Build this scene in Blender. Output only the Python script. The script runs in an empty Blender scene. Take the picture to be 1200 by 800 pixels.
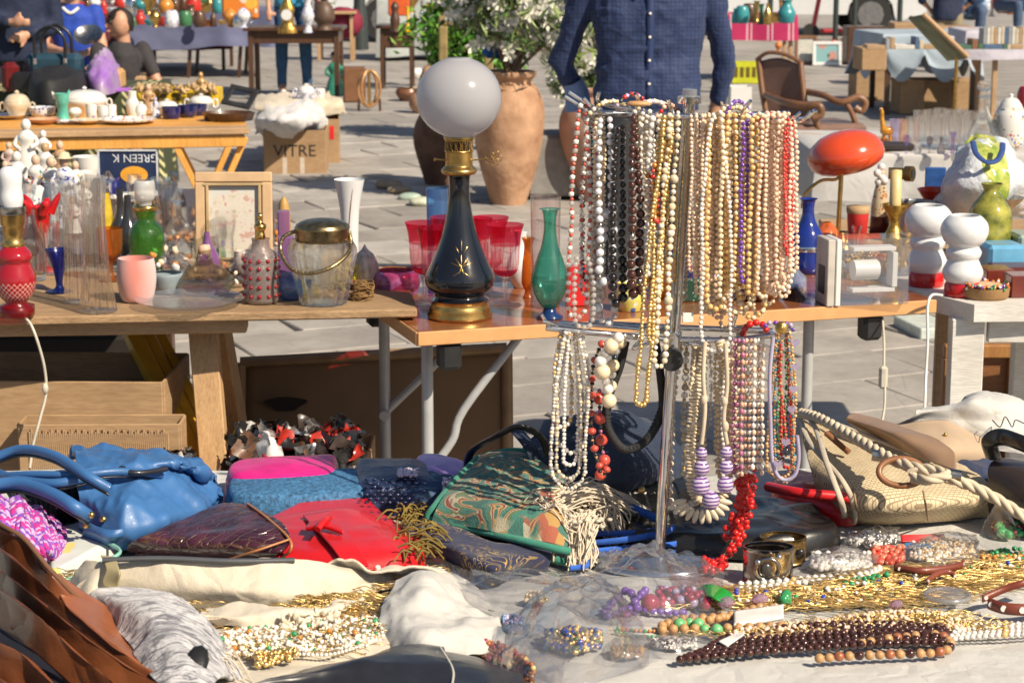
import bpy,bmesh,math,random
import numpy as np
from mathutils import Vector,Matrix
random.seed(7)
RNG=np.random.RandomState(11)
sc=bpy.context.scene
COL=sc.collection
CAM_H=1.70
PITCH=math.radians(11.54)
FPX=2400.0
cam_d=bpy.data.cameras.new('camera')
cam_d.sensor_width=36.0
cam_d.lens=36.0*FPX/1200.0
cam_d.clip_start=.05
cam_d.clip_end=500
cam_d.dof.use_dof=True
cam_d.dof.focus_distance=3.55
cam_d.dof.aperture_fstop=13
cam=bpy.data.objects.new('camera',cam_d)
cam.location=(0,0,CAM_H)
cam.rotation_euler=(math.pi/2-PITCH,0,0)
COL.objects.link(cam)
sc.camera=cam
SUN_EL=math.radians(41)
SUN_AZ=math.radians(47)
w=bpy.data.worlds.new("World")
sc.world=w
w.use_nodes=True
nt=w.node_tree
for n in list(nt.nodes):nt.nodes.remove(n)
wo=nt.nodes.new('ShaderNodeOutputWorld')
bg=nt.nodes.new('ShaderNodeBackground')
sky=nt.nodes.new('ShaderNodeTexSky')
sky.sky_type='NISHITA'
sky.sun_disc=False
sky.sun_elevation=SUN_EL
sky.sun_rotation=math.pi-SUN_AZ
sky.air_density=1.0
sky.dust_density=1.4
bg.inputs[1].default_value=.065
nt.links.new(sky.outputs[0],bg.inputs[0])
nt.links.new(bg.outputs[0],wo.inputs[0])
sun_d=bpy.data.lights.new('sun','SUN')
sun_d.energy=5.0
sun_d.angle=math.radians(.55)
sun_d.color=(1.0,.87,.68)
sun=bpy.data.objects.new('sun',sun_d)
sv=Vector((math.sin(SUN_AZ)*math.cos(SUN_EL),-math.cos(SUN_AZ)*math.cos(SUN_EL),math.sin(SUN_EL)))
sun.rotation_euler=sv.to_track_quat('Z','Y').to_euler()
sun.location=sv*30
COL.objects.link(sun)
sc.view_settings.view_transform='Standard'
sc.view_settings.look='None'
sc.view_settings.gamma=1.0
sc.view_settings.exposure=.34
sc.cycles.max_bounces=10
sc.cycles.transparent_max_bounces=24
sc.cycles.caustics_reflective=False
sc.cycles.caustics_refractive=False
sc.cycles.sample_clamp_indirect=6
CP,SP=math.cos(PITCH),math.sin(PITCH)
def ray(px,py):
 xc=(px-600.0)/FPX;yc=(400.0-py)/FPX
 return Vector((xc,CP+yc*SP,-SP+yc*CP))
def P(px,py,Y):
 r=ray(px,py);d=Y/r.y
 return Vector((r.x*d,Y,CAM_H+r.z*d))
def G(px,py,h):
 r=ray(px,py);d=(h-CAM_H)/r.z
 return Vector((r.x*d,r.y*d,h))
def PM(Y,h):
 return(Y*CP+(CAM_H-h)*SP)/FPX
_perm=RNG.rand(64,64,64)
def vnoise(p):
 i=np.floor(p).astype(int);f=p-i;f=f*f*(3-2*f)
 x0,y0,z0=(i%64).T;x1,y1,z1=((i+1)%64).T
 fx,fy,fz=f.T;g=_perm
 a=g[x0,y0,z0]*(1-fx)+g[x1,y0,z0]*fx
 b=g[x0,y1,z0]*(1-fx)+g[x1,y1,z0]*fx
 c=g[x0,y0,z1]*(1-fx)+g[x1,y0,z1]*fx
 d=g[x0,y1,z1]*(1-fx)+g[x1,y1,z1]*fx
 return((a*(1-fy)+b*fy)*(1-fz)+(c*(1-fy)+d*fy)*fz)*2-1
def fbm(p,oct=3,ridge=False):
 p=np.asarray(p,float);o=np.zeros(len(p));a=1.0
 for k in range(oct):
  n=vnoise(p*(2**k)+k*17.3)
  if ridge:n=1-2*np.abs(n)
  o+=a*n;a*=.5
 return o
def crease(p,sc,seed=0):
 rs=np.random.RandomState(int(seed)+100);p=np.asarray(p,float)*sc;o=np.zeros(len(p));wv=vnoise(p*.45+seed*1.7)
 for i in range(5):
  d=rs.normal(0,1,3);d[2]*=.4;d/=np.linalg.norm(d);f=p@d*(.5+.35*i)+1.1*wv+rs.rand();o+=(1-2*np.abs(f-np.floor(f)-.5))**1.5/(1+.5*i)
 return o/1.6-.9
def crom(pts,n=8,closed=False):
 pts=np.array([list(q)for q in pts],float);m=len(pts);out=[]
 rng=range(m)if closed else range(m-1)
 for i in rng:
  if closed:p0,p1,p2,p3=pts[i-1],pts[i],pts[(i+1)%m],pts[(i+2)%m]
  else:p0,p1,p2,p3=pts[max(i-1,0)],pts[i],pts[i+1],pts[min(i+2,m-1)]
  for k in range(n):
   t=k/n
   out.append(.5*((2*p1)+(-p0+p2)*t+(2*p0-5*p1+4*p2-p3)*t*t+(-p0+3*p1-3*p2+p3)*t**3))
 if not closed:out.append(pts[-1])
 return np.array(out)
def gridi(g,nu,nv):
 g=np.array([[list(q)for q in r]for r in g],float)
 a=np.array([crom(r,nu)for r in g])
 b=np.array([crom(a[:,j],nv)for j in range(a.shape[1])])
 return b.transpose(1,0,2)
def resample(pts,step):
 pts=np.asarray(pts,float);d=np.linalg.norm(np.diff(pts,axis=0),axis=1)
 s=np.concatenate([[0],np.cumsum(d)]);n=max(2,int(s[-1]/step)+1)
 t=np.linspace(0,s[-1],n)
 return np.stack([np.interp(t,s,pts[:,k])for k in range(3)],1)
def _ico(sub):
 bm=bmesh.new();bmesh.ops.create_icosphere(bm,subdivisions=sub,radius=1.0)
 v=np.array([list(x.co)for x in bm.verts]);f=np.array([[q.index for q in x.verts]for x in bm.faces]);bm.free();return v,f
ICO1=_ico(1);ICO2=_ico(2)
def _ico3():return _ico(3)
class MB:
 def __init__(s):s.b=[];s.n=0
 def add(s,v,f,mi=0,smooth=True):
  v=np.asarray([list(q)for q in v]if not isinstance(v,np.ndarray)else v,float)
  if isinstance(f,np.ndarray):fs=[f]
  else:
   by={}
   for q in f:by.setdefault(len(q),[]).append(q)
   fs=[np.array(x)for x in by.values()]
  s.b.append((v,[x+s.n for x in fs],mi,smooth));s.n+=len(v);return s
 def box(s,c,size,rz=.0,bev=.0,mi=0,R=None,smooth=False):
  h=np.array(size,float)/2;e=min(bev,h.min()*.9)
  if R is None:R=Matrix.Rotation(rz,3,'Z')
  R=np.array(R);c=np.array(list(c),float)
  if e<=0:
   v=np.array([[x,y,z]for x in(-1,1)for y in(-1,1)for z in(-1,1)])*h
   f=np.array([[0,1,3,2],[4,6,7,5],[0,4,5,1],[2,3,7,6],[0,2,6,4],[1,5,7,3]])
   return s.add(v@R.T+c,f,mi,smooth)
  vs=[];idx={}
  for sx in(-1,1):
   for sy in(-1,1):
    for sz in(-1,1):
     for a in range(3):
      sg=np.array([sx,sy,sz]);ins=np.array([e,e,e]);ins[a]=0
      idx[(sx,sy,sz,a)]=len(vs);vs.append(sg*(h-ins))
  F=[]
  for a in range(3):
   b,d=[(1,2),(0,2),(0,1)][a]
   for sg in(-1,1):
    q=[]
    for(p1,p2)in((-1,-1),(1,-1),(1,1),(-1,1)):
     k=[0,0,0];k[a]=sg;k[b]=p1;k[d]=p2;q.append(idx[(*k,a)])
    F.append(q)
   for s1 in(-1,1):
    for s2 in(-1,1):
     k1=[0,0,0];k1[a]=-1;k1[b]=s1;k1[d]=s2;k2=list(k1);k2[a]=1
     F.append([idx[(*k1,b)],idx[(*k2,b)],idx[(*k2,d)],idx[(*k1,d)]])
  for sx in(-1,1):
   for sy in(-1,1):
    for sz in(-1,1):F.append([idx[(sx,sy,sz,a)]for a in range(3)])
  vs=np.array(vs)
  for q in F:
   n=np.cross(vs[q[1]]-vs[q[0]],vs[q[2]]-vs[q[0]])
   if np.dot(n,vs[q].mean(0))<0:q.reverse()
  return s.add(vs@R.T+c,F,mi,smooth)
 def lathe(s,prof,c=(0,0,0),seg=24,mi=0,R=None,sx=1,sy=1,flute=0,fa=.0,smooth=True):
  prof=np.array(prof,float);m=len(prof);a=np.linspace(0,2*np.pi,seg,endpoint=False)
  rr=prof[:,0][:,None]*(1+fa*np.cos(flute*a)[None,:]if flute else 1)
  v=np.stack([rr*np.cos(a)[None]*sx,rr*np.sin(a)[None]*sy,np.repeat(prof[:,1][:,None],seg,1)],2).reshape(-1,3)
  if R is not None:v=v@np.array(R).T
  v=v+np.array(list(c))
  i=np.arange(m-1)[:,None]*seg;j=np.arange(seg)[None];j2=(j+1)%seg
  f=np.stack([i+j,i+j2,i+seg+j2,i+seg+j],2).reshape(-1,4)
  return s.add(v,f,mi,smooth)
 def tube(s,pts,r,seg=8,mi=0,closed=False,cap=True,flat=1.0,smooth=True):
  p=np.array([list(q)for q in pts],float);n=len(p)
  r=np.full(n,r,float)if np.isscalar(r)else np.interp(np.linspace(0,1,n),np.linspace(0,1,len(r)),r)
  t=np.roll(p,-1,0)-np.roll(p,1,0)if closed else np.gradient(p,axis=0)
  t/=np.maximum(np.linalg.norm(t,axis=1),1e-9)[:,None]
  up=np.array([0,0,1.0])if abs(t[0][2])<.9 else np.array([1.0,0,0])
  u=np.cross(t[0],up);u/=np.linalg.norm(u);U=[u]
  for i in range(1,n):
   u=U[-1]-t[i]*np.dot(U[-1],t[i]);u/=max(np.linalg.norm(u),1e-9);U.append(u)
  U=np.array(U);W=np.cross(t,U);a=np.linspace(0,2*np.pi,seg,endpoint=False)
  v=(p[:,None]+r[:,None,None]*(np.cos(a)[None,:,None]*U[:,None]+flat*np.sin(a)[None,:,None]*W[:,None])).reshape(-1,3)
  m=n if closed else n-1
  i=np.arange(m)[:,None];j=np.arange(seg)[None];j2=(j+1)%seg;i2=(i+1)%n
  f=np.stack([i*seg+j,i*seg+j2,i2*seg+j2,i2*seg+j],2).reshape(-1,4)
  s.add(v,f,mi,smooth)
  if cap and not closed:s.add(v[:seg],[list(range(seg))[::-1]],mi,smooth);s.add(v[-seg:],[list(range(seg))],mi,smooth)
  return s
 def balls(s,c,r,mi=0,tpl=None,sc3=None,tan=None):
  tv,tf=tpl or ICO1
  c=np.array([list(q)for q in c],float);n=len(c)
  if n==0:return s
  r=np.full(n,r,float)if np.isscalar(r)else np.asarray(r,float)
  V=np.repeat(tv[None],n,0)
  if sc3 is not None:V=V*np.asarray(sc3,float).reshape(-1,1,3)
  if tan is not None:
   t=np.asarray(tan,float);t=t/np.maximum(np.linalg.norm(t,axis=1),1e-9)[:,None]
   ref=np.where(np.abs(t[:,1:2])<.9,np.array([[0,1.0,0]]),np.array([[1.0,0,0]]))
   u=np.cross(ref,t);u/=np.maximum(np.linalg.norm(u,axis=1),1e-9)[:,None];q=np.cross(t,u)
   V=V[:,:,0:1]*u[:,None]+V[:,:,1:2]*q[:,None]+V[:,:,2:3]*t[:,None]
  V=V*r[:,None,None]+c[:,None]
  f=(tf[None]+(np.arange(n)*len(tv))[:,None,None]).reshape(-1,tf.shape[1])
  return s.add(V.reshape(-1,3),f,mi)
 def surf(s,g,mi=0,thick=.0,smooth=True,flip=False):
  n,m,_=g.shape
  i=np.arange(n-1)[:,None];j=np.arange(m-1)[None]
  f=np.stack([i*m+j,i*m+j+1,(i+1)*m+j+1,(i+1)*m+j],2).reshape(-1,4)
  if flip:f=f[:,::-1]
  V=g.reshape(-1,3)
  if thick:
   du=np.gradient(g,axis=1);dv=np.gradient(g,axis=0);nn=np.cross(du,dv)
   nn/=np.maximum(np.linalg.norm(nn,axis=2),1e-9)[...,None]
   B=(g-nn*thick).reshape(-1,3);k=n*m
   ring=list(range(m))+[r*m+m-1 for r in range(1,n)]+[(n-1)*m+q for q in range(m-2,-1,-1)]+[r*m for r in range(n-2,0,-1)]
   ring=np.array(ring);r2=np.roll(ring,-1)
   side=np.stack([ring,ring+k,r2+k,r2],1)
   return s.add(np.concatenate([V,B]),np.concatenate([f,f[:,::-1]+k,side]),mi,smooth)
  return s.add(V,f,mi,smooth)
 def prism(s,poly,a,b,mi=0,smooth=False):
  p=np.array([list(q)for q in poly],float);d=np.array(list(b),float)-np.array(list(a),float);n=len(p)
  f=[list(range(n))[::-1],list(range(n,2*n))]+[[i,(i+1)%n,(i+1)%n+n,i+n]for i in range(n)]
  return s.add(np.concatenate([p,p+d]),f,mi,smooth)
 def xf(s,R=None,t=(0,0,0)):
  s.b=[((v@np.array(R).T if R is not None else v)+np.array(list(t)),f,mi,sm)for v,f,mi,sm in s.b];return s
 def verts(s):return np.concatenate([x[0]for x in s.b])
 def mesh(s,name,mats,org=(0,0,0)):
  V=s.verts()-np.array(list(org));lt=[];li=[];mi=[];sm=[]
  for v,fs,m,smooth in s.b:
   for f in fs:
    li.append(f.reshape(-1));lt.append(np.full(len(f),f.shape[1]));mi.append(np.full(len(f),m));sm.append(np.full(len(f),smooth))
  li=np.concatenate(li);lt=np.concatenate(lt);mi=np.concatenate(mi);sm=np.concatenate(sm)
  me=bpy.data.meshes.new(name)
  me.vertices.add(len(V));me.vertices.foreach_set('co',V.reshape(-1).astype(np.float32))
  me.loops.add(len(li));me.loops.foreach_set('vertex_index',li.astype(np.int32))
  me.polygons.add(len(lt));me.polygons.foreach_set('loop_start',(np.cumsum(lt)-lt).astype(np.int32));me.polygons.foreach_set('loop_total',lt.astype(np.int32))
  me.polygons.foreach_set('material_index',mi.astype(np.int32));me.polygons.foreach_set('use_smooth',sm.astype(bool))
  if not isinstance(mats,(list,tuple)):mats=[mats]
  for m in mats:me.materials.append(m)
  me.update(calc_edges=True);return me
ORG={}
def tag(o,label,cat,group=None):
 o['label']=label;o['category']=cat
 if len(label.split())>16:print('LONG',len(label.split()),label)
 if group:o['group']=group
 return o
def thing(name,label,cat,loc,group=None,rz=.0,local=False):
 o=bpy.data.objects.new(name,None);o.empty_display_size=.05;COL.objects.link(o)
 o.location=loc;o.rotation_euler=(0,0,rz);tag(o,label,cat,group)
 ORG[o.name]=Vector((0,0,0))if local else Vector(loc)
 return o
def part(name,mb,mats,parent,label=None,kind=None):
 o=bpy.data.objects.new(name,mb.mesh(name,mats,ORG[parent.name]));COL.objects.link(o);o.parent=parent
 ORG[o.name]=ORG[parent.name]
 if label:o['label']=label
 if kind:o['kind']=kind
 return o
def solo(name,mb,mats,label,cat,group=None,kind=None,local=None):
 if local is None:
  V=mb.verts();lo=V.min(0);hi=V.max(0);org=Vector(((lo[0]+hi[0])/2,(lo[1]+hi[1])/2,lo[2]))
 else:org=Vector((0,0,0))
 o=bpy.data.objects.new(name,mb.mesh(name,mats,org));COL.objects.link(o)
 o.location=org if local is None else local
 tag(o,label,cat,group);ORG[o.name]=org
 if kind:o['kind']=kind
 return o
def struct(name,mb,mats,org=(0,0,0)):
 o=bpy.data.objects.new(name,mb.mesh(name,mats,org));COL.objects.link(o);o.location=org
 o['kind']='structure';ORG[o.name]=Vector(org);return o
def copytree(o,loc=None,rz=None,label=None,scale=None,parent=None):
 c=o.copy();COL.objects.link(c)
 if parent is not None:c.parent=parent
 if loc is not None:c.location=loc
 if rz is not None:c.rotation_euler=(0,0,rz)
 if label:c['label']=label
 if scale:c.scale=scale if hasattr(scale,'__len__')else(scale,)*3
 for ch in list(o.children):copytree(ch,parent=c)
 return c
MC={}
def hexc(c):return tuple(c)+(1.0,)if len(c)==3 else tuple(c)
class NT:
 def __init__(s,name):
  s.m=bpy.data.materials.new(name);s.m.use_nodes=True;s.t=s.m.node_tree
  for n in list(s.t.nodes):s.t.nodes.remove(n)
  s.out=s.n('ShaderNodeOutputMaterial')
 def n(s,typ,**kw):
  x=s.t.nodes.new(typ)
  for k,v in kw.items():setattr(x,k,v)
  return x
 def l(s,a,b):s.t.links.new(a,b)
 def noise(s,scale,detail=4,co=None,rough=.55,stretch=None,dist=.0):
  if co is None:co=s.co()
  if stretch:mp=s.n('ShaderNodeMapping');mp.inputs['Scale'].default_value=stretch;s.l(co,mp.inputs[0]);co=mp.outputs[0]
  x=s.n('ShaderNodeTexNoise');x.inputs['Scale'].default_value=scale;x.inputs['Detail'].default_value=detail
  x.inputs['Roughness'].default_value=rough;x.inputs['Distortion'].default_value=dist;s.l(co,x.inputs['Vector']);return x.outputs['Fac']
 def co(s):
  if not hasattr(s,'_c'):s._c=s.n('ShaderNodeTexCoord')
  return s._c.outputs['Object']
 def gen(s):s.co();return s._c.outputs['Generated']
 def ramp(s,fac,stops,interp='LINEAR'):
  r=s.n('ShaderNodeValToRGB');r.color_ramp.interpolation=interp;e=r.color_ramp.elements
  while len(e)<len(stops):e.new(.5)
  for i,(p,c)in enumerate(stops):e[i].position=p;e[i].color=hexc(c)
  s.l(fac,r.inputs[0]);return r.outputs[0]
 def mix(s,fac,a,b,mode='MIX'):
  x=s.n('ShaderNodeMix',data_type='RGBA',blend_type=mode)
  for sock,v in((x.inputs[0],fac),(x.inputs[6],a),(x.inputs[7],b)):
   if isinstance(v,(int,float)):sock.default_value=v
   elif isinstance(v,tuple):sock.default_value=hexc(v)
   else:s.l(v,sock)
  return x.outputs[2]
 def math(s,op,a,b=.0):
  x=s.n('ShaderNodeMath',operation=op)
  for k,v in((0,a),(1,b)):
   if isinstance(v,(int,float)):x.inputs[k].default_value=v
   else:s.l(v,x.inputs[k])
  return x.outputs[0]
 def bump(s,h,strength=.3,dist=.002):
  b=s.n('ShaderNodeBump');b.inputs['Strength'].default_value=strength;b.inputs['Distance'].default_value=dist
  s.l(h,b.inputs['Height']);return b.outputs[0]
 def pbr(s,col,rough=.5,metal=.0,nrm=None,coat=.0,sheen=.0,sss=.0,spec=.5):
  p=s.n('ShaderNodeBsdfPrincipled')
  for sock,v in((p.inputs['Base Color'],col),(p.inputs['Roughness'],rough),(p.inputs['Metallic'],metal)):
   if isinstance(v,(int,float)):sock.default_value=v
   elif isinstance(v,tuple):sock.default_value=hexc(v)
   else:s.l(v,sock)
  p.inputs['Coat Weight'].default_value=coat;p.inputs['Coat Roughness'].default_value=.06
  p.inputs['Sheen Weight'].default_value=sheen;p.inputs['Specular IOR Level'].default_value=spec
  if sss:p.inputs['Subsurface Weight'].default_value=sss;p.inputs['Subsurface Radius'].default_value=(.01,.006,.004)
  if nrm is not None:s.l(nrm,p.inputs['Normal'])
  s.l(p.outputs[0],s.out.inputs[0]);s.p=p;return s.m
def mul(c,k):return tuple(min(1.0,x*k)for x in c[:3])
def M(name,col,rough=.5,metal=.0,var=.18,vs=18,bump=.0,bs=60,dist=.002,coat=.0,sheen=.0,sss=.0,col2=None,stretch=None,rvar=.1,spec=.5):
 if name in MC:return MC[name]
 k=NT(name);f=k.noise(vs,5,stretch=stretch)
 c=k.ramp(f,[(.3,mul(col,1-var)),(.7,col2 or mul(col,1+var))])
 r=k.math('ADD',k.math('MULTIPLY',k.noise(vs*2.3,3),rvar*2),rough-rvar)
 nr=k.bump(k.noise(bs,4,stretch=stretch),bump,dist)if bump else None
 MC[name]=k.pbr(c,r,metal,nr,coat,sheen,sss,spec);return MC[name]
def glass(name,tint,edge=None,lo=.05,hi=.75,rough=.04,bump=.0,bs=60,body=.0,bodycol=None,pw=3.0):
 """thin-walled glass: tinted see-through, reflecting more and staining deeper towards its rim"""
 if name in MC:return MC[name]
 k=NT(name);lw=k.n('ShaderNodeLayerWeight');lw.inputs[0].default_value=.5
 nr=None
 if bump:
  nr=k.bump(k.noise(bs,3),bump,.004);k.l(nr,lw.inputs['Normal'])
 fc=lw.outputs['Facing']
 tr=k.n('ShaderNodeBsdfTransparent');k.l(k.mix(k.math('POWER',fc,2.0),tint,edge or mul(tint,.75)),tr.inputs[0])
 gl=k.n('ShaderNodeBsdfGlossy');gl.inputs['Roughness'].default_value=rough
 if nr is not None:k.l(nr,gl.inputs['Normal'])
 fac=k.math('ADD',k.math('MULTIPLY',k.math('POWER',fc,pw),hi-lo),lo)
 mx=k.n('ShaderNodeMixShader');k.l(fac,mx.inputs[0]);k.l(tr.outputs[0],mx.inputs[1]);k.l(gl.outputs[0],mx.inputs[2])
 if body:
  df=k.n('ShaderNodeBsdfPrincipled');df.inputs['Base Color'].default_value=hexc(bodycol or tint);df.inputs['Roughness'].default_value=.25
  m2=k.n('ShaderNodeMixShader');m2.inputs[0].default_value=body;k.l(mx.outputs[0],m2.inputs[1]);k.l(df.outputs[0],m2.inputs[2]);mx=m2
 k.l(mx.outputs[0],k.out.inputs[0]);MC[name]=k.m;return k.m
def wood(name,a,b,rough=.55,scale=6,stretch=(1,12,12),coat=.0,bump=.25,rand=False):
 if name in MC:return MC[name]
 k=NT(name);co=k.co()
 f=k.noise(scale,6,co,.65,stretch,.6);g=k.noise(scale*6,3,co,.5,stretch)
 c=k.ramp(f,[(.28,a),(.5,tuple((x+y)/2 for x,y in zip(a,b))),(.72,b)])
 c=k.mix(.35,c,k.ramp(g,[(.35,mul(a,.7)),(.6,b)]),'MIX')
 st=k.ramp(k.noise(3.1,4,co),[(.45,(1,1,1)),(.75,(.72,.7,.68))])
 c=k.mix(1.0,c,st,'MULTIPLY')
 MC[name]=k.pbr(c,k.math('ADD',k.math('MULTIPLY',f,.25),rough-.12),0,k.bump(g,bump,.002),coat);return MC[name]
def fabric(name,col,rough=.9,weave=900,amt=.25,var=.14,vs=7,sheen=.15,stain=None):
 if name in MC:return MC[name]
 k=NT(name);co=k.co()
 wv=k.n('ShaderNodeTexVoronoi');wv.inputs['Scale'].default_value=weave;k.l(co,wv.inputs['Vector'])
 c=k.ramp(k.noise(vs,5),[(.3,mul(col,1-var)),(.7,mul(col,1+var))])
 if stain:c=k.mix(k.ramp(k.noise(vs*1.7,5,rough=.7),[(.55,(0,0,0)),(.75,(.5,.5,.5))]),c,stain)
 h=k.math('ADD',k.math('MULTIPLY',wv.outputs['Distance'],.3),k.noise(vs*9,4))
 vc=k.n('ShaderNodeTexVoronoi',feature='DISTANCE_TO_EDGE');vc.inputs['Scale'].default_value=vs*1.9;dm=k.n('ShaderNodeMix',data_type='VECTOR');dm.inputs[0].default_value=.12
 nc=k.n('ShaderNodeTexNoise');nc.inputs['Scale'].default_value=vs;k.l(co,nc.inputs[0]);k.l(co,dm.inputs[4]);k.l(nc.outputs['Color'],dm.inputs[5]);k.l(dm.outputs[1],vc.inputs['Vector'])
 h=k.math('ADD',h,k.math('MULTIPLY',k.math('MINIMUM',vc.outputs['Distance'],.25),5.0))
 MC[name]=k.pbr(c,rough,0,k.bump(h,amt,.004),0,sheen);return MC[name]
 # GROUND
def ground_mat():
 k=NT('paved_ground');co=k.co()
 mp=k.n('ShaderNodeMapping');mp.inputs['Rotation'].default_value=(0,0,math.radians(-24));k.l(co,mp.inputs[0])
 br=k.n('ShaderNodeTexBrick');br.inputs['Scale'].default_value=1.0;br.inputs['Brick Width'].default_value=.66;br.inputs['Row Height'].default_value=.44
 br.inputs['Mortar Size'].default_value=.012;br.inputs['Color1'].default_value=(.31,.29,.27,1);br.inputs['Color2'].default_value=(.40,.375,.35,1);br.inputs['Mortar'].default_value=(.13,.12,.11,1)
 k.l(mp.outputs[0],br.inputs[0])
 c=k.mix(1.0,br.outputs[0],k.ramp(k.noise(1.2,6),[(.3,(.8,.79,.78)),(.7,(1.05,1.04,1.03))]),'MULTIPLY')
 return k.pbr(c,.8)
def slab_mat():
 k=NT('worn_slab');co=k.co();oi=k.n('ShaderNodeObjectInfo')
 ge=k.n('ShaderNodeNewGeometry')
 c=k.ramp(oi.outputs['Random'],[(0,(.31,.29,.27)),(.5,(.40,.375,.345)),(1,(.46,.435,.41))])
 c=k.mix(1.0,c,k.ramp(k.noise(4,7,ge.outputs['Position'],.65),[(.3,(.72,.7,.68)),(.6,(1.02,1.01,1))]),'MULTIPLY')
 c=k.mix(k.ramp(k.noise(1.1,6,ge.outputs['Position'],.7),[(.48,(0,0,0)),(.68,(.6,.6,.6))]),c,(.23,.21,.2))
 vo=k.n('ShaderNodeTexVoronoi',feature='DISTANCE_TO_EDGE');vo.inputs['Scale'].default_value=2.1;k.l(ge.outputs['Position'],vo.inputs['Vector'])
 c=k.mix(k.ramp(vo.outputs['Distance'],[(0,(.35,.35,.35)),(.008,(0,0,0))]),c,(.12,.11,.1))
 return k.pbr(c,.78,0,k.bump(k.noise(22,5,ge.outputs['Position']),.5,.006))
mb=MB();mb.add([(-120,-3,-.03),(120,-3,-.03),(120,160,-.03),(-120,160,-.03)],[[0,1,2,3]],smooth=False)
ground=struct('ground',mb,M('joint_earth',(.15,.135,.12),.95,bump=.5,bs=40))
SM=slab_mat()
variants=[]
for v in range(8):
 b=MB();W,D=.66-.009,.44-.009
 b.box((0,0,-.012),(W,D,.04),bev=.005)
 V,F,mi,sm=b.b[0];V=V.copy()
 V[:,0]+=RNG.uniform(-.010,.010)*np.sign(V[:,1]);V[:,1]+=RNG.uniform(-.008,.008)*np.sign(V[:,0]);V[:,2]+=V[:,0]*RNG.uniform(-.006,.006)
 b.b[0]=(V,F,mi,sm);variants.append(b.mesh('paving_slab',SM))
ca,sa=math.cos(math.radians(24)),math.sin(math.radians(24))
cand=[]
for r in range(-60,80):
 for c in range(-60,60):
  u=(c+(.5 if r%2 else 0))*.66;vv=r*.44
  x=u*ca-vv*sa;y=u*sa+vv*ca
  if 5.0<y<17.5 and abs(x)<.27*y+.25:cand.append((y,x))
cand.sort();cand=cand[:300]
YS=cand[-1][0]
for i,(y,x)in enumerate(cand):
 o=bpy.data.objects.new('paving_slab',variants[i%8]);COL.objects.link(o);o.parent=ground
 o.location=(x,y,RNG.uniform(-.003,.003));o.rotation_euler=(RNG.uniform(-.004,.004),RNG.uniform(-.004,.004),math.radians(24)+(math.pi if RNG.rand()>.5 else 0))
mb=MB()
for(x0,y0,x1,y1)in((-120,YS+.1,120,160),):mb.add([(x0,y0,-.004),(x1,y0,-.004),(x1,y1,-.004),(x0,y1,-.004)],[[0,1,2,3]],smooth=False)
for(x0,y0,x1,y1)in((-120,-3,120,4.9),):mb.add([(x0,y0,-.006),(x1,y0,-.006),(x1,y1,-.006),(x0,y1,-.006)],[[0,1,2,3]],smooth=False)
struct('square_paving',mb,ground_mat())
# TABLE HELPERS
def frame2(A,B):
 d=Vector((B.x-A.x,B.y-A.y,0));L=d.length;d.normalize();return d,Vector((-d.y,d.x,0)),L,math.atan2(d.y,d.x)
def obox(mb,A,B,depth,th,bev=.003,mi=0,off=.0):
 d,n,L,rz=frame2(A,B);c=Vector(A)+d*L/2+n*(depth/2+off);c.z=A.z-th/2
 mb.box(c,(L,depth,th),rz,bev,mi);return d,n,L,rz
def leg(mb,a,b,w,d=None,mi=0,bev=.003,rz=0):
 """square-section bar from a to b"""
 a=Vector(a);b=Vector(b);v=b-a;q=v.to_track_quat('Z','Y').to_matrix()@Matrix.Rotation(rz,3,'Z')
 mb.box((a+b)/2,(w,d or w,v.length),0,bev,mi,R=q)
def tube(a,b,r,seg=12,mi=0):return MB().tube([a,(Vector(a)+Vector(b))/2,b],r,seg,mi)
def draped(label,A,B,depth,h,drop,mat,amp=.02,freq=14,seed=0,group=None,over=.015,cat='tablecloth',name='tablecloth',dropf=None,sag=.0):
 d,n,L,rz=frame2(A,B);A=Vector((A.x,A.y,h));rs=np.random.RandomState(seed)
 o=over;cr=.03
 loop=[]
 def seg(p,q,k):
  for i in range(k):loop.append(Vector(p).lerp(Vector(q),i/k))
 c0=A-d*o-n*o;c1=A+d*(L+o)-n*o;c2=c1+n*(depth+2*o);c3=c0+n*(depth+2*o)
 k1=max(8,int(L/.02));k2=max(6,int(depth/.03))
 seg(c0,c1,k1);seg(c1,c2,k2);seg(c2,c3,k1);seg(c3,c0,k2)
 Lp=np.array([list(q)for q in loop]);N=len(Lp);cen=Lp.mean(0)
 t=np.roll(Lp,-1,0)-np.roll(Lp,1,0);out=np.stack([t[:,1],-t[:,0],t[:,2]*0],1);out/=np.linalg.norm(out,axis=1)[:,None]
 s=np.arange(N)/N*(2*L+2*depth)
 nz=np.stack([s*freq/3,np.full(N,seed*3.1),np.zeros(N)],1)
 rows=[]
 for f in(.0,.45,.7,.9,1.0):
  rr=cen+(Lp-cen)*f;rr[:,2]=h+.004*fbm(rr*9+seed,2)*(1 if f<1 else .3)-sag*0;rows.append(rr)
 for j,q in enumerate(np.linspace(.04,1,14)):
  dr=drop*(1+.06*fbm(nz*.7,2))if dropf is None else np.array([dropf(v/(2*L+2*depth))for v in s])*drop
  w=amp*(q**.7)*(np.sin(s*freq+3*fbm(nz*.4,2))*.7+fbm(nz+[0,0,j*.15],2)*.7)
  rr=Lp+out*(w+.006+.02*q)[:,None];rr[:,2]=h-dr*q-.006;rows.append(rr)
 g=np.array(rows);g=np.concatenate([g,g[:,:1]],1)
 m=MB().surf(g,0)
 return solo(name,m,mat,label,cat,group)
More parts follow.
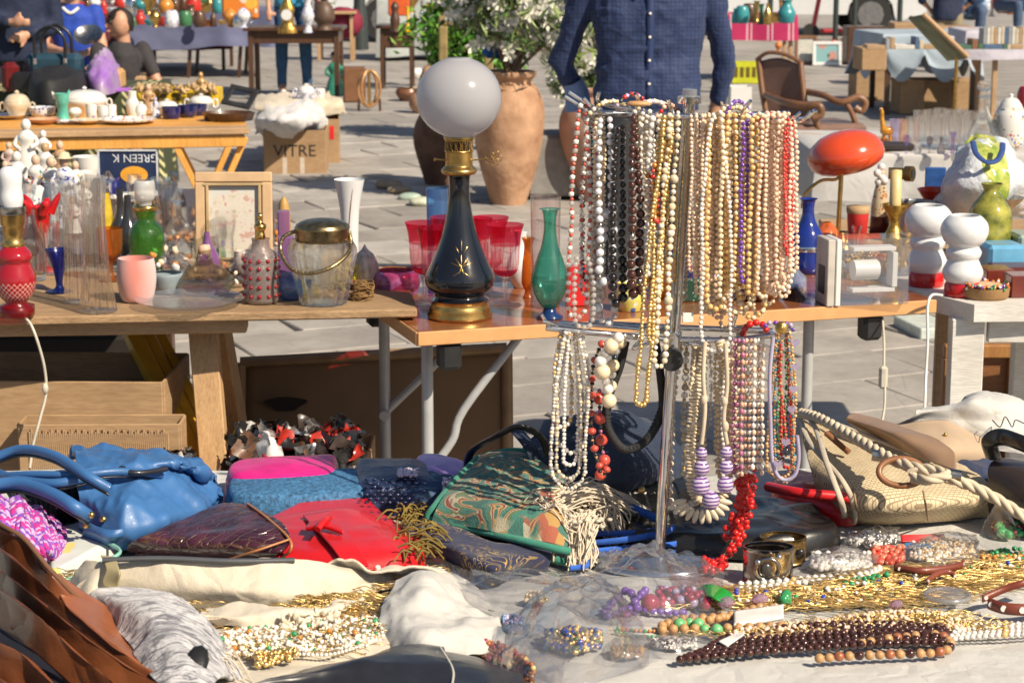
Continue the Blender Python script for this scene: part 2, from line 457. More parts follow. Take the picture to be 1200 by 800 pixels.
 # STALL TABLES
W_RAW=wood('raw_pine',(.36,.215,.11),(.55,.36,.20),.7,5,(1.2,14,14),bump=.6)
W_OSB=wood('rough_board',(.20,.11,.05),(.54,.36,.20),.8,7,(1.2,16,16),bump=1)
W_LEG=wood('pine_leg',(.42,.24,.115),(.60,.39,.20),.6,4,(14,14,1),bump=.3)
W_GLOSS=wood('glossy_walnut_top',(.23,.075,.028),(.40,.15,.06),.22,3,(1,10,10),coat=.6,bump=.03)
EDGE=M('beech_edge_band',(.62,.33,.14),.45,var=.1)
W_DARK=wood('dark_walnut',(.045,.022,.012),(.12,.055,.028),.4,5,(10,10,1),coat=.2)
W_ORANGE=wood('orange_pine',(.62,.27,.05),(.80,.42,.10),.5,4,(10,10,1.5),bump=.15)
STEEL=M('grey_painted_steel',(.42,.43,.44),.4,.1,var=.08)
BLACKP=M('black_plastic',(.02,.02,.022),.45,var=.3)
WHITEW=wood('white_painted_wood',(.62,.60,.56),(.80,.78,.74),.6,5,(1,12,12),bump=.5)
BRASS=M('aged_brass',(.56,.36,.12),.3,.95,var=.3,vs=30)
GOLD=M('gold_metal',(.80,.50,.15),.22,1,var=.15)
CHROME=M('chrome',(.72,.73,.75),.12,1,var=.08)
SILVER=M('tarnished_silver',(.42,.40,.37),.25,1,var=.35,vs=40)
A=G(-110,374,.775);B=G(489,362,.775)
t1=thing('trestle_table','rough wooden board table carrying the coloured glassware and the brass lidded jar','table',(A+B)/2*1+Vector((0,.3,-.775)))
m=MB();d1,n1,L1,rz1=obox(m,A,B,.66,.022,.004)
V,F,mi,sm=m.b[0]
part('tabletop',m,W_OSB,t1)
A2=G(-110,386,.745);B2=G(287,380,.745)
m=MB();obox(m,Vector((A2.x,A2.y+.03,.752)),Vector((B2.x,B2.y+.03,.752)),.09,.035,.004);part('rail',m,W_RAW,t1)
top=P(238,385,5.06);top.z=.715
m=MB();leg(m,top,(-.715,4.90,0),.070,.045,rz=.4);part('leg',m,W_LEG,t1)
m=MB();leg(m,top+Vector((0,.12,0)),(-.72,5.42,0),.088,.05);part('leg',m,W_LEG,t1)
m=MB();leg(m,(-2.3,4.95,.715),(-2.3,4.80,0),.088,.05);part('leg',m,W_LEG,t1)
m=MB();leg(m,(-2.3,5.07,.715),(-2.3,5.42,0),.088,.05);part('leg',m,W_LEG,t1)
A=G(490,389,.745);B=G(1096,351,.745)
t2=thing('folding_table','glossy brown folding table with grey tubular legs under the black oil lamp','table',Vector(((A.x+B.x)/2,A.y+.4,0)))
m=MB();d2,n2,L2,rz2=obox(m,A,B,.60,.030,.004);part('tabletop',m,W_GLOSS,t2)
m=MB();c=A+d2*L2/2-n2*.003;m.box((c.x,c.y,A.z-.017),(L2+.004,.006,.034),rz2,.002)
c=A-d2*.003+n2*.30;m.box((c.x,c.y,A.z-.017),(.006,.60,.034),rz2,.002);part('edge_band',m,EDGE,t2)
for(s,dd)in((.055,.12),(.055,.54),(L2-.30,.12),(L2-.30,.54)):
 q=A+d2*s+n2*dd
 m=tube((q.x,q.y,.71),(q.x,q.y,0),.0145);part('leg',m,STEEL,t2)
for s in(.055,L2-.30):
 q=A+d2*s
 a=q+n2*.12;b=q+n2*.54
 m=MB().tube([(a.x,a.y,.18),(b.x,b.y,.18)],.011,10);part('cross_bar',m,STEEL,t2);m=MB().tube([(a.x,a.y,.70),(b.x,b.y,.70)],.011,10);part('cross_bar',m,STEEL,t2)
a=P(480,552,4.9);q0=A+d2*.055+n2*.12
m=MB().tube(crom([(q0.x,q0.y+.01,.36),(q0.x+.06,q0.y+.02,.44),(q0.x+.09,q0.y+.025,.52),(q0.x+.24,q0.y+.05,.715)],5),.011,8);part('brace',m,STEEL,t2)
q1=A+d2*.055+n2*.54
m=MB().tube([(q1.x,q1.y,.42),(q1.x+.10,q1.y-.02,.52),(q1.x+.30,q1.y,.715)],.010,8);part('brace',m,STEEL,t2)
m=MB().tube([(q1.x,q1.y-.02,.42),(q1.x,q1.y-.04,.42)],.014,10);part('bolt',m,STEEL,t2)
for s,dd in((.05,.02),(.02,.60),(L2-.20,.03)):
 q=A+d2*s+n2*dd
 m=MB().box((q.x+.03,q.y+.02,.678),(.055,.05,.07),rz2,.01);part('corner_bracket',m,BLACKP,t2)
A=G(1142,357,.745);q=G(1062,338,.745);B=A+Vector((.85,.05,0))
t4=thing('wooden_bench','white painted wooden bench at the right carrying the two milk glass lamps','bench',Vector((A.x+.3,A.y+.3,0)))
m=MB();pl=[A,B,B+Vector((-.1,.5,0)),q+Vector((-.09,.18,0)),]
m.prism([v-Vector((0,0,.045))for v in pl],(0,0,0),(0,0,.045));part('tabletop',m,WHITEW,t4)
m=MB();leg(m,(A.x-.005,A.y+.06,.70),(A.x-.005,A.y+.05,0),.085,.05);leg(m,(A.x+.03,A.y+.10,.70),(A.x+.03,A.y+.10,0),.03,.03);part('leg',m,WHITEW,t4)
m=MB();leg(m,(A.x+.75,A.y+.08,.70),(A.x+.75,A.y+.08,0),.085,.05);part('leg',m,WHITEW,t4)
m=MB();leg(m,(A.x+.25,A.y+.42,.70),(A.x+.25,A.y+.42,0),.085,.05);part('leg',m,WHITEW,t4)
m=MB().box((A.x+.4,A.y+.06,.665),(.7,.025,.06),0,.003);part('rail',m,WHITEW,t4)
CL_BLACK=fabric('black_cloth',(.025,.025,.03),.9,var=.3)
A=G(-160,300,.75);B=G(212,296,.75)
t3=thing('side_table','low dark table behind the rough board holding the china figurines','table',Vector((A.x*.5+B.x*.5,A.y+.6,0)))
m=MB();d3,n3,L3,rz3=obox(m,A,B,1.5,.03,.003);part('tabletop',m,W_DARK,t3)
for s,dd in((.06,.06),(L3-.06,.06),(.06,1.44),(L3-.06,1.44)):
 q=A+d3*s+n3*dd;m=MB();leg(m,(q.x,q.y,.72),(q.x,q.y,0),.05);part('leg',m,W_DARK,t3)
A=G(-160,158,.75);B=G(292,150,.75)
t6=thing('pine_table','folding pine table with crossed orange legs laid with china','table',Vector(((A.x+B.x)/2,A.y+.35,0)))
m=MB();d6,n6,L6,rz6=frame2(A,B)
for i in range(5):
 m=MB();obox(m,A,B,.150,.03,.004,off=i*.156);part('plank',m,W_ORANGE if i else W_RAW,t6)
m=MB();obox(m,Vector((A.x,A.y,.715)),B-d6*.02-Vector((0,0,.035)),.03,.055,off=.02);part('rail',m,W_ORANGE,t6)
for s in(L6-.12,L6-1.6):
 for(dd,up)in((.05,.70),(.70,.05)):
  q=A+d6*s+n6*dd;r=A+d6*s+n6*up
  a=A+d6*(s-.24)+n6*dd;b=A+d6*(s+.10)+n6*dd
  m=MB();leg(m,(a.x,a.y,.70),(b.x-.02,b.y,0),.045,.03);part('leg',m,W_ORANGE,t6)
  m=MB();leg(m,(b.x,b.y+.03,.70),(a.x+.02,a.y+.03,0),.045,.03);part('leg',m,W_ORANGE,t6)
A=G(962,180,.75);B=G(1330,180,.75)
t5=thing('side_table','white clothed table holding the row of glass tumblers','table',Vector(((A.x+B.x)/2,A.y+.5,0)))
m=MB();obox(m,A,B,.95,.03);part('tabletop',m,W_RAW,t5)
for s,dd in((.64,.06),(1.2,.06),(.66,.9),(1.2,.9)):
 q=A+Vector((s,dd,0));m=MB();leg(m,(q.x,q.y,.72),(q.x,q.y,0),.05);part('leg',m,W_RAW,t5)
WHITECL=fabric('white_cotton',(.50,.49,.48),.9,var=.08)
draped('white cotton cloth over the tumbler table with its rolled beige front edge',A,B,.95,.752,.20,WHITECL,.018,12,3)
m=MB();g=crom([P(975,192,8.2),P(1020,188,8.2),P(1075,186,8.2),P(1086,190,8.2)],5);m.tube(g,.028,10)
BEIGE=fabric('beige_linen',(.50,.44,.34),.9)
A=G(-160,108,.72);B=G(183,106,.72)
Ak=A
tt=thing('side_table','low table under the green striped cloth with handbags on top','table',Vector(((A.x+B.x)/2,A.y+.3,0)))
m=MB();obox(m,A,B,.8,.03);part('tabletop',m,W_RAW,tt)
for s,dd in((.06,.06),(1.6,.06),(.06,.74),(1.6,.74)):
 q=A+Vector((s,dd,0));m=MB();leg(m,(q.x,q.y,.69),(q.x,q.y,0),.05);part('leg',m,W_RAW,tt)
def striped_cloth():
 k=NT('green_striped_cloth');co=k.co();wv=k.n('ShaderNodeTexWave');wv.inputs['Scale'].default_value=9;wv.inputs['Distortion'].default_value=.4
 mp=k.n('ShaderNodeMapping');mp.inputs['Rotation'].default_value=(0,.7,0);k.l(co,mp.inputs[0]);k.l(mp.outputs[0],wv.inputs[0])
 st=k.ramp(wv.outputs[1],[(.55,(.045,.055,.025)),(.68,(.50,.47,.25))])
 wd=k.n('ShaderNodeTexWave');wd.inputs['Scale'].default_value=1.5;k.l(co,wd.inputs[0])
 return k.pbr(k.mix(k.ramp(wd.outputs[1],[(.48,(0,0,0)),(.52,(1,1,1))]),(.045,.055,.025),st),.9)
draped('dark green tablecloth with groups of cream stripes under the handbags',A,B,.8,.722,.60,striped_cloth(),.03,9,5)
# FRONT TABLE (bags and jewellery)
FT=.77
def G0(px,py,dh=.0):return G(px,py,FT+dh)
ft=thing('stall_table','long front stall table hidden under the white canvas cloth','table',Vector((0,2.85,0)))
m=MB().box((0,2.87,FT-.035),(2.9,1.1,.04),0,.004);part('tabletop',m,W_RAW,ft)
for x in(-1.35,1.35):
 for y in(2.40,3.34):m=MB();leg(m,(x,y,FT-.055),(x,y,0),.06);part('leg',m,W_RAW,ft)
CANVAS=fabric('white_canvas',(.58,.57,.545),.85,1400,.5,.05,9,.1,stain=(.46,.42,.36))
nx,ny=520,260
X,Y=np.meshgrid(np.linspace(-1.5,1.5,nx),np.linspace(2.30,3.44,ny))
q=np.stack([X.ravel()*3.2,Y.ravel()*4.5,np.zeros(nx*ny)],1)
wr=.0045*fbm(q,3,True)+.006*fbm(q*.5+9,2)+.0045*crease(q,1.3,3)
Z=FT-.006+wr.reshape(ny,nx)
Z+=np.where(Y<2.42,-(2.42-Y)**2*10,0)
g=np.stack([X,Y,Z],2)
fr=g[:1].copy();rows=[]
for k in range(1,9):
 r=g[0].copy();r[:,1]=2.30-.01-.012*np.sin(r[:,0]*22+2*np.sin(r[:,0]*5))*k/8;r[:,2]=g[0][:,2]-.05*k;rows.insert(0,r)
bk=[]
for k in range(1,7):
 r=g[-1].copy();r[:,1]=3.455+.012*np.sin(r[:,0]*19)*k/6;r[:,2]=g[-1][:,2]-.05*k;bk.append(r)
g=np.concatenate([np.array(rows),g,np.array(bk)])
m=MB().surf(g);m.add(*(lambda a:(a,[]))(np.zeros((0,3))))if False else None
CLOTH=solo('tablecloth',MB().surf(g),CANVAS,'creased white canvas cloth spread under all the bags and bead jewellery','tablecloth')
def Wz(g,scale,amp,ridge=True,oct=3,seed=0):
 v=g.reshape(-1,3);n=fbm(v*scale+seed*5.7,oct,ridge)*amp
 v=v.copy();v[:,2]+=n;return v.reshape(g.shape)
def Wn(g,scale,amp,ridge=True,oct=3,seed=0):
 du=np.gradient(g,axis=1);dv=np.gradient(g,axis=0);nn=np.cross(du,dv);nn/=np.maximum(np.linalg.norm(nn,axis=2),1e-9)[...,None]
 v=g.reshape(-1,3);n=fbm(v*scale+seed*5.7,oct,ridge)*amp*.8
 if ridge:n=n+crease(v,scale*.8,seed)*amp*1.5
 return g+nn*n.reshape(g.shape[:2])[...,None]
def patch(rows,nu=8,nv=8,sc_=0,amp=0,seed=0,ridge=True):
 g=gridi([[G0(*q)for q in r]for r in rows],nu*2,nv*2)
 return Wn(g,sc_,amp,ridge,3,seed)if amp else g
def lump(outline,H,edge=.02,base=FT,wr=.004,ws=14,seed=0,smooth=True,dome=.15,heights=None,pw=1.0,nring=12):
 """closed soft body: outline (world pts on the base plane), rounded sides, domed wrinkled top"""
 pts=[G(q[0],q[1],base)for q in outline]
 L=crom(pts,8,True)if smooth else np.concatenate([np.linspace(np.array(list(pts[i])),np.array(list(pts[(i+1)%len(pts)])),14)[:-1]for i in range(len(pts))])
 hs=np.full(len(L),H)if heights is None else(crom([(h,0,0)for h in heights],8,True)[:,0]if smooth else np.concatenate([np.linspace(heights[i],heights[(i+1)%len(heights)],14)[:-1]for i in range(len(heights))]))
 c=L.mean(0);hc=hs.mean()*(1+dome);R=np.linalg.norm((L-c)[:,:2],axis=1)
 rows=[]
 for a in np.linspace(0,math.pi/2,6):
  f=1-edge*(1-math.cos(a))/R;r=c+(L-c)*f[:,None];r[:,2]=base+hs*math.sin(a)**pw;rows.append(r)
 f0=1-edge/R
 for t in np.linspace(0,1,nring)[1:]:
  f=f0*(1-t);r=c+(L-c)*f[:,None];tt=1-(1-t)**2;r[:,2]=base+hs*(1-tt)+hc*tt;rows.append(r)
 g=np.array(rows);g=np.concatenate([g,g[:,:1]],1)
 n=fbm(g.reshape(-1,3)*ws+seed*3.3,3,True).reshape(g.shape[:2])*wr;k=np.minimum(1,np.arange(len(g))/4.0)[:,None]
 n=n+.7*wr*crease(g.reshape(-1,3),ws*.9,seed).reshape(g.shape[:2]);n[:,-1]=n[:,0];g[...,2]+=n*k
 return MB().surf(g)
def leather(name,col,rough=.38,bump=.35,bs=420,coat=.15,col2=None,var=.15,vs=10):return M(name,col,rough,0,var,vs,bump,bs,.0008,coat,col2=col2)
def stitch(m,pts,r=.0012,mi=0,gap=.009):
 p=resample(pts,gap);t=np.gradient(p,axis=0);m.balls(p,r,mi,sc3=[(.8,.8,2.4)],tan=t)
L_BLUE=leather('cornflower_leather',(.045,.145,.36),.42,.5,coat=.08)
L_NAVYE=leather('bag_edge_and_gap_shade',(.018,.02,.03),.4)
bb=thing('handbag','cornflower blue leather shoulder bag with long tube handles, lying below the trestle leg','handbag',G0(170,632))
g=patch([[(92,632,0),(130,636,0),(175,632,0),(225,616,0),(262,600,0)],[(95,606,.045),(135,622,.04),(180,616,.045),(228,598,.04),(266,585,.02)],[(92,580,.085),(130,592,.075),(170,588,.075),(222,574,.065),(264,580,.03)],[(90,557,.105),(125,562,.10),(172,556,.10),(220,548,.085),(258,568,.04)],[(88,536,.11),(120,536,.11),(165,538,.11),(215,545,.10),(248,560,.05)],[(80,530,.04),(120,530,.04),(165,531,.04),(215,540,.04),(250,560,.0)]],12,10,13,.010,3)
part('body',MB().surf(g,0,.006),L_BLUE,bb)
g=patch([[(98,634,.0),(120,645,0),(160,638,0),(212,622,0)],[(98,622,.035),(125,632,.035),(160,626,.035),(212,608,.035)],[(100,612,.05),(128,620,.05),(160,616,.05),(212,598,.045)]],8,6,12,.004,4)
part('pocket',MB().surf(g,0,.004),L_BLUE,bb)
for pts,r in(([(-30,548,.10),(20,527,.13),(62,533,.14),(100,556,.13),(128,572,.11)],.0075),([(-30,572,.09),(20,566,.10),(60,578,.10),(88,594,.09),(103,604,.07)],.010),([(-30,560,.08),(30,556,.11),(90,556,.12),(140,552,.12),(190,556,.10)],.006),([(-20,546,.09),(15,560,.10),(60,566,.11),(100,560,.115)],.007)):
 m=MB().tube(crom([G0(*q)for q in pts],8),r,10)
 h=part('handle',m,L_BLUE,bb)
 m=MB().tube(crom([G0(q[0],q[1]+2,q[2]-.004)+Vector((0,-.004,-r*.8))for q in pts],8),r*.35,6);part('edge_piping',m,L_NAVYE,h)
m=MB().tube(crom([G0(145,552,.118),G0(165,554,.115),G0(195,549,.112)],5),.0045,8);m.balls([G0(143,551,.119)],.008,0,ICO2)
part('strap_end',m,L_NAVYE,bb)
m=MB().balls([G0(107,603,.075),G0(121,608,.06),G0(101,615,.05)],.0055,0,ICO2);part('rivet',m,BRASS,bb,kind='stuff')
KNIT=M('charcoal_knit',(.035,.037,.045),.9,var=.5,vs=120,bump=1,bs=150,dist=.004)
def knit_rows(outline_rows,mats_n,r,step,seed,nu=10,nv=10,flat=.8):
 g=patch(outline_rows,nu,nv);rs=np.random.RandomState(seed);m=MB();H,Wd,_=g.shape
 for i in range(0,H,1):
  p=resample(g[i],step*.55)
  if len(p)<4:continue
  for s in(-1,1):
   t=np.arange(len(p));q=p.copy();q[:,2]+=np.sin(t*1.3+s)*r*.5;q[:,1]+=s*r*.6
   tg=np.gradient(p,axis=0);tg[:,1]+=s*step*.5;tg[:,2]+=s*.4*step
   mi=rs.randint(0,mats_n,len(p))
   for k in range(mats_n):
    w=mi==k
    if w.any():m.balls(q[w],r,k,sc3=[(.55,.55,1.05)],tan=tg[w])
 return m,g
m,g=knit_rows([[(20,610,0),(60,612,0),(88,608,0)],[(20,592,.05),(60,588,.06),(92,592,.03)],[(10,572,.06),(50,566,.07),(90,575,.04)]],1,.007,.012,1,6,7)
m.surf(g,0)
solo('knitted_bag',m,KNIT,'charcoal chunky knitted bag tucked between the crochet purse and the blue bag','bag')
PUR=[M('violet_yarn',(.22,.07,.42),.8,var=.2),M('magenta_yarn',(.55,.03,.28),.8),M('lilac_yarn',(.55,.38,.62),.8)]
m,g=knit_rows([[(-40,668,0),(0,668,0),(30,664,0),(58,660,.0),(72,650,0)],[(-40,640,.05),(0,640,.05),(32,642,.05),(62,645,.04),(78,640,.01)],[(-40,612,.085),(0,610,.085),(30,612,.08),(60,624,.05),(80,630,.01)],[(-40,588,.08),(0,585,.08),(28,590,.075),(55,606,.05),(74,622,.0)]],3,.0078,.0135,2,8,6)
m.surf(g,0)
solo('crochet_purse',m,PUR,'purple and magenta crochet purse at the left edge of the front table','purse')
def printed(name,stops,scale=26,base=(.5,.5,.5),rough=.5,w=.25):
 if name in MC:return MC[name]
 k=NT(name);vo=k.n('ShaderNodeTexVoronoi',distance='CHEBYCHEV');vo.inputs['Scale'].default_value=scale;k.l(k.co(),vo.inputs['Vector'])
 sp=k.n('ShaderNodeSeparateColor');k.l(vo.outputs['Color'],sp.inputs[0])
 c=k.ramp(sp.outputs[0],[(i/len(stops),s)for i,s in enumerate(stops)],'CONSTANT')
 c=k.mix(k.ramp(vo.outputs['Distance'],[(w,(0,0,0)),(w+.06,(1,1,1))]),c,base)
 MC[name]=k.pbr(c,rough);return MC[name]
m=lump([(60,690),(100,668),(140,648),(128,634),(92,626),(62,634),(56,660)],.022,.01,wr=.001,dome=.02,smooth=False)
pz=thing('pouch','mint green and pink printed flat pouch beside the crochet purse','pouch',G0(100,670))
part('body',m,printed('mint_print',[(.30,.62,.50),(.75,.62,.20),(.62,.28,.52),(.35,.62,.55)],14,(.62,.66,.62),.5,.32),pz)
m=MB().tube(crom([G0(60,688,.012),G0(100,668,.024),G0(140,648,.024),G0(128,636,.024)],6),.003,6);part('piping',m,M('mint',(.25,.55,.45),.5),pz)
def croc():
 k=NT('croc_leather');co=k.co();mp=k.n('ShaderNodeMapping');mp.inputs['Scale'].default_value=(50,105,50);mp.inputs['Rotation'].default_value=(0,0,.35);k.l(co,mp.inputs[0])
 vo=k.n('ShaderNodeTexVoronoi',feature='DISTANCE_TO_EDGE');vo.inputs['Scale'].default_value=1;vo.inputs['Randomness'].default_value=.45;k.l(mp.outputs[0],vo.inputs['Vector'])
 e=k.ramp(vo.outputs['Distance'],[(0,(0,0,0)),(.10,(1,1,1))])
 c=k.mix(e,(.13,.065,.04),k.ramp(k.noise(26,3),[(.4,(.035,.009,.018)),(.65,(.10,.028,.05))]))
 return k.pbr(c,.22,0,k.bump(e,.7,.003),.3)
CROC=croc()
cp=thing('purse','maroon crocodile leather purse with a stitched flap, left of the red clutch','purse',G0(240,655))
g=patch([[(150,648,.004),(200,652,.004),(262,657,.004),(325,657,.004)],[(150,640,.03),(200,645,.035),(262,648,.04),(325,650,.045)],[(165,630,.05),(210,630,.055),(270,636,.06),(340,630,.062)],[(205,612,.06),(240,610,.065),(285,614,.07),(330,612,.07)],[(255,592,.065),(268,589,.07),(290,592,.07),(310,600,.07)]],8,7,20,.0015,2)
part('flap',MB().surf(g,0,.005),CROC,cp)
m=lump([(158,652),(200,657),(268,660),(318,660),(326,640),(300,616),(262,612),(205,628)],.035,.01,wr=.001,smooth=False);part('body',m,CROC,cp)
EDG=leather('tan_edge',(.42,.17,.06),.4)
m=MB().tube(crom([G0(290,590,.073),G0(312,606,.072),G0(338,630,.064),G0(340,645,.05),G0(326,655,.03)],8),.0022,6)
m.tube(crom([G0(262,657,.03),G0(300,645,.055),G0(338,632,.064)],6),.0018,6);part('edge_piping',m,EDG,cp,kind='stuff')
m=lump([(268,592),(330,598),(392,592),(398,572),(385,566),(280,572)],.052,.014,wr=.0015)
solo('case',m,M('hot_pink_satin',(.68,.02,.22),.35,coat=.2),'hot pink zip case lying under the blue denim case','case')
m=lump([(270,610),(350,614),(430,606),(438,590),(425,578),(340,580),(276,582)],.045,.012,wr=.001)
zc=thing('case','blue denim textured zip case on top of the pink one','case',G0(350,605))
part('body',m,M('blue_tweed',(.045,.15,.30),.8,var=.6,vs=160,bump=.8,bs=300),zc)
p=resample(crom([G0(272,604,.028),G0(350,610,.028),G0(432,600,.028)],12),.004)
m=MB().balls(p,.0022,0);part('zip',m,M('zip_metal',(.05,.12,.28),.3,.6),zc,kind='stuff')
RED=leather('red_leather',(.60,.012,.016),.38,.15,coat=.3)
rc=thing('clutch','bright red leather clutch with a bow tab on its flap','clutch',G0(400,665))
m=lump([(318,668),(400,676),(488,672),(502,660),(460,628),(432,606),(395,603),(345,612),(305,632)],.034,.012,wr=.001,dome=.05,smooth=False);part('body',m,RED,rc)
g=patch([[(330,662,.026),(400,670,.028),(470,664,.026),(502,662,.012)],[(318,645,.040),(390,648,.046),(450,645,.046),(490,648,.036)],[(308,625,.043),(378,622,.052),(430,622,.052),(470,626,.042)],[(318,608,.040),(375,598,.044),(420,598,.044),(440,606,.036)]],8,8,12,.0016,5)
part('flap',MB().surf(g,0,.004),RED,rc)
g=patch([[(405,663,.040),(432,662,.041)],[(385,635,.058),(415,634,.058)],[(355,603,.052),(385,598,.052)]],8,8)
tb=part('strap',MB().surf(g,0,.003),RED,rc)
m=MB();g=patch([[(358,618,.062),(380,615,.070),(402,622,.066)],[(362,611,.064),(380,609,.071),(398,616,.068)]],6,4);m.surf(g,0,.006)
part('bow',m,RED,rc)
m=MB().tube(crom([G0(372,620,.070),G0(380,610,.076),G0(386,606,.070)],5),.005,8);part('knot',m,RED,rc)
SEQ=M('navy_sequin',(.03,.05,.12),.3,.3,var=.5,vs=90,bump=.9,bs=120)
m=lump([(422,606),(470,606),(512,600),(512,585),(492,570),(430,568),(412,578)],.05,.016,wr=.002)
sp=thing('purse','navy quilted sequin purse behind the red clutch','purse',G0(460,600));part('body',m,SEQ,sp)
GC=np.array([list(G0(430+i*9+(j%2)*4,561+j*4.5,.056+.004*math.sin(j)))for i in range(8)for j in range(7)])
part('sequin',MB().balls(GC,.0042,0,sc3=[(1,1,.35)]),M('dark_sequin',(.10,.12,.22),.15,.8,var=.6,vs=80),sp,kind='stuff')
m=MB().tube(crom([G0(412,586,.03),G0(430,603,.03),G0(475,606,.03),G0(512,598,.03)],8),.003,6);part('piping',m,M('zip_brown',(.18,.10,.05),.4),sp)
m=lump([(490,592),(522,594),(546,586),(544,566),(488,562)],.045,.016,wr=.003)
lp=thing('pouch','lilac satin pouch with a beaded white trim','pouch',G0(517,590));part('body',m,M('lilac_satin',(.36,.22,.58),.45,sheen=.3),lp)
p=np.array([list(G0(466+RNG.uniform(0,24),552+RNG.uniform(-3,6),.06))for _ in range(60)]+[list(G0(522+RNG.uniform(-3,22),572-RNG.uniform(-3,12),.06))for _ in range(90)])
part('bead_trim',MB().balls(p,.0032),M('pale_lilac_bead',(.62,.55,.65),.3),lp,kind='stuff')
m=lump([(455,602),(500,612),(540,604),(575,590),(560,572),(500,580),(470,590)],.04,.016,wr=.006,ws=20)
solo('scarf',m,printed('blue_paisley',[(.03,.08,.16),(.05,.14,.24),(.10,.16,.12)],60,(.03,.07,.15),.7),'crumpled dark blue patterned scarf between the lilac pouch and the carpet bag','scarf')
def carpet():
 k=NT('floral_tapestry');co=k.co()
 n1=k.n('ShaderNodeTexNoise');n1.inputs['Scale'].default_value=11;n1.inputs['Detail'].default_value=2;n1.inputs['Distortion'].default_value=1.6;k.l(co,n1.inputs[0])
 bands=k.math('FRACT',k.math('MULTIPLY',n1.outputs['Fac'],6.0))
 c=k.ramp(bands,[(0,(.035,.12,.10)),(.22,(.05,.19,.15)),(.42,(.11,.15,.07)),(.58,(.36,.33,.24)),(.66,(.20,.05,.035)),(.76,(.40,.25,.09)),(.88,(.04,.14,.13))],'CONSTANT')
 vo=k.n('ShaderNodeTexVoronoi');vo.inputs['Scale'].default_value=42;k.l(co,vo.inputs['Vector'])
 sp=k.n('ShaderNodeSeparateColor');k.l(vo.outputs['Color'],sp.inputs[0])
 fl=k.ramp(sp.outputs[1],[(0,(.34,.10,.06)),(.35,(.45,.40,.28)),(.6,(.05,.16,.13)),(.8,(.40,.24,.08))],'CONSTANT')
 c=k.mix(k.ramp(k.noise(9,2),[(.56,(0,0,0)),(.6,(1,1,1))]),c,fl)
 return k.pbr(c,.95,0,k.bump(k.noise(420,2),.6,.002),0,.2)
TAP=carpet();TEAL=fabric('teal_felt',(.045,.24,.17),.95,1200,.5)
cb=thing('carpet_bag','green floral tapestry carpet bag with teal felt piping, folded open towards the viewer','bag',G0(570,640))
g=patch([[(504,612,.045),(540,616,.046),(590,626,.046),(640,636,.040),(664,642,.03)],[(512,592,.068),(550,590,.075),(598,596,.078),(648,606,.07),(668,612,.05)],[(536,562,.090),(570,556,.10),(618,560,.10),(656,570,.09),(672,580,.06)],[(566,534,.100),(596,529,.108),(630,534,.105),(658,546,.09),(675,556,.06)],[(560,534,.05),(600,534,.05),(640,540,.05),(668,552,.05),(680,560,.0)]],9,9,8,.004,6)
part('body',MB().surf(g,0,.004),TAP,cb)
edge=crom([G0(560,537,.100),G0(535,562,.088),G0(512,590,.066),G0(503,608,.045),G0(540,617,.043),G0(590,628,.043),G0(640,640,.038),G0(668,646,.03)],8)
part('top_piping',MB().tube(edge,.0058,10),TEAL,cb)
e2=crom([G0(503,608,.045),G0(504,622,.022),G0(520,630,.010),G0(560,628,.012),G0(600,636,.010),G0(640,652,.008),G0(668,660,.005)],8)
part('bottom_piping',MB().tube(e2,.0062,10),TEAL,cb)
g=np.array([crom([G0(560,537,.100),G0(596,528,.112),G0(632,532,.110),G0(660,545,.09)],8)]);part('mouth_piping',MB().tube(g[0],.005,8),TEAL,cb)
g=patch([[(508,626,.012),(560,632,.008),(640,652,.005)],[(506,614,.035),(560,616,.03),(640,634,.03)]],8,6);part('lining',MB().surf(g),M('dark_lining',(.02,.02,.018),.9),cb)
def navygold():
 k=NT('navy_gold_brocade');co=k.co();n1=k.n('ShaderNodeTexNoise');n1.inputs['Scale'].default_value=17;n1.inputs['Detail'].default_value=1;n1.inputs['Distortion'].default_value=2.4;k.l(co,n1.inputs[0])
 b=k.math('FRACT',k.math('MULTIPLY',n1.outputs['Fac'],7.0));f=k.ramp(b,[(.0,(1,1,1)),(.20,(1,1,1)),(.24,(0,0,0))])
 f2=k.ramp(k.noise(6,2),[(.42,(0,0,0)),(.5,(1,1,1))])
 c=k.mix(k.mix(1.0,f,f2,'MULTIPLY'),(.012,.016,.06),(.42,.27,.07))
 return k.pbr(c,.75,0,k.bump(k.noise(500,2),.6,.002),0,.2)
ng=thing('tapestry_bag','navy bag woven with gold flourishes and a gold rim, under the carpet bag','bag',G0(560,672))
g=patch([[(468,640,0),(520,664,0),(572,684,0),(610,672,0),(640,668,0)],[(472,625,.035),(525,640,.04),(575,662,.035),(610,655,.03),(645,650,.02)],[(480,608,.045),(530,618,.045),(575,635,.035),(610,640,.03),(650,640,.02)]],9,8,10,.003,2)
part('body',MB().surf(g,0,.004),navygold(),ng)
GY=fabric('gold_cord',(.42,.26,.06),.8,900,.6)
m=MB().tube(crom([G0(527,668,.004),G0(520,654,.018),G0(535,650,.022),G0(556,662,.016),G0(578,683,.002)],8),.004,8);part('rim',m,GY,ng)
m=MB();rs=np.random.RandomState(4)
for i in range(90):
 x=rs.uniform(463,505);y=rs.uniform(592,650);a=G0(x,y,rs.uniform(.03,.055));L=rs.uniform(.02,.05);th=rs.uniform(-2.6,.2)
 b=a+Vector((math.cos(th)*L,math.sin(th)*L*.6,-.008));c=(a+b)/2+Vector((0,0,.010));m.tube(crom([a,c,b],3),.0016,4,cap=False)
part('fringe',m,M('olive_gold_yarn',(.20,.14,.03),.85,var=.4,vs=50),ng,kind='stuff')
m=MB();rs=np.random.RandomState(8);CREAM=M('cream_cotton_thread',(.62,.54,.43),.85,var=.15,vs=30)
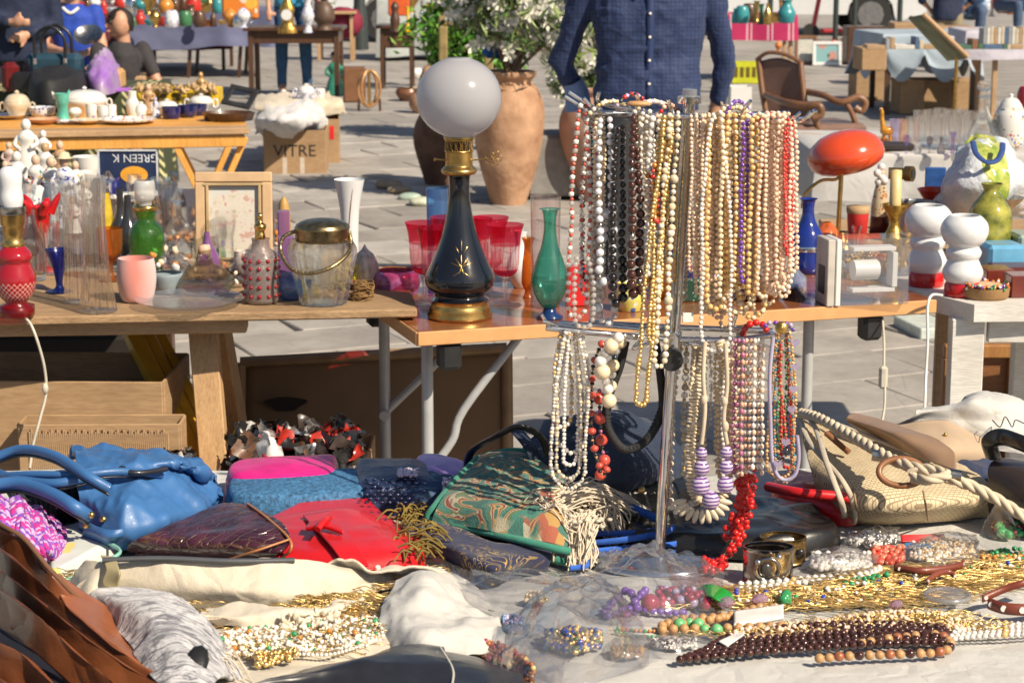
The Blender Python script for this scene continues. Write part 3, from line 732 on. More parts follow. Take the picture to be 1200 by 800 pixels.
def fringe(m,root,tip,n,spread,r=.0013,rise=.02):
 for i in range(n):
  a=G0(*root)+Vector(rs.normal(0,.008,3))*(1,1,.6)[0];b=G0(*tip)+Vector((rs.normal(0,spread),rs.normal(0,spread),rs.normal(0,.003)))
  b.z=max(b.z,FT+.004);mid=a.lerp(b,.45)+Vector((rs.normal(0,.006),rs.normal(0,.006),rise+rs.normal(0,.006)));m2=a.lerp(b,.75)+Vector((rs.normal(0,.006),rs.normal(0,.006),rise*.5+rs.normal(0,.004)))
  m.tube(crom([a,mid,m2,b],4),r,4,cap=False)
for rt,tp,n,s in(((640,600,.07),(715,590,.05),140,.014),((640,600,.07),(660,632,.03),120,.014),((650,605,.06),(634,655,.008),70,.010),((690,610,.05),(680,662,.004),130,.009),((625,608,.06),(660,618,.05),110,.012),((660,585,.07),(740,596,.04),130,.012),((690,590,.06),(745,600,.02),150,.014),((700,580,.06),(735,580,.04),90,.010),((655,590,.07),(620,612,.05),70,.01),((700,595,.06),(715,625,.015),90,.012)):
 fringe(m,rt,tp,n,s)
m.balls([list(G0(660+rs.normal(0,22),598+rs.normal(0,9),.055+rs.normal(0,.008)))for _ in range(260)],.005,0,sc3=[(1,1,.6)])
solo('tassel',m,CREAM,'bunched cream cotton tassel fringe lying on the carpet bag','tassel',kind='stuff')
DEN=fabric('dark_denim',(.010,.024,.06),.7,1600,.5,.35,20)
db=thing('denim_bag','dark blue denim bag with a curved black strap behind the necklace stand','bag',G0(690,590))
g=patch([[(590,590,0),(660,600,0),(730,600,0),(800,590,0)],[(600,552,.08),(660,560,.09),(735,562,.09),(800,556,.07)],[(612,520,.12),(668,515,.14),(735,516,.14),(800,530,.10)],[(640,498,.13),(690,484,.16),(740,490,.15),(790,512,.10)],[(640,498,.03),(690,490,.03),(740,494,.03),(790,510,.03)]],9,8,9,.008,7)
part('body',MB().surf(g,0,.004),DEN,db)
m=MB().tube(crom([G0(548,556,.04),G0(552,530,.10),G0(580,512,.15),G0(608,500,.17),G0(634,512,.15),G0(645,540,.11)],8),.0075,8,flat=.45);part('strap',m,leather('black_leather',(.014,.013,.013),.3,coat=.3),db)
m=MB().tube(crom([G0(606,505,.15),G0(622,525,.13),G0(628,545,.10)],6),.012,8,flat=.3);part('loop',m,DEN,db)
L_BLK=MC['black_leather']
m=lump([(735,640),(800,650),(880,656),(960,650),(985,636),(950,605),(880,598),(800,600),(740,612)],.026,.014,wr=.007,ws=9)
solo('handbag',m,L_BLK,'flat black leather handbag under the hanging red beads','handbag')
m=lump([(660,640),(720,630),(800,622),(830,600),(800,570),(700,580),(650,600)],.07,.02,wr=.006,ws=14,seed=3)
hb=thing('handbag','creased black vinyl handbag behind the pole of the necklace stand','handbag',G0(740,620));part('body',m,leather('black_vinyl',(.012,.012,.013),.25,.6,160),hb)
m=MB().balls([G0(752,574,.085)],.006,0,ICO2);part('stud',m,BRASS,hb)
BST=fabric('royal_blue_webbing',(.03,.14,.60),.8,1800,.5)
bs=thing('strap','royal blue webbing strap looped around the foot of the necklace stand','strap',G0(750,640))
for pts,w_ in(([(688,600,.05),(720,585,.06),(745,600,.04),(770,612,.03)],.014),([(665,630,.01),(700,628,.018),(750,626,.02),(800,620,.02),(815,630,.015),(790,640,.012),(740,644,.01),(680,650,.008)],.009),([(688,640,.012),(740,634,.026),(780,626,.03),(790,620,.03)],.010),([(655,640,.006),(680,652,.012),(690,664,.006),(668,668,.004)],.008)):
 c=crom([G0(*q)for q in pts],10);g=np.stack([c+[0,0,w_*.9],c+[0,-.002,0]],0);part('webbing',MB().surf(g,0,.002),BST,bs)
def straw():
 k=NT('woven_straw');co=k.co();ck=k.n('ShaderNodeTexBrick');ck.inputs['Scale'].default_value=60;ck.inputs['Mortar Size'].default_value=.035;ck.inputs['Color1'].default_value=(.58,.47,.30,1);ck.inputs['Color2'].default_value=(.68,.57,.38,1);ck.inputs['Mortar'].default_value=(.30,.22,.13,1)
 mp=k.n('ShaderNodeMapping');mp.inputs['Rotation'].default_value=(0,0,-.3);k.l(co,mp.inputs[0]);k.l(mp.outputs[0],ck.inputs[0])
 return k.pbr(ck.outputs[0],.75,0,k.bump(ck.outputs[1],.6,-.002))
STRAW=straw();ROPE=M('cotton_rope',(.62,.52,.38),.85,var=.12,vs=40);CRLIN=fabric('cream_lining',(.50,.43,.33),.85)
sb=thing('straw_bag','beige woven straw shoulder bag with rope handles and brown rings','bag',G0(1060,612))
g=patch([[(960,588,.005),(1000,612,.0),(1060,615,0),(1120,610,0),(1165,603,0)],[(952,560,.06),(1000,592,.045),(1060,596,.045),(1120,590,.045),(1172,590,.03)],[(945,530,.09),(1000,566,.075),(1058,570,.07),(1115,566,.068),(1165,578,.05)],[(940,505,.10),(985,535,.09),(1040,542,.085),(1095,545,.08),(1150,560,.06)],[(938,490,.09),(975,500,.09),(1020,512,.085),(1070,525,.08),(1120,540,.06)]],9,9,7,.005,8)
part('body',MB().surf(g,0,.006),STRAW,sb)
for pts in([(938,492,.10),(950,520,.108),(985,560,.10),(1000,590,.06),(1002,612,.015)],[(938,480,.10),(955,500,.112),(968,540,.115),(985,585,.08),(990,605,.03)],[(945,484,.10),(990,500,.108),(1040,520,.10),(1090,540,.09)]):
 part('rim',MB().tube(crom([G0(*q)for q in pts],8),.0048,8,flat=.6),CRLIN,sb)
for(x0,y0,x1,y1)in((1000,572,1006,608),(1082,575,1088,610),(1028,545,1050,574),(1100,548,1118,570)):
 part('seam',MB().tube(crom([G0(x0,y0,.082),G0((x0+x1)/2,(y0+y1)/2,.065),G0(x1,y1,.012)],6),.0018,6),M('seam_thread',(.30,.21,.12),.8),sb)
def rope(pts,r,turns=60,mat=ROPE,parent=sb,label=None):
 c=resample(crom([G0(*q)for q in pts],14),.004);t=np.gradient(c,axis=0);t/=np.linalg.norm(t,axis=1)[:,None]
 u=np.cross(t,[0,0,1.0]);u/=np.linalg.norm(u,axis=1)[:,None];v=np.cross(t,u);m=MB();a=np.arange(len(c))*.38
 for k in range(3):
  ph=a+k*2*math.pi/3;m.tube(c+r*.5*(np.cos(ph)[:,None]*u+np.sin(ph)[:,None]*v),r*.62,7)
 return part('rope_handle',m,mat,parent,label)
rope([(938,484,.105),(960,490,.125),(1000,512,.13),(1050,540,.13),(1100,556,.125),(1140,570,.11),(1180,592,.085),(1230,625,.05)],.0085)
rope([(1066,556,.12),(1085,549,.13),(1110,556,.13),(1088,562,.125),(1070,560,.12)],.0075)
m=MB();c=G0(1055,551,.118);a=np.linspace(0,2*np.pi,40,endpoint=False)
m.tube([(c.x+.034*math.cos(t),c.y+.012*math.sin(t)-.01,c.z+.018*math.sin(t)-.0)for t in a],.005,10,closed=True);part('ring',m,leather('saddle_brown',(.26,.11,.045),.4),sb)
m=MB().tube([G0(968,507,.125),G0(995,530,.10)],.005,8);part('ring',m,MC['saddle_brown'],sb)
for(x,y)in((1108,555),(1022,533)):
 m=MB().tube([G0(x,y,.128),G0(x+18,y+3,.125)],.0095,12);part('ferrule',m,SILVER,sb)
rb=thing('handbag','glossy red handbag squeezed behind the straw bag','handbag',G0(960,605))
m=lump([(905,590),(960,612),(1000,616),(1010,600),(960,575),(915,572)],.03,.014,wr=.003);part('body',m,RED,rb)
m=MB().tube(crom([G0(900,570,.055),G0(935,577,.065),G0(985,582,.06),(G0(1010,590,.05))],6),.008,10);part('handle',m,RED,rb)
m=MB().tube([G0(987,592,.04),G0(989,606,.03)],.003,8);part('zip_pull',m,CHROME,rb)
TAN=leather('taupe_leather',(.30,.19,.12),.42,.2);
tl=thing('handbag','taupe leather flap bag between the straw bag and the white canvas','handbag',G0(1070,540))
g=patch([[(1000,500,.10),(1060,528,.10),(1120,552,.09)],[(992,490,.12),(1050,508,.125),(1118,530,.11)],[(1000,484,.12),(1050,496,.125),(1100,515,.12)]],10,6,10,.002,2);part('strap',MB().surf(g,0,.006),TAN,tl)
g=patch([[(1060,535,.06),(1105,550,.05),(1160,545,.04)],[(1050,510,.10),(1105,525,.09),(1160,525,.07)],[(1050,498,.11),(1110,494,.11),(1165,512,.07)]],9,7,9,.003,5);part('body',MB().surf(g,0,.005),leather('sand_leather',(.42,.31,.21),.55,.3),tl)
m=MB().tube(crom([G0(1060,512,.102),G0(1100,510,.102),G0(1130,510,.09)],6),.0016,6);part('seam',m,MC['seam_thread'],tl)
m=MB().balls([G0(1108,509,.105)],.0035,0,ICO2);part('clasp',m,BRASS,tl)
g=patch([[(1030,500,.07),(1080,510,.08),(1140,520,.07),(1220,530,.05)],[(1050,492,.10),(1090,492,.11),(1150,495,.11),(1220,510,.08)],[(1080,482,.12),(1120,474,.13),(1150,462,.15),(1220,480,.10)],[(1080,488,.03),(1120,486,.03),(1150,480,.03),(1220,490,.0)]],10,9,8,.008,9)
cw=thing('canvas_bag','crumpled off white canvas bag with a drawn black squiggle, at the back right','bag',G0(1130,520));part('body',MB().surf(g,0,.002),CANVAS,cw)
m=MB().tube(crom([G0(1163,492,.12),G0(1172,500,.115),G0(1178,488,.125),G0(1186,500,.115),G0(1190,492,.12),G0(1200,496,.115)],5),.001,5);part('drawn_line',m,M('ink',(.02,.02,.02),.6),cw)
kb=thing('handbag','dark brown leather handbag cut by the right edge, beneath the rope handle','handbag',G0(1190,610))
g=patch([[(1160,610,0),(1200,625,0),(1260,640,0)],[(1158,575,.06),(1200,588,.06),(1260,600,.06)],[(1160,542,.10),(1200,552,.10),(1260,560,.10)],[(1190,535,.10),(1220,540,.10),(1270,550,.10)]],8,8,8,.002,3);part('body',MB().surf(g,0,.006),leather('dark_brown_leather',(.045,.032,.028),.35,.2),kb)
m=MB().tube(crom([G0(1164,535,.10),G0(1160,518,.13),G0(1175,512,.14),G0(1200,520,.14),G0(1240,535,.12)],6),.014,10,flat=.5);part('handle',m,L_BLK,kb)
m=lump([(1090,600),(1150,606),(1175,590),(1160,560),(1110,556)],.05,.02,wr=.006);solo('pouch',m,leather('navy_cloth',(.02,.035,.09),.6),'dark navy pouch in the gap behind the rope handle','pouch')
# BROWN LEATHER BAG, bottom left
L_BR=leather('chestnut_leather',(.13,.036,.014),.30,.4,260,.3,col2=(.30,.10,.04),var=.4)
SUEDE=leather('brown_suede',(.16,.075,.04),.8,.4,300,0)
bw=thing('satchel','large chestnut leather satchel with several open compartments in the bottom left corner','bag',G0(40,800))
def ridge(path,drop,r,width,mat,nm,seed=0,lbl=None):
 c=crom([G0(*q)for q in path],14);n=len(c)
 prof=[]
 for(dx,dy,dz)in((0,width*.9,-drop),(0,width*.6,-drop*.4),(0,r,-r),(0,0,0),(0,-r*.6,-r*.6),(0,-width*.5,-drop*.45),(0,-width*.9,-drop)):
  prof.append(c+np.array([dx-dy*.8,dy,dz]))
 g=np.array(prof);g=gridi(g,1,4)if False else np.array([crom(g[:,i],4)for i in range(n)]).transpose(1,0,2)
 g=Wn(g,12,.002,True,3,seed)
 return part(nm,MB().surf(g,0),mat,bw,lbl)
ridge([(-40,590,.17),(0,618,.165),(28,634,.155),(60,672,.12),(105,718,.06),(112,722,.03)],.05,.006,.010,L_BR,'flap',1)
ridge([(-40,620,.155),(5,646,.155),(45,680,.135),(100,728,.10),(165,778,.06),(235,815,.03)],.045,.005,.008,L_BR,'divider',2)
ridge([(-40,645,.15),(0,668,.145),(50,706,.13),(110,752,.10),(185,800,.06),(240,830,.04)],.045,.006,.008,L_BR,'divider',3)
ridge([(-40,672,.14),(0,690,.14),(45,722,.125),(95,768,.09),(150,812,.06),(190,840,.04)],.05,.005,.008,L_BR,'divider',4)
ridge([(-40,735,.11),(0,752,.10),(30,768,.09),(62,800,.07),(90,835,.05)],.05,.007,.010,L_BR,'divider',5)
ridge([(-60,780,.07),(-10,790,.07),(20,812,.06),(40,840,.05)],.08,.010,.02,L_BR,'front_panel',6)
g=patch([[(5,622,.15),(40,650,.13),(105,716,.05),(150,760,.04)],[(40,650,.06),(75,685,.055),(125,728,.035),(160,765,.03)],[(50,690,.03),(100,720,.03),(140,745,.02),(165,780,.02)]],8,8,10,.003,3)
m=MB();m.tube(crom([G0(*q)for q in[(-40,586,.172),(0,614,.168),(28,631,.158),(60,669,.123),(105,715,.063)]],10),.0035,6);part('edge_binding',m,SUEDE,bw)
g=patch([[(62,672,.11),(90,690,.085),(125,715,.06),(150,750,.03)],[(70,700,.09),(100,720,.075),(130,745,.055),(170,780,.03)],[(85,725,.08),(120,752,.07),(160,780,.05),(200,805,.03)]],8,8,10,.002,3);part('gusset',MB().surf(g,0,.004),leather('rust_leather',(.30,.10,.04),.4),bw)
g=patch([[(-60,640,.10),(60,690,.07),(150,760,.045),(215,815,.01)],[(-60,740,.07),(50,770,.06),(120,800,.04),(200,840,.01)],[(-60,850,.03),(60,850,.03),(120,850,.02),(180,850,.01)]],8,8);part('base',MB().surf(g),L_NAVYE,bw)  # dark sheet set in as painted shade for the gaps between compartments
# CREAM LINED OPEN CASE with fur-like cloth
SATIN=fabric('cream_lining_satin',(.62,.55,.44),.6,900,.4,.08,9)
oc=thing('open_case','cream lined open case with a dark rolled edge, full of jewellery','case',G0(260,720))
def wall(rows,nu,nv,sc_,amp,seed,th=.004,mat=SATIN,nm='lining',lbl=None,mi=0):
 g=patch(rows,nu,nv,sc_,amp,seed);return part(nm,MB().surf(g,0,th),mat,oc,lbl)
wall([[(90,708,.004),(180,712,.0),(280,714,0),(365,715,0),(440,700,.0)],[(88,690,.035),(180,690,.035),(270,694,.035),(345,694,.03),(440,690,.012)],[(120,666,.065),(190,664,.065),(270,668,.06),(340,668,.055),(430,678,.03)],[(124,655,.075),(190,654,.075),(270,657,.07),(340,657,.065),(420,668,.04)]],12,9,9,.006,3)
m=MB().tube(crom([G0(*q)for q in[(120,656,.078),(190,654,.078),(270,657,.073),(345,656,.068)]],12),.005,8,flat=.8);part('rolled_edge',m,leather('slate_binding',(.07,.075,.085),.5),oc)
wall([[(76,700,.0),(95,730,.0),(130,740,0)],[(84,676,.04),(108,690,.04),(135,700,.02)],[(100,656,.07),(124,660,.07),(140,672,.05)]],8,8,12,.004,2)
g=patch([[(118,650,.08),(124,666,.07),(120,684,.05),(135,700,.03)],[(135,652,.08),(140,670,.07),(140,690,.045),(165,712,.03)]],8,4);part('side_tape',MB().surf(g,0,.003),M('khaki_tape',(.38,.32,.18),.5),oc)
wall([[(90,745,.012),(180,730,.012),(300,728,.012),(420,722,.012)],[(150,790,.012),(250,790,.012),(350,780,.012),(470,750,.012)],[(200,840,.01),(280,830,.01),(380,812,.01),(520,790,.01)]],12,12,7,.008,6,nm='tray_lining')
wall([[(235,728,.02),(300,735,.022),(370,722,.022),(430,706,.02)],[(230,722,.035),(290,716,.04),(360,716,.03),(425,702,.025)],[(240,714,.02),(300,712,.02),(360,712,.02),(420,698,.02)]],10,8,16,.005,4,nm='divider')
wall([[(340,700,.01),(400,700,.01),(470,690,.01),(520,700,.01)],[(345,680,.03),(410,672,.035),(480,668,.03),(530,680,.02)],[(350,660,.05),(405,664,.05),(470,664,.05),(500,672,.04)]],10,8,14,.008,5,nm='collar')
def fleece():
 k=NT('grey_white_fleece');co=k.co()
 f=k.noise(22,6,co,.7,(1.4,5.5,1.4),1.2)
 c=k.ramp(f,[(.44,(.62,.61,.63)),(.50,(.40,.40,.44)),(.57,(.12,.12,.15))])
 c=k.mix(k.ramp(k.noise(5,3),[(.38,(0,0,0)),(.50,(1,1,1))]),(.66,.64,.64),c)
 return k.pbr(c,.9,0,k.bump(k.noise(160,3,co,.6,(1,4,1)),.9,.004),0,.3)
FL=fleece()
g=patch([[(100,710,.045),(140,740,.05),(175,790,.05),(225,840,.03)],[(118,694,.075),(165,712,.085),(205,745,.08),(250,800,.05)],[(150,690,.07),(200,698,.07),(238,728,.06),(270,790,.035)],[(190,700,.03),(225,712,.03),(252,738,.02),(290,800,.01)]],12,12,12,.006,7)
fc=thing('fleece_scarf','white and grey flecked fleece scarf rolled over the rim of the open case','scarf',G0(180,760))
part('body',MB().surf(g,0,.006),FL,fc)
m=MB().balls([G0(230,776,.064)],.021,0,ICO2,sc3=[(.7,1.2,.22)],tan=[(.2,-.6,.7)]);part('black_patch',m,MC['black_leather'],fc)
m=MB();rs=np.random.RandomState(3)
for i in range(14):
 a=G0(246+rs.uniform(-4,6),748+i*2,.045);b=G0(270+rs.uniform(-6,30),790+rs.uniform(-8,12),.02);m.tube(crom([a,(a+b)/2+Vector((.004,0,.01)),b],4),.0009,4)
part('fringe',m,CREAM,fc,kind='stuff')
g=patch([[(440,770,.0),(500,775,.01),(585,760,.01),(590,740,.0)],[(445,735,.02),(490,745,.04),(540,740,.03),(585,722,.02)],[(452,704,.025),(492,712,.045),(535,722,.022),(575,718,.006)],[(468,682,.03),(500,678,.058),(545,702,.015),(570,712,.0)],[(490,668,.01),(520,668,.01),(560,690,.0),(580,712,.0)]],10,9,14,.0055,12)
solo('cloth_bag',MB().surf(g,0,.002),CANVAS,'crumpled white cotton bag peaked in the middle of the front table','bag')
def blackpanel(rows,seed):return MB().surf(patch(rows,10,8,8,.004,seed),0,.005)
kb2=thing('handbag','black satin handbag at the bottom edge with a pale piped corner','handbag',G0(450,800))
BSAT=M('black_satin',(.022,.023,.030),.3,var=.2,bump=.3,bs=14)
part('flap',blackpanel([[(270,850,.02),(380,850,.03),(460,850,.03),(540,850,.03)],[(290,806,.05),(380,800,.05),(460,806,.05),(532,812,.05)],[(330,792,.055),(400,779,.06),(460,768,.06),(528,782,.055)],[(360,786,.03),(420,774,.03),(470,762,.03),(520,760,.03)]],3),BSAT,kb2)
part('front_panel',blackpanel([[(530,850,.03),(580,850,.03),(640,850,.01)],[(526,800,.055),(575,806,.05),(620,812,.03)],[(512,764,.055),(560,778,.05),(612,792,.03)],[(515,758,.02),(565,772,.02),(615,788,.01)]],5),BSAT,kb2)
part('piping',MB().tube(crom([G0(516,758,.062),G0(530,782,.060),G0(530,800,.056),G0(522,830,.05)],6),.0016,6),M('pale_piping',(.5,.48,.42),.5),kb2)
# JEWELLERY ON THE CLOTH
def beadmat(name,col,rough=.18,metal=0,var=.15,vs=60,coat=.5):return M(name,col,rough,metal,var,vs,coat=coat)
B_PEARL=beadmat('pearl_white',(.82,.77,.70),.16,0,.06)
B_CREAM=beadmat('pearl_cream',(.84,.68,.45),.16,0,.08)
B_GOLDP=beadmat('pearl_gold',(.80,.52,.20),.18,.12,.12)
B_PINKP=beadmat('pearl_pink',(.86,.62,.45),.16,0,.08)
B_RED=beadmat('red_bead',(.62,.015,.012),.2)
B_CORAL=beadmat('coral_bead',(.60,.08,.05),.35)
B_BROWN=beadmat('brown_bead',(.055,.018,.013),.12,0,.3)
B_WOOD=beadmat('wood_bead',(.50,.28,.12),.45,0,.15,60,.1)
B_RUST=beadmat('rust_bead',(.36,.12,.05),.4,0,.2)
B_BLACK=beadmat('black_bead',(.012,.009,.010),.12)
B_GREEN=beadmat('green_bead',(.03,.30,.10),.2)
B_BLUE=beadmat('blue_bead',(.03,.06,.40),.2)
B_VIOLET=beadmat('violet_bead',(.16,.05,.38),.2)
B_LILAC=beadmat('lilac_bead',(.50,.42,.62),.25)
B_CLEAR=glass('crystal_bead',(.93,.92,.90),(.75,.72,.70),.15,.8,.03,.3,200,.32,(.8,.78,.75))
B_AMBER=beadmat('amber_bead',(.62,.22,.03),.2)
B_PURPLE=beadmat('purple_resin',(.20,.08,.42),.2)
def bead_path(pts,r,jit=0):
 return resample(pts,2*r*.98)
def strand_on(path,r,mats,pat,m=None,tpl=None,jit=.0,seed=0,gap=1.0,thread=None):
 """beads lying along px path on the cloth; pat = material index cycle with radius factors"""
 c=crom([G0(q[0],q[1],(q[2]if len(q)>2 else 0))for q in path],12)
 p=resample(c,2*r*gap);rs=np.random.RandomState(seed);m=m or MB()
 p=p+rs.normal(0,jit,p.shape)*[1,1,.3];n=len(p)
 for mi in sorted(set(a for a,_ in pat)):
  idx=[i for i in range(n)if pat[i%len(pat)][0]==mi]
  if idx:
   rr=np.array([r*pat[i%len(pat)][1]for i in idx]);q=p[idx].copy();q[:,2]=np.maximum(q[:,2],FT)+rr*.9
   m.balls(q,rr,mi,tpl)
 return m
for j in range(6):
 o=j*4.2
 m=strand_on([(796+o*1.5,777-o*.55),(860,770-o*1.0),(940,764-o*1.25,.004*(j%2)),(1030,758-o*1.1),(1085+j*2,757-o*.9),(1104+j,755-o*.5+(2 if j<2 else 0))],.0058,None,[(0,1)],tpl=ICO2,seed=j,jit=.0006)
 solo('necklace',m,[B_BROWN],'glossy dark brown bead strand in the thick bundle nearest the front edge','necklace','strands of the dark brown bead bundle')
m=strand_on([(960,776),(1000,773),(1060,771),(1105,768),(1113,757),(1095,748),(1050,752),(1010,758)],.0066,None,[(0,1),(0,.95),(1,1.05),(0,1),(2,1)],tpl=ICO2,seed=9)
solo('necklace',m,[B_WOOD,B_RUST,B_BROWN],'tan, rust and brown wooden bead necklace looped against the dark brown bundle','necklace')
for j,(a,b)in enumerate((([(790,736),(830,731),(880,722),(905,716)],0),([(776,742),(820,741),(870,740),(915,738)],0),([(776,738),(800,730),(850,727),(890,716)],0))):
 m=strand_on(a,.0068 if j else .0062,None,[(0,1)],tpl=ICO2,seed=20+j)
 solo('necklace',m,[B_WOOD],['pale tan wooden bead strand, uppermost of the three by the white tag','pale tan wooden bead strand, lowest of the three by the white tag','pale tan wooden bead strand between its two neighbours by the white tag'][j],'necklace',None)
m=MB();g=patch([[(860,720,.006),(918,712,.006)],[(860,736,.006),(918,726,.006)]],6,4);m.surf(g,0,.006);solo('paper_tag',m,M('white_card',(.75,.73,.7),.6),'white card tag lying on the pale wooden beads','tag')
m=MB();g=patch([[(842,752,.012),(868,740,.006)],[(852,758,.01),(872,744,.01)]],6,4);m.surf(g,0,.002);solo('paper_tag',m,MC['white_card'],'small folded white tag in front of the green stone beads','tag')
for j in range(4):
 m=strand_on([(1112+j*3,752-j*4),(1150,748-j*5+(j%2)),(1215,746-j*4)],.0042,None,[(0,1)]*9+[(1,1.2)],seed=30+j)
 solo('necklace',m,[B_PEARL,B_GOLDP],'small ivory pearl strand in the bunch by the right edge below the gold tangle','necklace','ivory pearl strands at the right edge')
for j in range(2):
 m=strand_on([(868,694-j*6),(910,690-j*5),(960,684-j*4),(1010,680-j*4),(1030,672-j*3)],.0055,None,[(0,1)]*7+[(1,1)],tpl=ICO1,seed=40+j)
 solo('necklace',m,[B_PEARL,B_GOLDP],['white pearl strand running behind the gold chain tangle, nearer one','white pearl strand running behind the gold chain tangle, farther one'][j],'necklace')
CH_G=M('gold_chain',(.82,.58,.24),.34,.85,var=.2,vs=90)
CH_D=M('dark_gold_chain',(.45,.30,.12),.3,.9,var=.3,vs=90)
def tangle(cx,region,n,L,r,mi,m,seed,lift=.02,flat=.5,curl=6.0):
 rs=np.random.RandomState(seed)
 for i in range(n):
  a=region[rs.randint(len(region)-1)]if False else None
  t=rs.rand()*(len(region)-1);k=int(t);f=t-k;A0,A1=region[k],region[k+1]
  x=A0[0]*(1-f)+A1[0]*f+rs.normal(0,4);hw=A0[2]*(1-f)+A1[2]*f;y=A0[1]*(1-f)+A1[1]*f+rs.uniform(-hw,hw)
  p=G0(x,y,0);p=np.array(list(p));th=rs.normal(0,.5)+(math.pi if rs.rand()>.5 else 0);pts=[];z=lift*max(0,1-abs(y-(A0[1]*(1-f)+A1[1]*f))/max(hw,1))*rs.rand()+.002
  for s_ in range(10):pts.append([p[0],p[1],FT+z+.002*math.sin(s_*1.7+i)]);th+=rs.normal(0,.28)*curl/6;p=p+np.array([math.cos(th),math.sin(th)*flat,0])*L/9
  m.tube(crom(pts,2),r,4,mi,cap=False)
def scatter(region,n,r,mi,m,seed,lift=.02,rv=.3,tpl=None,sc3=None):
 rs=np.random.RandomState(seed);c=[];R=[]
 for i in range(n):
  t=rs.rand()*(len(region)-1);k=int(t);f=t-k;A0,A1=region[k],region[k+1];hw=A0[2]*(1-f)+A1[2]*f;o=rs.uniform(-hw,hw)
  q=G0(A0[0]*(1-f)+A1[0]*f,A0[1]*(1-f)+A1[1]*f+o,0);q.z=FT+r+lift*max(0,1-abs(o)/max(hw,1))*rs.rand();c.append(list(q));R.append(r*(1+rs.uniform(-rv,rv)))
 m.balls(c,np.array(R),mi,tpl,sc3=sc3,tan=rs.normal(0,1,(n,3))if sc3 is not None else None)
reg=[(862,703,7),(920,702,10),(1000,697,12),(1060,688,12),(1110,676,11),(1190,666,11),(1230,662,12)]
m=MB();tangle(0,reg,1000,.13,.00075,0,m,1,.010,.35,3.2);tangle(0,reg,160,.04,.0010,1,m,2,.012,curl=12);scatter(reg,900,.0016,0,m,15,.010)
scatter(reg,30,.0034,2,m,3,.012);scatter([(990,690,7),(1020,686,7),(1040,684,6)],30,.0045,2,m,4,.012);scatter(reg,22,.0036,3,m,5,.012);scatter([(918,710,3),(922,708,3)],12,.007,2,m,6,.01)
scatter(reg,130,.0034,4,m,7,.012);scatter([(1160,655,6),(1200,650,6)],26,.004,2,m,8,.01);scatter(reg,12,.004,5,m,9,.012)
solo('gold_chains',m,[CH_G,CH_D,B_GREEN,B_BLUE,B_PEARL,B_AMBER],'long tangle of thin gold chains with green and blue beads across the right half','chains',kind='stuff')
reg=[(855,748,3),(900,745,7),(960,739,9),(1040,728,11),(1100,729,9),(1135,738,4)]
m=MB();tangle(0,reg,420,.06,.0007,0,m,11,.010,curl=7);scatter(reg,2600,.0017,0,m,12,.011);scatter(reg,420,.0033,1,m,13,.011);scatter(reg,500,.0019,2,m,14,.010)
solo('gold_chains',m,[CH_G,B_PINKP,CH_D],'heap of gold chains threaded with small pale pearls behind the brown bead bundle','chains',kind='stuff')
reg=[(128,690,5),(165,694,9),(230,704,10),(300,706,10),(380,700,10),(440,690,9),(455,684,5)]
m=MB();tangle(0,reg,620,.09,.0007,0,m,21,.012,.4,4);scatter(reg,50,.0046,1,m,22,.014,.2,ICO2);scatter(reg,34,.0045,2,m,23,.016,.15,ICO2);tangle(0,reg,160,.03,.0008,3,m,25,.012)
m.xf(None,(0,0,.014));solo('gold_chains',m,[CH_G,B_PEARL,B_CORAL,CH_D],'gold chains dotted with white and coral balls inside the open case','chains',kind='stuff')
reg=[(238,738,6),(290,742,5),(340,740,6),(375,730,10),(400,722,14),(425,722,10)]
m=MB();tangle(0,reg,420,.07,.0007,0,m,31,.012,.4,4);scatter(reg,1500,.0015,0,m,32,.012);m.xf(None,(0,0,.016))
solo('gold_chains',m,[CH_G],'bright gold chains lying along the middle of the open case','chains',kind='stuff')
reg=[(260,770,12),(300,765,20),(350,760,22),(400,756,20),(450,752,14)]
m=MB();scatter(reg,800,.0027,0,m,41,.011,.4);strand_on([(262,778),(300,772),(340,776),(380,768),(430,772)],.0028,None,[(0,1)],m);strand_on([(268,764),(310,758),(360,766),(420,758)],.003,None,[(0,1)],m);strand_on([(300,788),(340,782),(390,782),(440,766)],.0028,None,[(0,1)],m);scatter([(330,752,8),(370,748,12),(400,746,10)],90,.0062,1,m,42,.016,.5,ICO2,[(1,.7,.35)]);scatter(reg,500,.0018,4,m,47,.011);scatter(reg,26,.0036,2,m,43,.012);scatter(reg,24,.0036,3,m,44,.012);tangle(0,reg,140,.06,.0007,4,m,45,.012)
scatter([(300,790,8),(350,784,8)],130,.0035,4,m,46,.01);m.xf(None,(0,0,.016))
solo('shell_beads',m,[B_PEARL,M('shell_white',(.70,.62,.48),.25,var=.3,vs=70,coat=.4),B_GREEN,B_AMBER,CH_G],'pile of white shell and pearl necklaces with gold and green bits in the open case','necklaces',kind='stuff')
reg=[(565,766,6),(590,772,8),(610,786,8),(625,800,6)]
m=MB();scatter(reg,210,.0042,0,m,51,.02);scatter(reg,60,.004,1,m,52,.02);scatter(reg,60,.0044,2,m,53,.02)
solo('beads',m,[B_RUST,B_GOLDP,beadmat('garnet_bead',(.35,.04,.08),.2)],'garnet and copper coloured beads spilling beside the black satin handbag','beads',kind='stuff')
reg=[(730,718,6),(760,716,10),(790,706,9),(812,708,8)]
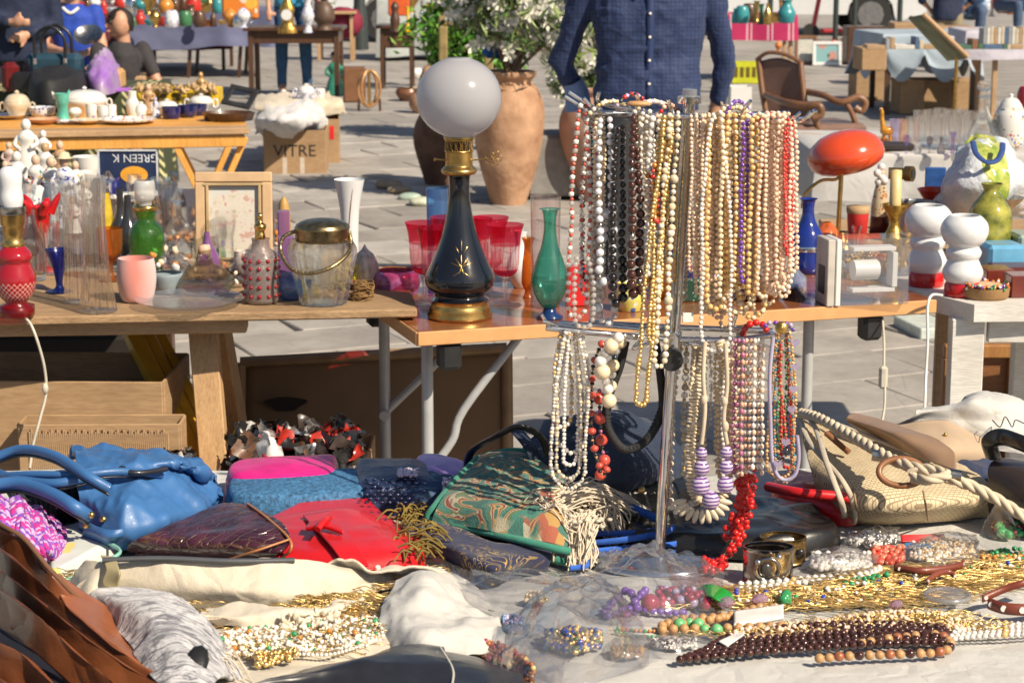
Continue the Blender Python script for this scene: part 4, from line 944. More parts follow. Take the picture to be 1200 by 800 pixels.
for j,pth in enumerate(([(708,722),(722,706),(735,696,.01),(744,708,.01),(735,720)],[(712,726),(740,716,.01),(770,720,.005),(800,722)],[(735,724),(748,704,.02),(756,696,.02)])):
 m=strand_on(pth,.0062,None,[(0,1),(0,.8)],tpl=ICO2,gap=.8,seed=60+j)
 solo('necklace',m,[B_PURPLE],['purple resin necklace piece curled in a ring in the plastic bag','purple resin strand stretching along the front of the plastic bag','short thick purple resin strand standing up in the plastic bag'][j],'necklace')
m=MB();scatter([(765,708,6),(800,705,8),(830,712,6)],60,.0062,0,m,63,.02);scatter([(765,708,6),(800,705,8),(830,712,6)],20,.0066,1,m,64,.02);m.balls([G0(762,706,.02)],.0135,0,ICO2)
solo('beads',m,[beadmat('ruby_bead',(.38,.03,.07),.15),B_LILAC],'ruby glass beads in the plastic bag beside the purple resin strands','beads',kind='stuff')
m=strand_on([(722,742),(745,747),(770,748)],.003,None,[(0,1)]);strand_on([(724,738),(750,741),(772,741)],.003,None,[(0,1),(1,1),(1,1)],m)
solo('bracelet',m,[B_GREEN,B_AMBER],'thin green and orange seed bead bracelet in a clear pouch','bracelet')
m=strand_on([(796,737),(812,734),(826,742),(840,744)],.0085,None,[(0,1),(0,.8)],tpl=ICO2)
solo('bracelet',m,[beadmat('jade',(.16,.50,.20),.3)],'light green stone bead bracelet by the folded white tag','bracelet')
def heap(nm,lbl,cat,x,y,w,h,n,r,mats_,seed,lift=.02,tpl=None):
 r*=.82;n=int(n*1.3);lift*=.7
 m=MB();rs=np.random.RandomState(seed);k=len(mats_)
 for i in range(k):scatter([(x-w,y,h*.5),(x,y,h),(x+w,y,h*.5)],n//k,r,i,m,seed+i,lift,.35,tpl)
 return solo(nm,m,mats_,lbl,cat,kind='stuff')
heap('beads','pale blue glass beads glinting in the plastic bags near the middle','beads',600,733,12,10,180,.0035,[beadmat('pale_blue',(.20,.32,.50),.15),B_LILAC],70)
heap('beads','mixed gold, blue and olive costume jewellery inside the largest clear bag','beads',672,752,32,16,330,.0045,[CH_G,B_GOLDP,B_BLUE,beadmat('olive_bead',(.12,.16,.05),.3)],74)
heap('beads','tan seed beads in the small clear pouch at the bottom centre','beads',735,766,18,7,260,.0036,[B_WOOD,beadmat('khaki_bead',(.38,.28,.17),.4)],80,.012)
heap('beads','silver grey seed beads in a long clear pouch next to the tan ones','beads',790,756,26,6,360,.0030,[SILVER,B_PEARL],84,.012)
heap('beads','salmon coral nuggets in a clear pouch beside the white pearls','beads',1040,655,18,10,110,.0062,[beadmat('salmon',(.66,.20,.12),.35),B_CORAL],88,.02,ICO2)
heap('beads','white pearls packed in the nearer clear pouch beside the gold cuff','beads',985,662,34,11,360,.0050,[B_PEARL,B_PEARL],92,.022)
heap('beads','silvery pearls packed in the farther clear pouch beside the red strip','beads',1022,635,28,8,300,.0050,[B_PEARL,SILVER],96,.02)
heap('beads','cream pearls under the clear round pouch at the right','beads',1105,648,38,13,520,.0042,[B_CREAM,B_PEARL,B_GOLDP],99,.02)
heap('beads','dark cherry and green marbles in the tall clear pouch at the right','beads',1185,625,20,8,40,.008,[beadmat('cherry',(.16,.02,.03),.1),B_GREEN],103,.02,ICO2)
heap('beads','gold and orange beads scattered in front of the straw bag at the right edge','beads',1180,660,30,8,200,.0042,[B_GOLDP,B_AMBER,B_GREEN],106,.015)
heap('earrings','little gold filigree earrings in the open plastic bag','earrings',628,704,12,5,60,.004,[CH_G,B_CREAM],109,.02)
m=MB().surf(patch([[(1055,628,.02),(1105,626,.02)],[(1056,636,.012),(1108,633,.012)]],8,4),0,.004);solo('belt',m,RED,'short flat bright red strap lying behind the salmon beads','belt')
m=MB().surf(patch([[(1060,638,.014),(1095,636,.014)],[(1060,644,.01),(1095,642,.01)]],8,4),0,.004);solo('ribbon',m,M('blue_ribbon',(.05,.2,.45),.5),'narrow blue and white ribbon under the clear pouches','ribbon')
def strap_br(path,w_,lbl,n=4):
 c=crom([G0(*q)for q in path],8);t=thing('leather_bracelet',lbl,'bracelet',Vector(c[len(c)//2])*1)
 g=np.stack([c+[0,0,w_],c+[0,-.003,0]],0);part('band',MB().surf(g,0,.0025),leather('oxblood_leather',(.20,.045,.025),.4),t)
 idx=np.linspace(2,len(c)-3,n).astype(int)
 for i in idx:part('stud',MB().tube([c[i]+[0,-.003,w_/2],c[i]+[0,-.0055,w_/2]],w_*.28,12),B_PEARL,t)
strap_br([(1048,668,.01),(1080,672,.012),(1120,667,.01),(1128,662,.01)],.010,'dark red leather bracelet with round studs lying under the clear pouches',2)
strap_br([(1158,712,.0),(1175,718,.0),(1200,720,.0),(1225,718,0)],.016,'wide brown studded leather bracelet at the right edge, nearest the viewer',4)
strap_br([(1150,705,.01),(1175,694,.02),(1200,686,.03),(1220,680,.03)],.010,'brown leather strap arching above the studded bracelet at the right edge',2)
strap_br([(1085,684,.016),(1095,676,.02),(1110,672,.02),(1120,678,.014)],.008,'small brown leather loop in the gold chains',2)
m=MB().tube([(G0(1110,702,.006).x+.031*math.cos(a),G0(1110,702,.006).y+.028*math.sin(a),FT+.012)for a in np.linspace(0,6.283,30,endpoint=False)],.0035,6,closed=True)
c=G0(1110,702);m.lathe([(.0001,.010),(.018,.012),(.029,.008),(.030,.004)],(c.x,c.y,FT+.002),28)
solo('glass_coaster',m,glass('coaster_glass',(.92,.92,.93),None,.25,.9,.05,.6,60,.12,(.8,.8,.8)),'clear round glass pendant lying in front of the gold chains','pendant')
def gem(x,y,s_,mat,lbl):
 c=G0(x,y,.008);m=MB().box(c+Vector((0,0,s_*.3)),(s_*1.3,s_,s_*.8),.5,s_*.35);solo('gem',m,mat,lbl,'gem')
PG=glass('pink_crystal',(.80,.62,.72),None,.25,.9,.03,0,60,.3,(.55,.35,.45))
gem(851,711,.020,PG,'cut pink crystal beside the green parrot brooch');gem(890,707,.020,PG,'cut mauve crystal touching the white card tag');gem(1050,712,.016,PG,'cut lilac glass drop under the gold chains')
m=MB();g=patch([[(815,694,.006),(830,686,.02),(850,692,.02),(860,702,.006)],[(820,698,.004),(832,700,.02),(845,706,.015),(856,706,.004)]],8,6);m.surf(g,0,.003)
solo('brooch',m,M('green_enamel',(.01,.28,.03),.15,coat=.6),'shiny green enamel parrot brooch below the red beads','brooch')
def cuff(c,rx,ry,h,mat,nm,lbl,a0=0,a1=6.283,tilt=0):
 t=thing('cuff_bracelet',lbl,'bracelet',c);a=np.linspace(a0,a1,40);rows=[]
 for z in(0,.15,.5,.85,1):rows.append(np.stack([c.x+rx*np.cos(a)*(1+.03*z),c.y+ry*np.sin(a)*(1+.03*z),np.full(40,c.z+z*h)],1))
 part('band',MB().surf(np.array(rows),0,.0025,flip=True),mat,t);return t
c=G0(902,684);SIL2=M('polished_pewter',(.40,.37,.34),.16,1,var=.3,vs=30)
t=cuff(c+Vector((0,.022,0)),.036,.024,.050,SIL2,'cuff','wide polished silver cuff bracelet with a swirl setting beside the red beads')
y0=c.y-.004
m=MB().tube([(c.x-.004+.017*math.cos(a),y0,c.z+.023+.016*math.sin(a))for a in np.linspace(-.6,5.2,30)],.003,8);part('swirl',m,SIL2,t)
m=MB().balls([(c.x-.006,y0+.002,c.z+.022)],.009,0,ICO2,sc3=[(1,.5,1.2)]);part('stone',m,M('grey_stone',(.06,.055,.05),.2),t)
for q_ in((c.x-.018,y0,c.z+.034),(c.x+.012,y0,c.z+.042)):part('ball',MB().balls([q_],.0045,0,ICO2),CHROME,t)
c=G0(920,664);t=cuff(c+Vector((0,.03,0)),.034,.026,.038,M('antique_gold',(.36,.23,.08),.28,.9,var=.4,vs=50),'cuff','antique gold cuff bracelet with a black stone, standing behind the silver cuff')
y0=c.y+.006
m=MB().balls([(c.x+.022,y0+.002,c.z+.018)],.008,0,ICO2,sc3=[(1,.5,1)]);part('stone',m,B_BLACK,t)
m=MB()
for i in range(7):m.tube([(c.x-.022+i*.003,y0-.002+abs(i-3)*.0004,c.z+.002),(c.x-.022+i*.003,y0-.001,c.z+.040)],.0012,6)
part('wire_wrap',m,GOLD,t)
# CLEAR PLASTIC
PLAS=glass('clear_polythene',(.90,.90,.91),(.80,.80,.84),.07,.75,.04,.8,24,.05,(.80,.80,.82),1.8)
PLAS2=glass('clear_pouch',(.93,.93,.94),(.85,.85,.88),.08,.75,.04,.8,40,.04,(.80,.80,.82),2.0)
def crumple(rows,seed,lbl,nm='plastic_bag',amp=.012,sc_=16,mat=PLAS,cat='plastic bag',nu=14,nv=12):
 g=gridi([[G0(*q)for q in r]for r in rows],nu*2,nv*2);v=g.reshape(-1,3)
 n=np.abs(fbm(v*sc_+seed,3));n2=fbm(v*sc_*.5+seed+31,2,True);e=np.minimum(1,np.minimum.outer(np.minimum(np.arange(g.shape[0]),g.shape[0]-1-np.arange(g.shape[0])),np.full(g.shape[1],99))/4)
 g=g.copy();g[...,2]+=(n*.5+n2*.3+1.2*crease(v,sc_*1.1,seed)).reshape(g.shape[:2])*amp;g[...,0]+=fbm(v*sc_+50+seed,2).reshape(g.shape[:2])*amp*.5
 g[...,2]=np.maximum(g[...,2],FT+.001)
 return solo(nm,MB().surf(g),mat,lbl,cat)
crumple([[(585,770,.0),(640,800,.0),(700,800,.0),(760,780,0)],[(600,735,.02),(650,730,.06),(700,735,.06),(755,745,.01)],[(620,705,.03),(660,690,.08),(700,688,.07),(745,715,.01)],[(640,690,.0),(668,678,.05),(700,676,.04),(730,700,.0)]],1,'large crumpled clear plastic bag of costume jewellery, bottom centre')
crumple([[(690,730,.0),(750,735,.0),(820,732,.0),(870,700,0)],[(695,695,.03),(745,690,.05),(800,690,.03),(850,690,.005)],[(700,665,.05),(755,652,.08),(800,665,.04),(850,675,.005)],[(710,652,.02),(765,645,.05),(800,655,.02),(860,672,.0)]],2,'clear plastic bag heaped around the foot of the necklace stand',amp=.016)
crumple([[(540,715,.0),(600,735,.0),(650,745,.0)],[(545,690,.03),(600,695,.035),(665,700,.03)],[(560,672,.02),(620,672,.03),(680,680,.02)],[(580,668,.0),(640,668,.0),(690,676,.0)]],3,'clear plastic bag lying between the navy brocade bag and the white cloth')
crumple([[(570,778,.0),(610,800,.0),(660,830,.0)],[(585,740,.025),(620,760,.03),(660,790,.02)],[(590,725,.0),(640,735,.02),(680,760,.0)]],4,'clear plastic bag with faded print in front of the blue beads',amp=.010)
crumple([[(715,778,.0),(760,778,.0),(780,768,.0)],[(715,760,.015),(750,752,.018),(780,755,.01)],[(720,748,.0),(750,744,.0),(785,748,.0)]],5,'small clear pouch holding tan seed beads','pouch',.005,30,PLAS2,'pouch')
crumple([[(768,768,.0),(810,770,.0),(850,758,.0)],[(768,752,.015),(810,750,.014),(850,752,.004)],[(772,742,.0),(815,740,.0),(848,748,.0)]],6,'long clear pouch holding silver grey seed beads','pouch',.005,30,PLAS2,'pouch')
crumple([[(935,676,.0),(985,680,.0),(1030,672,.0)],[(940,658,.026),(985,654,.03),(1028,658,.02)],[(955,646,.0),(990,642,.01),(1030,650,.0)]],7,'clear pouch of white pearls beside the gold cuff','pouch',.006,24,PLAS2,'pouch')
crumple([[(985,648,.0),(1020,650,.0),(1060,644,.0)],[(990,630,.026),(1025,624,.03),(1055,628,.02)],[(1000,620,.0),(1030,616,.01),(1055,620,.0)]],8,'clear pouch of silvery pearls in front of the straw bag','pouch',.006,24,PLAS2,'pouch')
crumple([[(1060,672,.0),(1100,676,.0),(1150,664,.0)],[(1060,645,.03),(1105,636,.04),(1148,640,.02)],[(1075,630,.0),(1110,624,.01),(1145,628,.0)]],9,'round clear pouch over cream pearls at the right','pouch',.006,24,PLAS2,'pouch')
crumple([[(1145,650,.0),(1170,650,.0),(1200,645,.0)],[(1150,615,.05),(1170,605,.06),(1190,620,.04)],[(1165,592,.08),(1170,588,.085),(1178,594,.07)]],10,'tall peaked clear pouch with cherry marbles at the right','pouch',.006,24,PLAS2,'pouch')
crumple([[(780,668,.002),(820,676,.002),(865,688,.002)],[(800,690,.006),(835,700,.006),(865,700,.002)]],12,'flat clear sleeve with a pink sheen under the end of the red beads','plastic_sleeve',.004,30,glass('pink_sleeve',(.92,.80,.82),None,.15,.6,.1,.6,30,.2,(.8,.5,.5)),'plastic sleeve')
m=lump([(492,672),(530,690),(552,690),(556,682),(520,668),(496,660)],.018,.006,wr=.001);solo('plastic_box',m,PLAS2,'small clear plastic box wedged beside the red clutch','box')
# NECKLACE STAND
base=G(772,657,FT);YS0=base.y
st=thing('necklace_stand','tall chrome jewellery stand with hooked arms in two tiers, standing on the white cloth','display stand',base)
top=P(808,118,base.y+.01)
low=base.lerp(top,.485)
part('pole',MB().tube([base,low,top],.0088,16),CHROME,st)
m=MB().tube([top-Vector((0,0,.004)),top+Vector((0,0,.006))],.017,16);part('collar',m,CHROME,st)
m=MB().tube([top,top+Vector((.0005,0,.016))],.0105,14);part('cap',m,glass('clear_cap',(.85,.85,.86),None,.2,.8,.05,0,1,.25,(.6,.6,.62)),st)
m=MB().tube([low+Vector((-.004,-.030,-.020)),low+Vector((-.004,-.012,-.020))],.0165,20);part('knob',m,BLACKP,st)
m=MB().tube([low-Vector((0,0,.016)),low+Vector((0,0,.016))],.0125,16);part('collar',m,CHROME,st)
m=MB().lathe([(.0001,.010),(.10,.010),(.105,.004),(.105,0)],(base.x,base.y+.02,base.z),36);part('base_plate',m,CHROME,st)
def bar(pts,r=.0042,nm='arm'):return part(nm,MB().tube(crom([P(x,y,YS0+dy)for x,y,dy in pts],5),r,8),CHROME,st)
bar([(690,132,-.02),(740,134,-.005),(808,137,0)],.0045);bar([(722,128,.05),(770,132,.03),(808,137,.01)],.0045)
bar([(808,137,0),(860,141,-.01),(936,141,-.03)],.0045);bar([(808,137,.01),(870,135,.05),(925,133,.06)],.0045)
def hook(x0,y0,x1,y1,x2,y2,dy=-.03,par=None):return part('hook',MB().tube(crom([P(x0,y0,YS0+.01),P(x1,y1,YS0+dy),P(x2,y2,YS0+dy*1.4)],6),.0028,8),CHROME,st)
for h in((700,133,688,129,662,113),(704,128,692,124,667,108),(720,134,700,131,684,115),(745,130,748,118,744,110),(790,134,786,126,783,116),(850,138,848,128,846,118),(905,140,925,141,938,132),(915,142,938,142,951,131),(925,139,945,138,955,129),(870,138,872,128,880,118),(760,131,705,122,702,108)):
 hook(*h)
bar([(640,384,-.03),(700,390,-.02),(778,397,0),(860,398,.0),(905,392,-.01)],.0045);bar([(690,378,.05),(780,383,.03),(905,388,.04)],.0045);bar([(655,378,.01),(740,384,.01),(785,390,.0)],.0035)
for h in((670,388,646,383,634,368),(675,384,652,380,637,376),(755,396,742,408,760,402),(830,398,822,404,806,402),(856,388,860,378,863,369),(870,397,873,404,862,408),(902,393,910,400,918,392),(900,388,912,392,926,384)):
 hook(*h)
NK=MB()
MATS_N={'p':B_PEARL,'c':B_CREAM,'g':B_GOLDP,'k':B_PINKP,'r':B_RED,'o':B_CORAL,'n':B_BROWN,'w':beadmat('milk_bead',(.70,.71,.75),.25),'b':B_BLACK,'x':B_CLEAR,'v':B_VIOLET,'l':B_LILAC,'a':B_AMBER,'G':CH_G,'s':SILVER,'d':B_WOOD,'e':B_GREEN,'f':beadmat('peach_bead',(.72,.42,.28),.3),'m':beadmat('mauve_bead',(.42,.14,.26),.2),'t':beadmat('ivory_nugget',(.70,.60,.44),.3),'u':beadmat('teal_bead',(.02,.22,.35),.3),'z':M('black_cord',(.02,.02,.022),.7,bump=1,bs=300),'h':M('cream_cord',(.60,.50,.38),.8),'q':M('dark_grey_bead',(.06,.08,.10),.2,.5)}
LPK=[0]
def loop_pts(cx,yt,yb,w,Y,cxb=None,wt=None,front=.0,dropx=0):
 """closed hanging loop; px centre, top and bottom y, width; slight spread in depth"""
 cxb=cx if cxb is None else cxb;wt=w*.35 if wt is None else wt;L=[];n=30;ru=w*.62
 yl=yb-ru;LPK[0]+=1;ph=LPK[0]*2.4;wob=lambda y:1.3*math.sin(y*.021+ph)+.6*math.sin(y*.06+ph*2)
 for k in range(n+1):
  f=k/n;y=yt+(yl-yt)*f;hw=(wt+(w-wt)*min(1,f*2.2)**.8)/2;L.append((cx+(cxb-cx)*f-hw,y,Y-.004))
 for k in range(1,12):
  a=math.pi*k/12;L.append((cxb-math.cos(a)*w/2,yl+ru*math.sin(a),Y-.004+.012*k/12))
 for k in range(n,-1,-1):
  f=k/n;y=yt+(yl-yt)*f;hw=(wt+(w-wt)*min(1,f*2.2)**.8)/2;L.append((cx+(cxb-cx)*f+hw,y,Y+.008))
 return[P(x+wob(y)*min(1,(y-yt)/40),y,Y_)for x,y,Y_ in L]
def neck(lbl,pts,r_px,pat,Y=YS0,group=None,big=False,sc3=None,gap=1.0,thread=True,jit=.0004,grad=None,chips=0,seed=0,nm='necklace'):
 """pat: string of bead keys cycled; capital S after key not used. r in photo px"""
 px=PM(Y,1.2);r=r_px*px*(.88 if not big else .95);rs=np.random.RandomState(seed+len(lbl));c=resample(crom(pts,3),.001);tot=len(c)
 pos=.0;P_,R_,K_,T_=[],[],[],[];i=0;tg=np.gradient(c,axis=0);zz=c[:,2];z0,z1=zz.min(),zz.max()
 while pos<tot-1:
  k,f=pat[i%len(pat)];i+=1
  rr=r*f
  j=int(pos)
  if grad:rr*=grad[0]+(grad[1]-grad[0])*((z1-zz[j])/(z1-z0))
  hz=rr*(sc3[2]if sc3 else 1)*gap
  j=min(tot-1,int(pos+hz/.001));P_.append(c[j]+rs.normal(0,jit,3));R_.append(rr*(1+rs.normal(0,.04 if not chips else .18)));K_.append(k);T_.append(tg[j]);pos+=2*hz/.001
 keys=sorted(set(K_));mats=[MATS_N[k]for k in keys]
 P_,R_,T_=np.array(P_),np.array(R_),np.array(T_)
 if chips:T_=T_+rs.normal(0,chips,T_.shape)*np.linalg.norm(T_,axis=1)[:,None]
 tc=sum(R_)/len(R_)
 if big:
  t=thing(nm,lbl,'necklace',Vector(P_[0]),group)
  if thread:part('thread',MB().tube(c[::6],.0006,5,cap=False),MATS_N['h'],t)
  cache={}
  for p,R,k,tt in zip(P_,R_,K_,T_):
   q=round(R,4)
   if(k,q)not in cache:
    mm=MB().balls([(0,0,0)],q,0,ICO2,sc3=[sc3]if sc3 else None);cache[(k,q)]=mm.mesh('bead',MATS_N[k])
   o=bpy.data.objects.new('bead',cache[(k,q)]);COL.objects.link(o);o.parent=t;o.location=Vector(p)-ORG[t.name]
   if sc3:o.rotation_euler=Vector(tt).to_track_quat('Z','Y').to_euler()
  return t
 m=MB()
 for a,k in enumerate(keys):
  idx=np.array([x==k for x in K_]);m.balls(P_[idx],R_[idx],a,ICO1 if r_px<4.6 else ICO2,sc3=np.repeat([sc3 or(1,1,1)],idx.sum(),0),tan=T_[idx]if sc3 or chips else None)
 if thread:m.tube(c[::8],.0005,4,len(mats),cap=False);mats.append(MATS_N['h'])
 return solo(nm,m,mats,lbl,'necklace',group)
o1=lambda s:[(k,1.0)for k in s]
LP=loop_pts
Y1,Y2,Y3=YS0-.042,YS0-.014,YS0+.02
neck('white crystal necklace with coral rings, outermost on the left of the upper tier',LP(683,122,372,22,Y1,676,6),4.4,[('p',1),('o',.72),('x',1),('o',.6)],Y1,gap=.8)
neck('second white and coral ringed strand, hanging just inside the outermost one',LP(691,128,345,16,Y2,690,8),4.0,[('x',1),('p',1),('o',.75)],Y2,gap=.85)
neck('clear crystal necklace ending above the lower arm, near the teal vase',LP(682,300,384,22,Y1-.01,684,12),4.2,o1('x'),Y1)
neck('cream seed pearl necklace left of the white graduated beads',LP(701,130,360,10,Y2,697),3.2,o1('c'),Y2)
neck('dark grey strand showing behind the cream seed pearls at the left',LP(690,150,330,12,Y3+.02),3.0,o1('qqqu'),Y3)
neck('milky white graduated bead necklace, the pair of white columns at the left',LP(709,138,330,15,Y1,709,11),5.0,[('w',1),('w',1),('w',1),('s',.6),('w',1),('w',1),('s',.55)],Y1,big=True,grad=(.72,1.15))
neck('white and clear stone necklace with an oval white drop below the black ones',LP(716,245,378,18,Y2-.005,712),5.2,[('w',1.2),('x',.8),('p',.8)],Y2,big=True)
neck('glossy black bead necklace with beads growing towards the bottom',LP(727,148,355,12,Y1,722,5),5.2,o1('b'),Y1,big=True,grad=(.75,1.2))
neck('dark brown graduated bead necklace with large beads and silver discs at the bottom',LP(743,136,345,9,Y1-.006,745,2),5.8,[('n',1)]*7+[('s',.7)],Y1,big=True,grad=(.72,1.15))
neck('thin silver chain between the black and the dark brown beads',LP(734,140,350,8,Y3),1.7,o1('s'),Y3)
neck('ivory pearl strand right beside the dark brown beads',LP(757,130,310,12,Y2,758,8),3.9,o1('p'),Y2,big=False)
neck('cream pearl strand, the shorter one behind the ivory pearls',LP(752,130,288,9,Y2+.012),3.4,o1('c'),Y2)
neck('pinkish white large pearl necklace with one amber bead near its top',LP(768,135,330,12,Y1,765,7),4.7,[('p',1)]*8+[('a',.9)]+[('k',1)]*6,Y1)
neck('orange and red accent bead strand showing beside the gold chains',LP(768,190,260,5,Y1-.008),4.0,o1('aora'),Y1)
neck('thick gold rope chain, longest of the gold chains, hanging below the lower arm',LP(783,135,475,13,Y1-.012,750,9),3.8,o1('G'),Y1,gap=.75,chips=.8)
neck('second gold rope chain beside the longest one',LP(780,137,400,10,Y1-.004,764,8),3.6,o1('G'),Y1,gap=.75,chips=.8)
neck('short fine gold chain against the cream nugget necklace',LP(786,137,330,10,Y2),2.2,o1('G'),Y2,gap=.75,chips=.8)
neck('cream nugget stone necklace just left of the chrome pole',LP(790,132,430,12,Y1,772,9),4.6,[('t',1),('p',.8),('c',.9)],Y1,chips=.6,sc3=(1,.8,1.1))
neck('coral branch bead strand between the pearls and gold chains at the top',LP(775,132,250,8,Y3),2.4,o1('ooe'),Y3)
for j,(x,b,w)in enumerate(((812,318,8),(819,345,10),(826,352,9),(832,330,8))):
 neck(['fine peach pearl strand directly right of the pole','fine peach pearl strand second to the right of the pole','fine peach pearl strand third to the right of the pole','fine peach pearl strand fourth to the right of the pole, in front of lilac beads'][j],LP(x+1,134,b,w,Y1+.01*(j%2),x,w*.7),2.9,o1('ck' if j%2 else 'k'),Y1)
neck('long ivory pearl necklace falling from the upper tier to the lower arm',LP(840,132,412,34,Y1-.012,838,8),3.3,o1('p'),Y1-.01)
neck('golden pearl necklace ending in a curve above the wooden table edge',LP(838,138,362,22,Y1,840,10),4.3,o1('g'),Y1)
neck('lilac bead strand with orange segments behind the golden pearls',LP(836,160,320,8,Y3),3.8,o1('lllaal'),Y3)
neck('wide cream pearl necklace with its loop resting in front of the table edge',LP(862,130,366,46,Y2-.01,862,22),4.2,o1('c'),Y2)
for j,(x,b,r_,s_)in enumerate(((850,350,4.0,'c'),(857,340,4.1,'g'),(866,338,3.8,'gc'))):
 neck(['creamy pearl strand in the middle of the right half of the upper tier','shiny golden pearl strand, leftmost of the gold ones in the right half','gold and cream alternating pearl strand beside the purple beads'][j],LP(x,132,b,10,Y1+.006*j,x,7),r_,o1(s_),Y1)
neck('purple round bead necklace between gold pearl strands',LP(873,142,330,8,Y1-.004,873,4),3.4,o1('v'),Y1)
neck('crumpled violet glass chip strand behind the gold pearls',LP(872,210,340,12,Y3),3.4,o1('vl'),Y3,chips=1.0)
neck('golden pearl strand right of the purple beads',LP(884,138,345,9,Y1,882,5),4.4,o1('g'),Y1)
neck('cream and gold pearl strand with its wide loop just above the lower arm',LP(884,134,372,30,Y2+.004,880,12),3.9,o1('cg'),Y2)
neck('pale lilac disc strand behind the golden pearls at the right',LP(862,160,345,8,Y3+.01),3.6,o1('l'),Y3)
for j,(x,b,w,r_)in enumerate(((896,348,12,3.6),(903,335,10,3.3),(909,345,10,3.6),(916,338,9,3.7),(921,325,9,3.3))):
 neck(['first pink pearl strand of the five at the right of the upper tier','second pink pearl strand of the five, thinner','third pink pearl strand of the five, in the middle','fourth pink pearl strand of the five','fifth pink pearl strand, farthest right before the red coral'][j],LP(x,133,b,w,Y1+.005*(j%3),x-1,6),r_,o1('k'),Y1)
neck('ivory pearl necklace with a wide loop over the fan dish at the right',LP(912,136,342,34,Y2,912,16),3.7,o1('p'),Y2)
neck('red coral strand at the right end of the upper tier',LP(926,138,300,7,Y1,925,5),2.8,o1('r'),Y1)
neck('second red coral strand, hanging slightly in front of the pink pearls',LP(921,150,290,5,Y1-.006),2.6,o1('or'),Y1)
neck('outermost pale pink pearl strand on the right of the upper tier',LP(929,142,318,8,Y1+.004,931,4),3.5,o1('k'),Y1)
for j,(x0,x1,y,s_,r_)in enumerate(((690,745,120,'cpG',3.6),(722,762,112,'lqr',3.6),(742,790,120,'pcl',4.0),(770,800,124,'kr',3.6),(835,885,126,'pgc',4.2),(886,930,134,'krk',3.6),(850,880,120,'vvl',3.2))):
 c=[P(x0,y+14,Y1),P((x0*3+x1)/4,y+2,Y1),P((x0+x1)/2,y-1,Y2),P((x0+3*x1)/4,y+3,Y3),P(x1,y+15,Y3)]
 neck(['short cream and gold clasp strand heaped over the left arm','lilac, grey and red strand heaped over the left arm','pale pearl strand curling over the arm above the brown beads','pink and red strand over the arm just left of the pole','cream and gold pearl strand looped over the right arm by the pole','pink and red strand heaped at the right arm end','violet strand curled behind the right arm'][j],c,r_,o1(s_),Y1)
m=MB().lathe([(.0001,.0045),(.012,.004),(.020,0),(.012,-.003),(.0001,-.003)],P(748,122,YS0-.04),20,sy=.5);solo('pendant',m,B_WOOD,'flat tan wooden disc pendant lying over the left arm','pendant')
XT=[(814,300,8,3.1,'k'),(823,322,9,3.4,'kc'),(829,366,10,3.6,'c'),(834,290,9,3.2,'g'),(843,372,14,3.6,'k'),(846,322,8,3.9,'gk'),(853,385,12,3.4,'c'),(860,356,9,4.1,'cg'),(868,350,10,3.7,'g'),(876,360,9,3.4,'c'),(879,318,8,3.5,'p'),(888,368,12,3.9,'c'),(893,330,8,3.2,'kk'),(900,356,14,3.5,'kc'),(906,322,9,3.3,'k'),(912,330,9,3.5,'ck'),(918,348,12,3.6,'k'),(761,325,9,3.5,'p'),(754,340,7,3.0,'c'),(694,330,9,3.3,'x'),(704,352,8,3.0,'c'),(800,350,8,3.6,'tc')]
CNM={'k':'pink','c':'cream','g':'gold','p':'white','x':'crystal','t':'ivory'}
for j,(x,b,w,r_,s_)in enumerate(XT):
 sd='left' if x<765 else 'right' if x>875 else 'central'
 neck(f'{CNM[s_[0]]} {"and " + CNM[s_[-1]] + " " if len(set(s_)) > 1 else ""}pearl strand deep in the crowded upper tier, {sd} part, {["low hanging", "short"][b < 335]}',LP(x,134,b,w,Y3-.016*(j%3)+.01,x-1+j%3,w*.7),r_,o1(s_),Y2,'pearl strands packed on the upper tier',seed=j)
for j,(x,b,w,s_)in enumerate(((815,520,8,'p'),(829,500,8,'x'),(843,530,9,'c'),(700,380,10,'x'),(860,545,6,'k'),(908,530,12,'d'))):
 neck(['small white pearl strand under the arm beside the pole','small crystal strand inside the shell disc necklace','cream strand between cord and shell discs','crystal strand just above the lower left arm','pink pearl strand behind the rose bunch','tan wooden strand behind the lilac cord'][j],LP(x,396 if b>400 else 250,b,w,Y3),3.3,o1(s_),Y3)
for j,(x,b,w,r_,s_)in enumerate(((668,572,40,3.0,'pxpc'),(667,560,28,3.0,'cx'),(668,545,16,3.3,'p'),(672,530,34,3.6,'xxp'),(660,500,20,3.6,'pg'),(664,565,34,2.4,'x'))):
 neck(['outermost loop of the small white crystal bunch at the left of the lower tier','cream and crystal loop just inside the outermost one, lower left','innermost plain pearl loop of the lower left bunch','clear bead loop hanging a little to the right in the lower left bunch','short pearl and gold loop at the left edge of the lower tier','finest crystal loop of the lower left bunch'][j],LP(x+2,388,b,w,Y1+.006*j,x-1,w*.35),r_,o1(s_),Y1,chips=.5 if 'x' in s_ else 0,gap=.85)
neck('coral red barrel bead necklace with black spacers',[P(708,400,Y2),P(696,425,Y2),P(693,470,Y2),P(694,510,Y2),P(700,540,Y2),P(706,556,Y2),P(712,548,Y2)],5.6,[('o',1),('b',.55),('d',.4),('b',.45)],Y2,big=True,sc3=(1,1,.8),gap=1.05)
neck('round red coral beads hanging on the inner side of the barrel beads',[P(702,455,Y3),P(704,500,Y3),P(705,518,Y3),P(708,545,Y3),P(703,556,Y3)],6.8,[('m',.4),('o',1.15),('b',.4)],Y3,big=True)
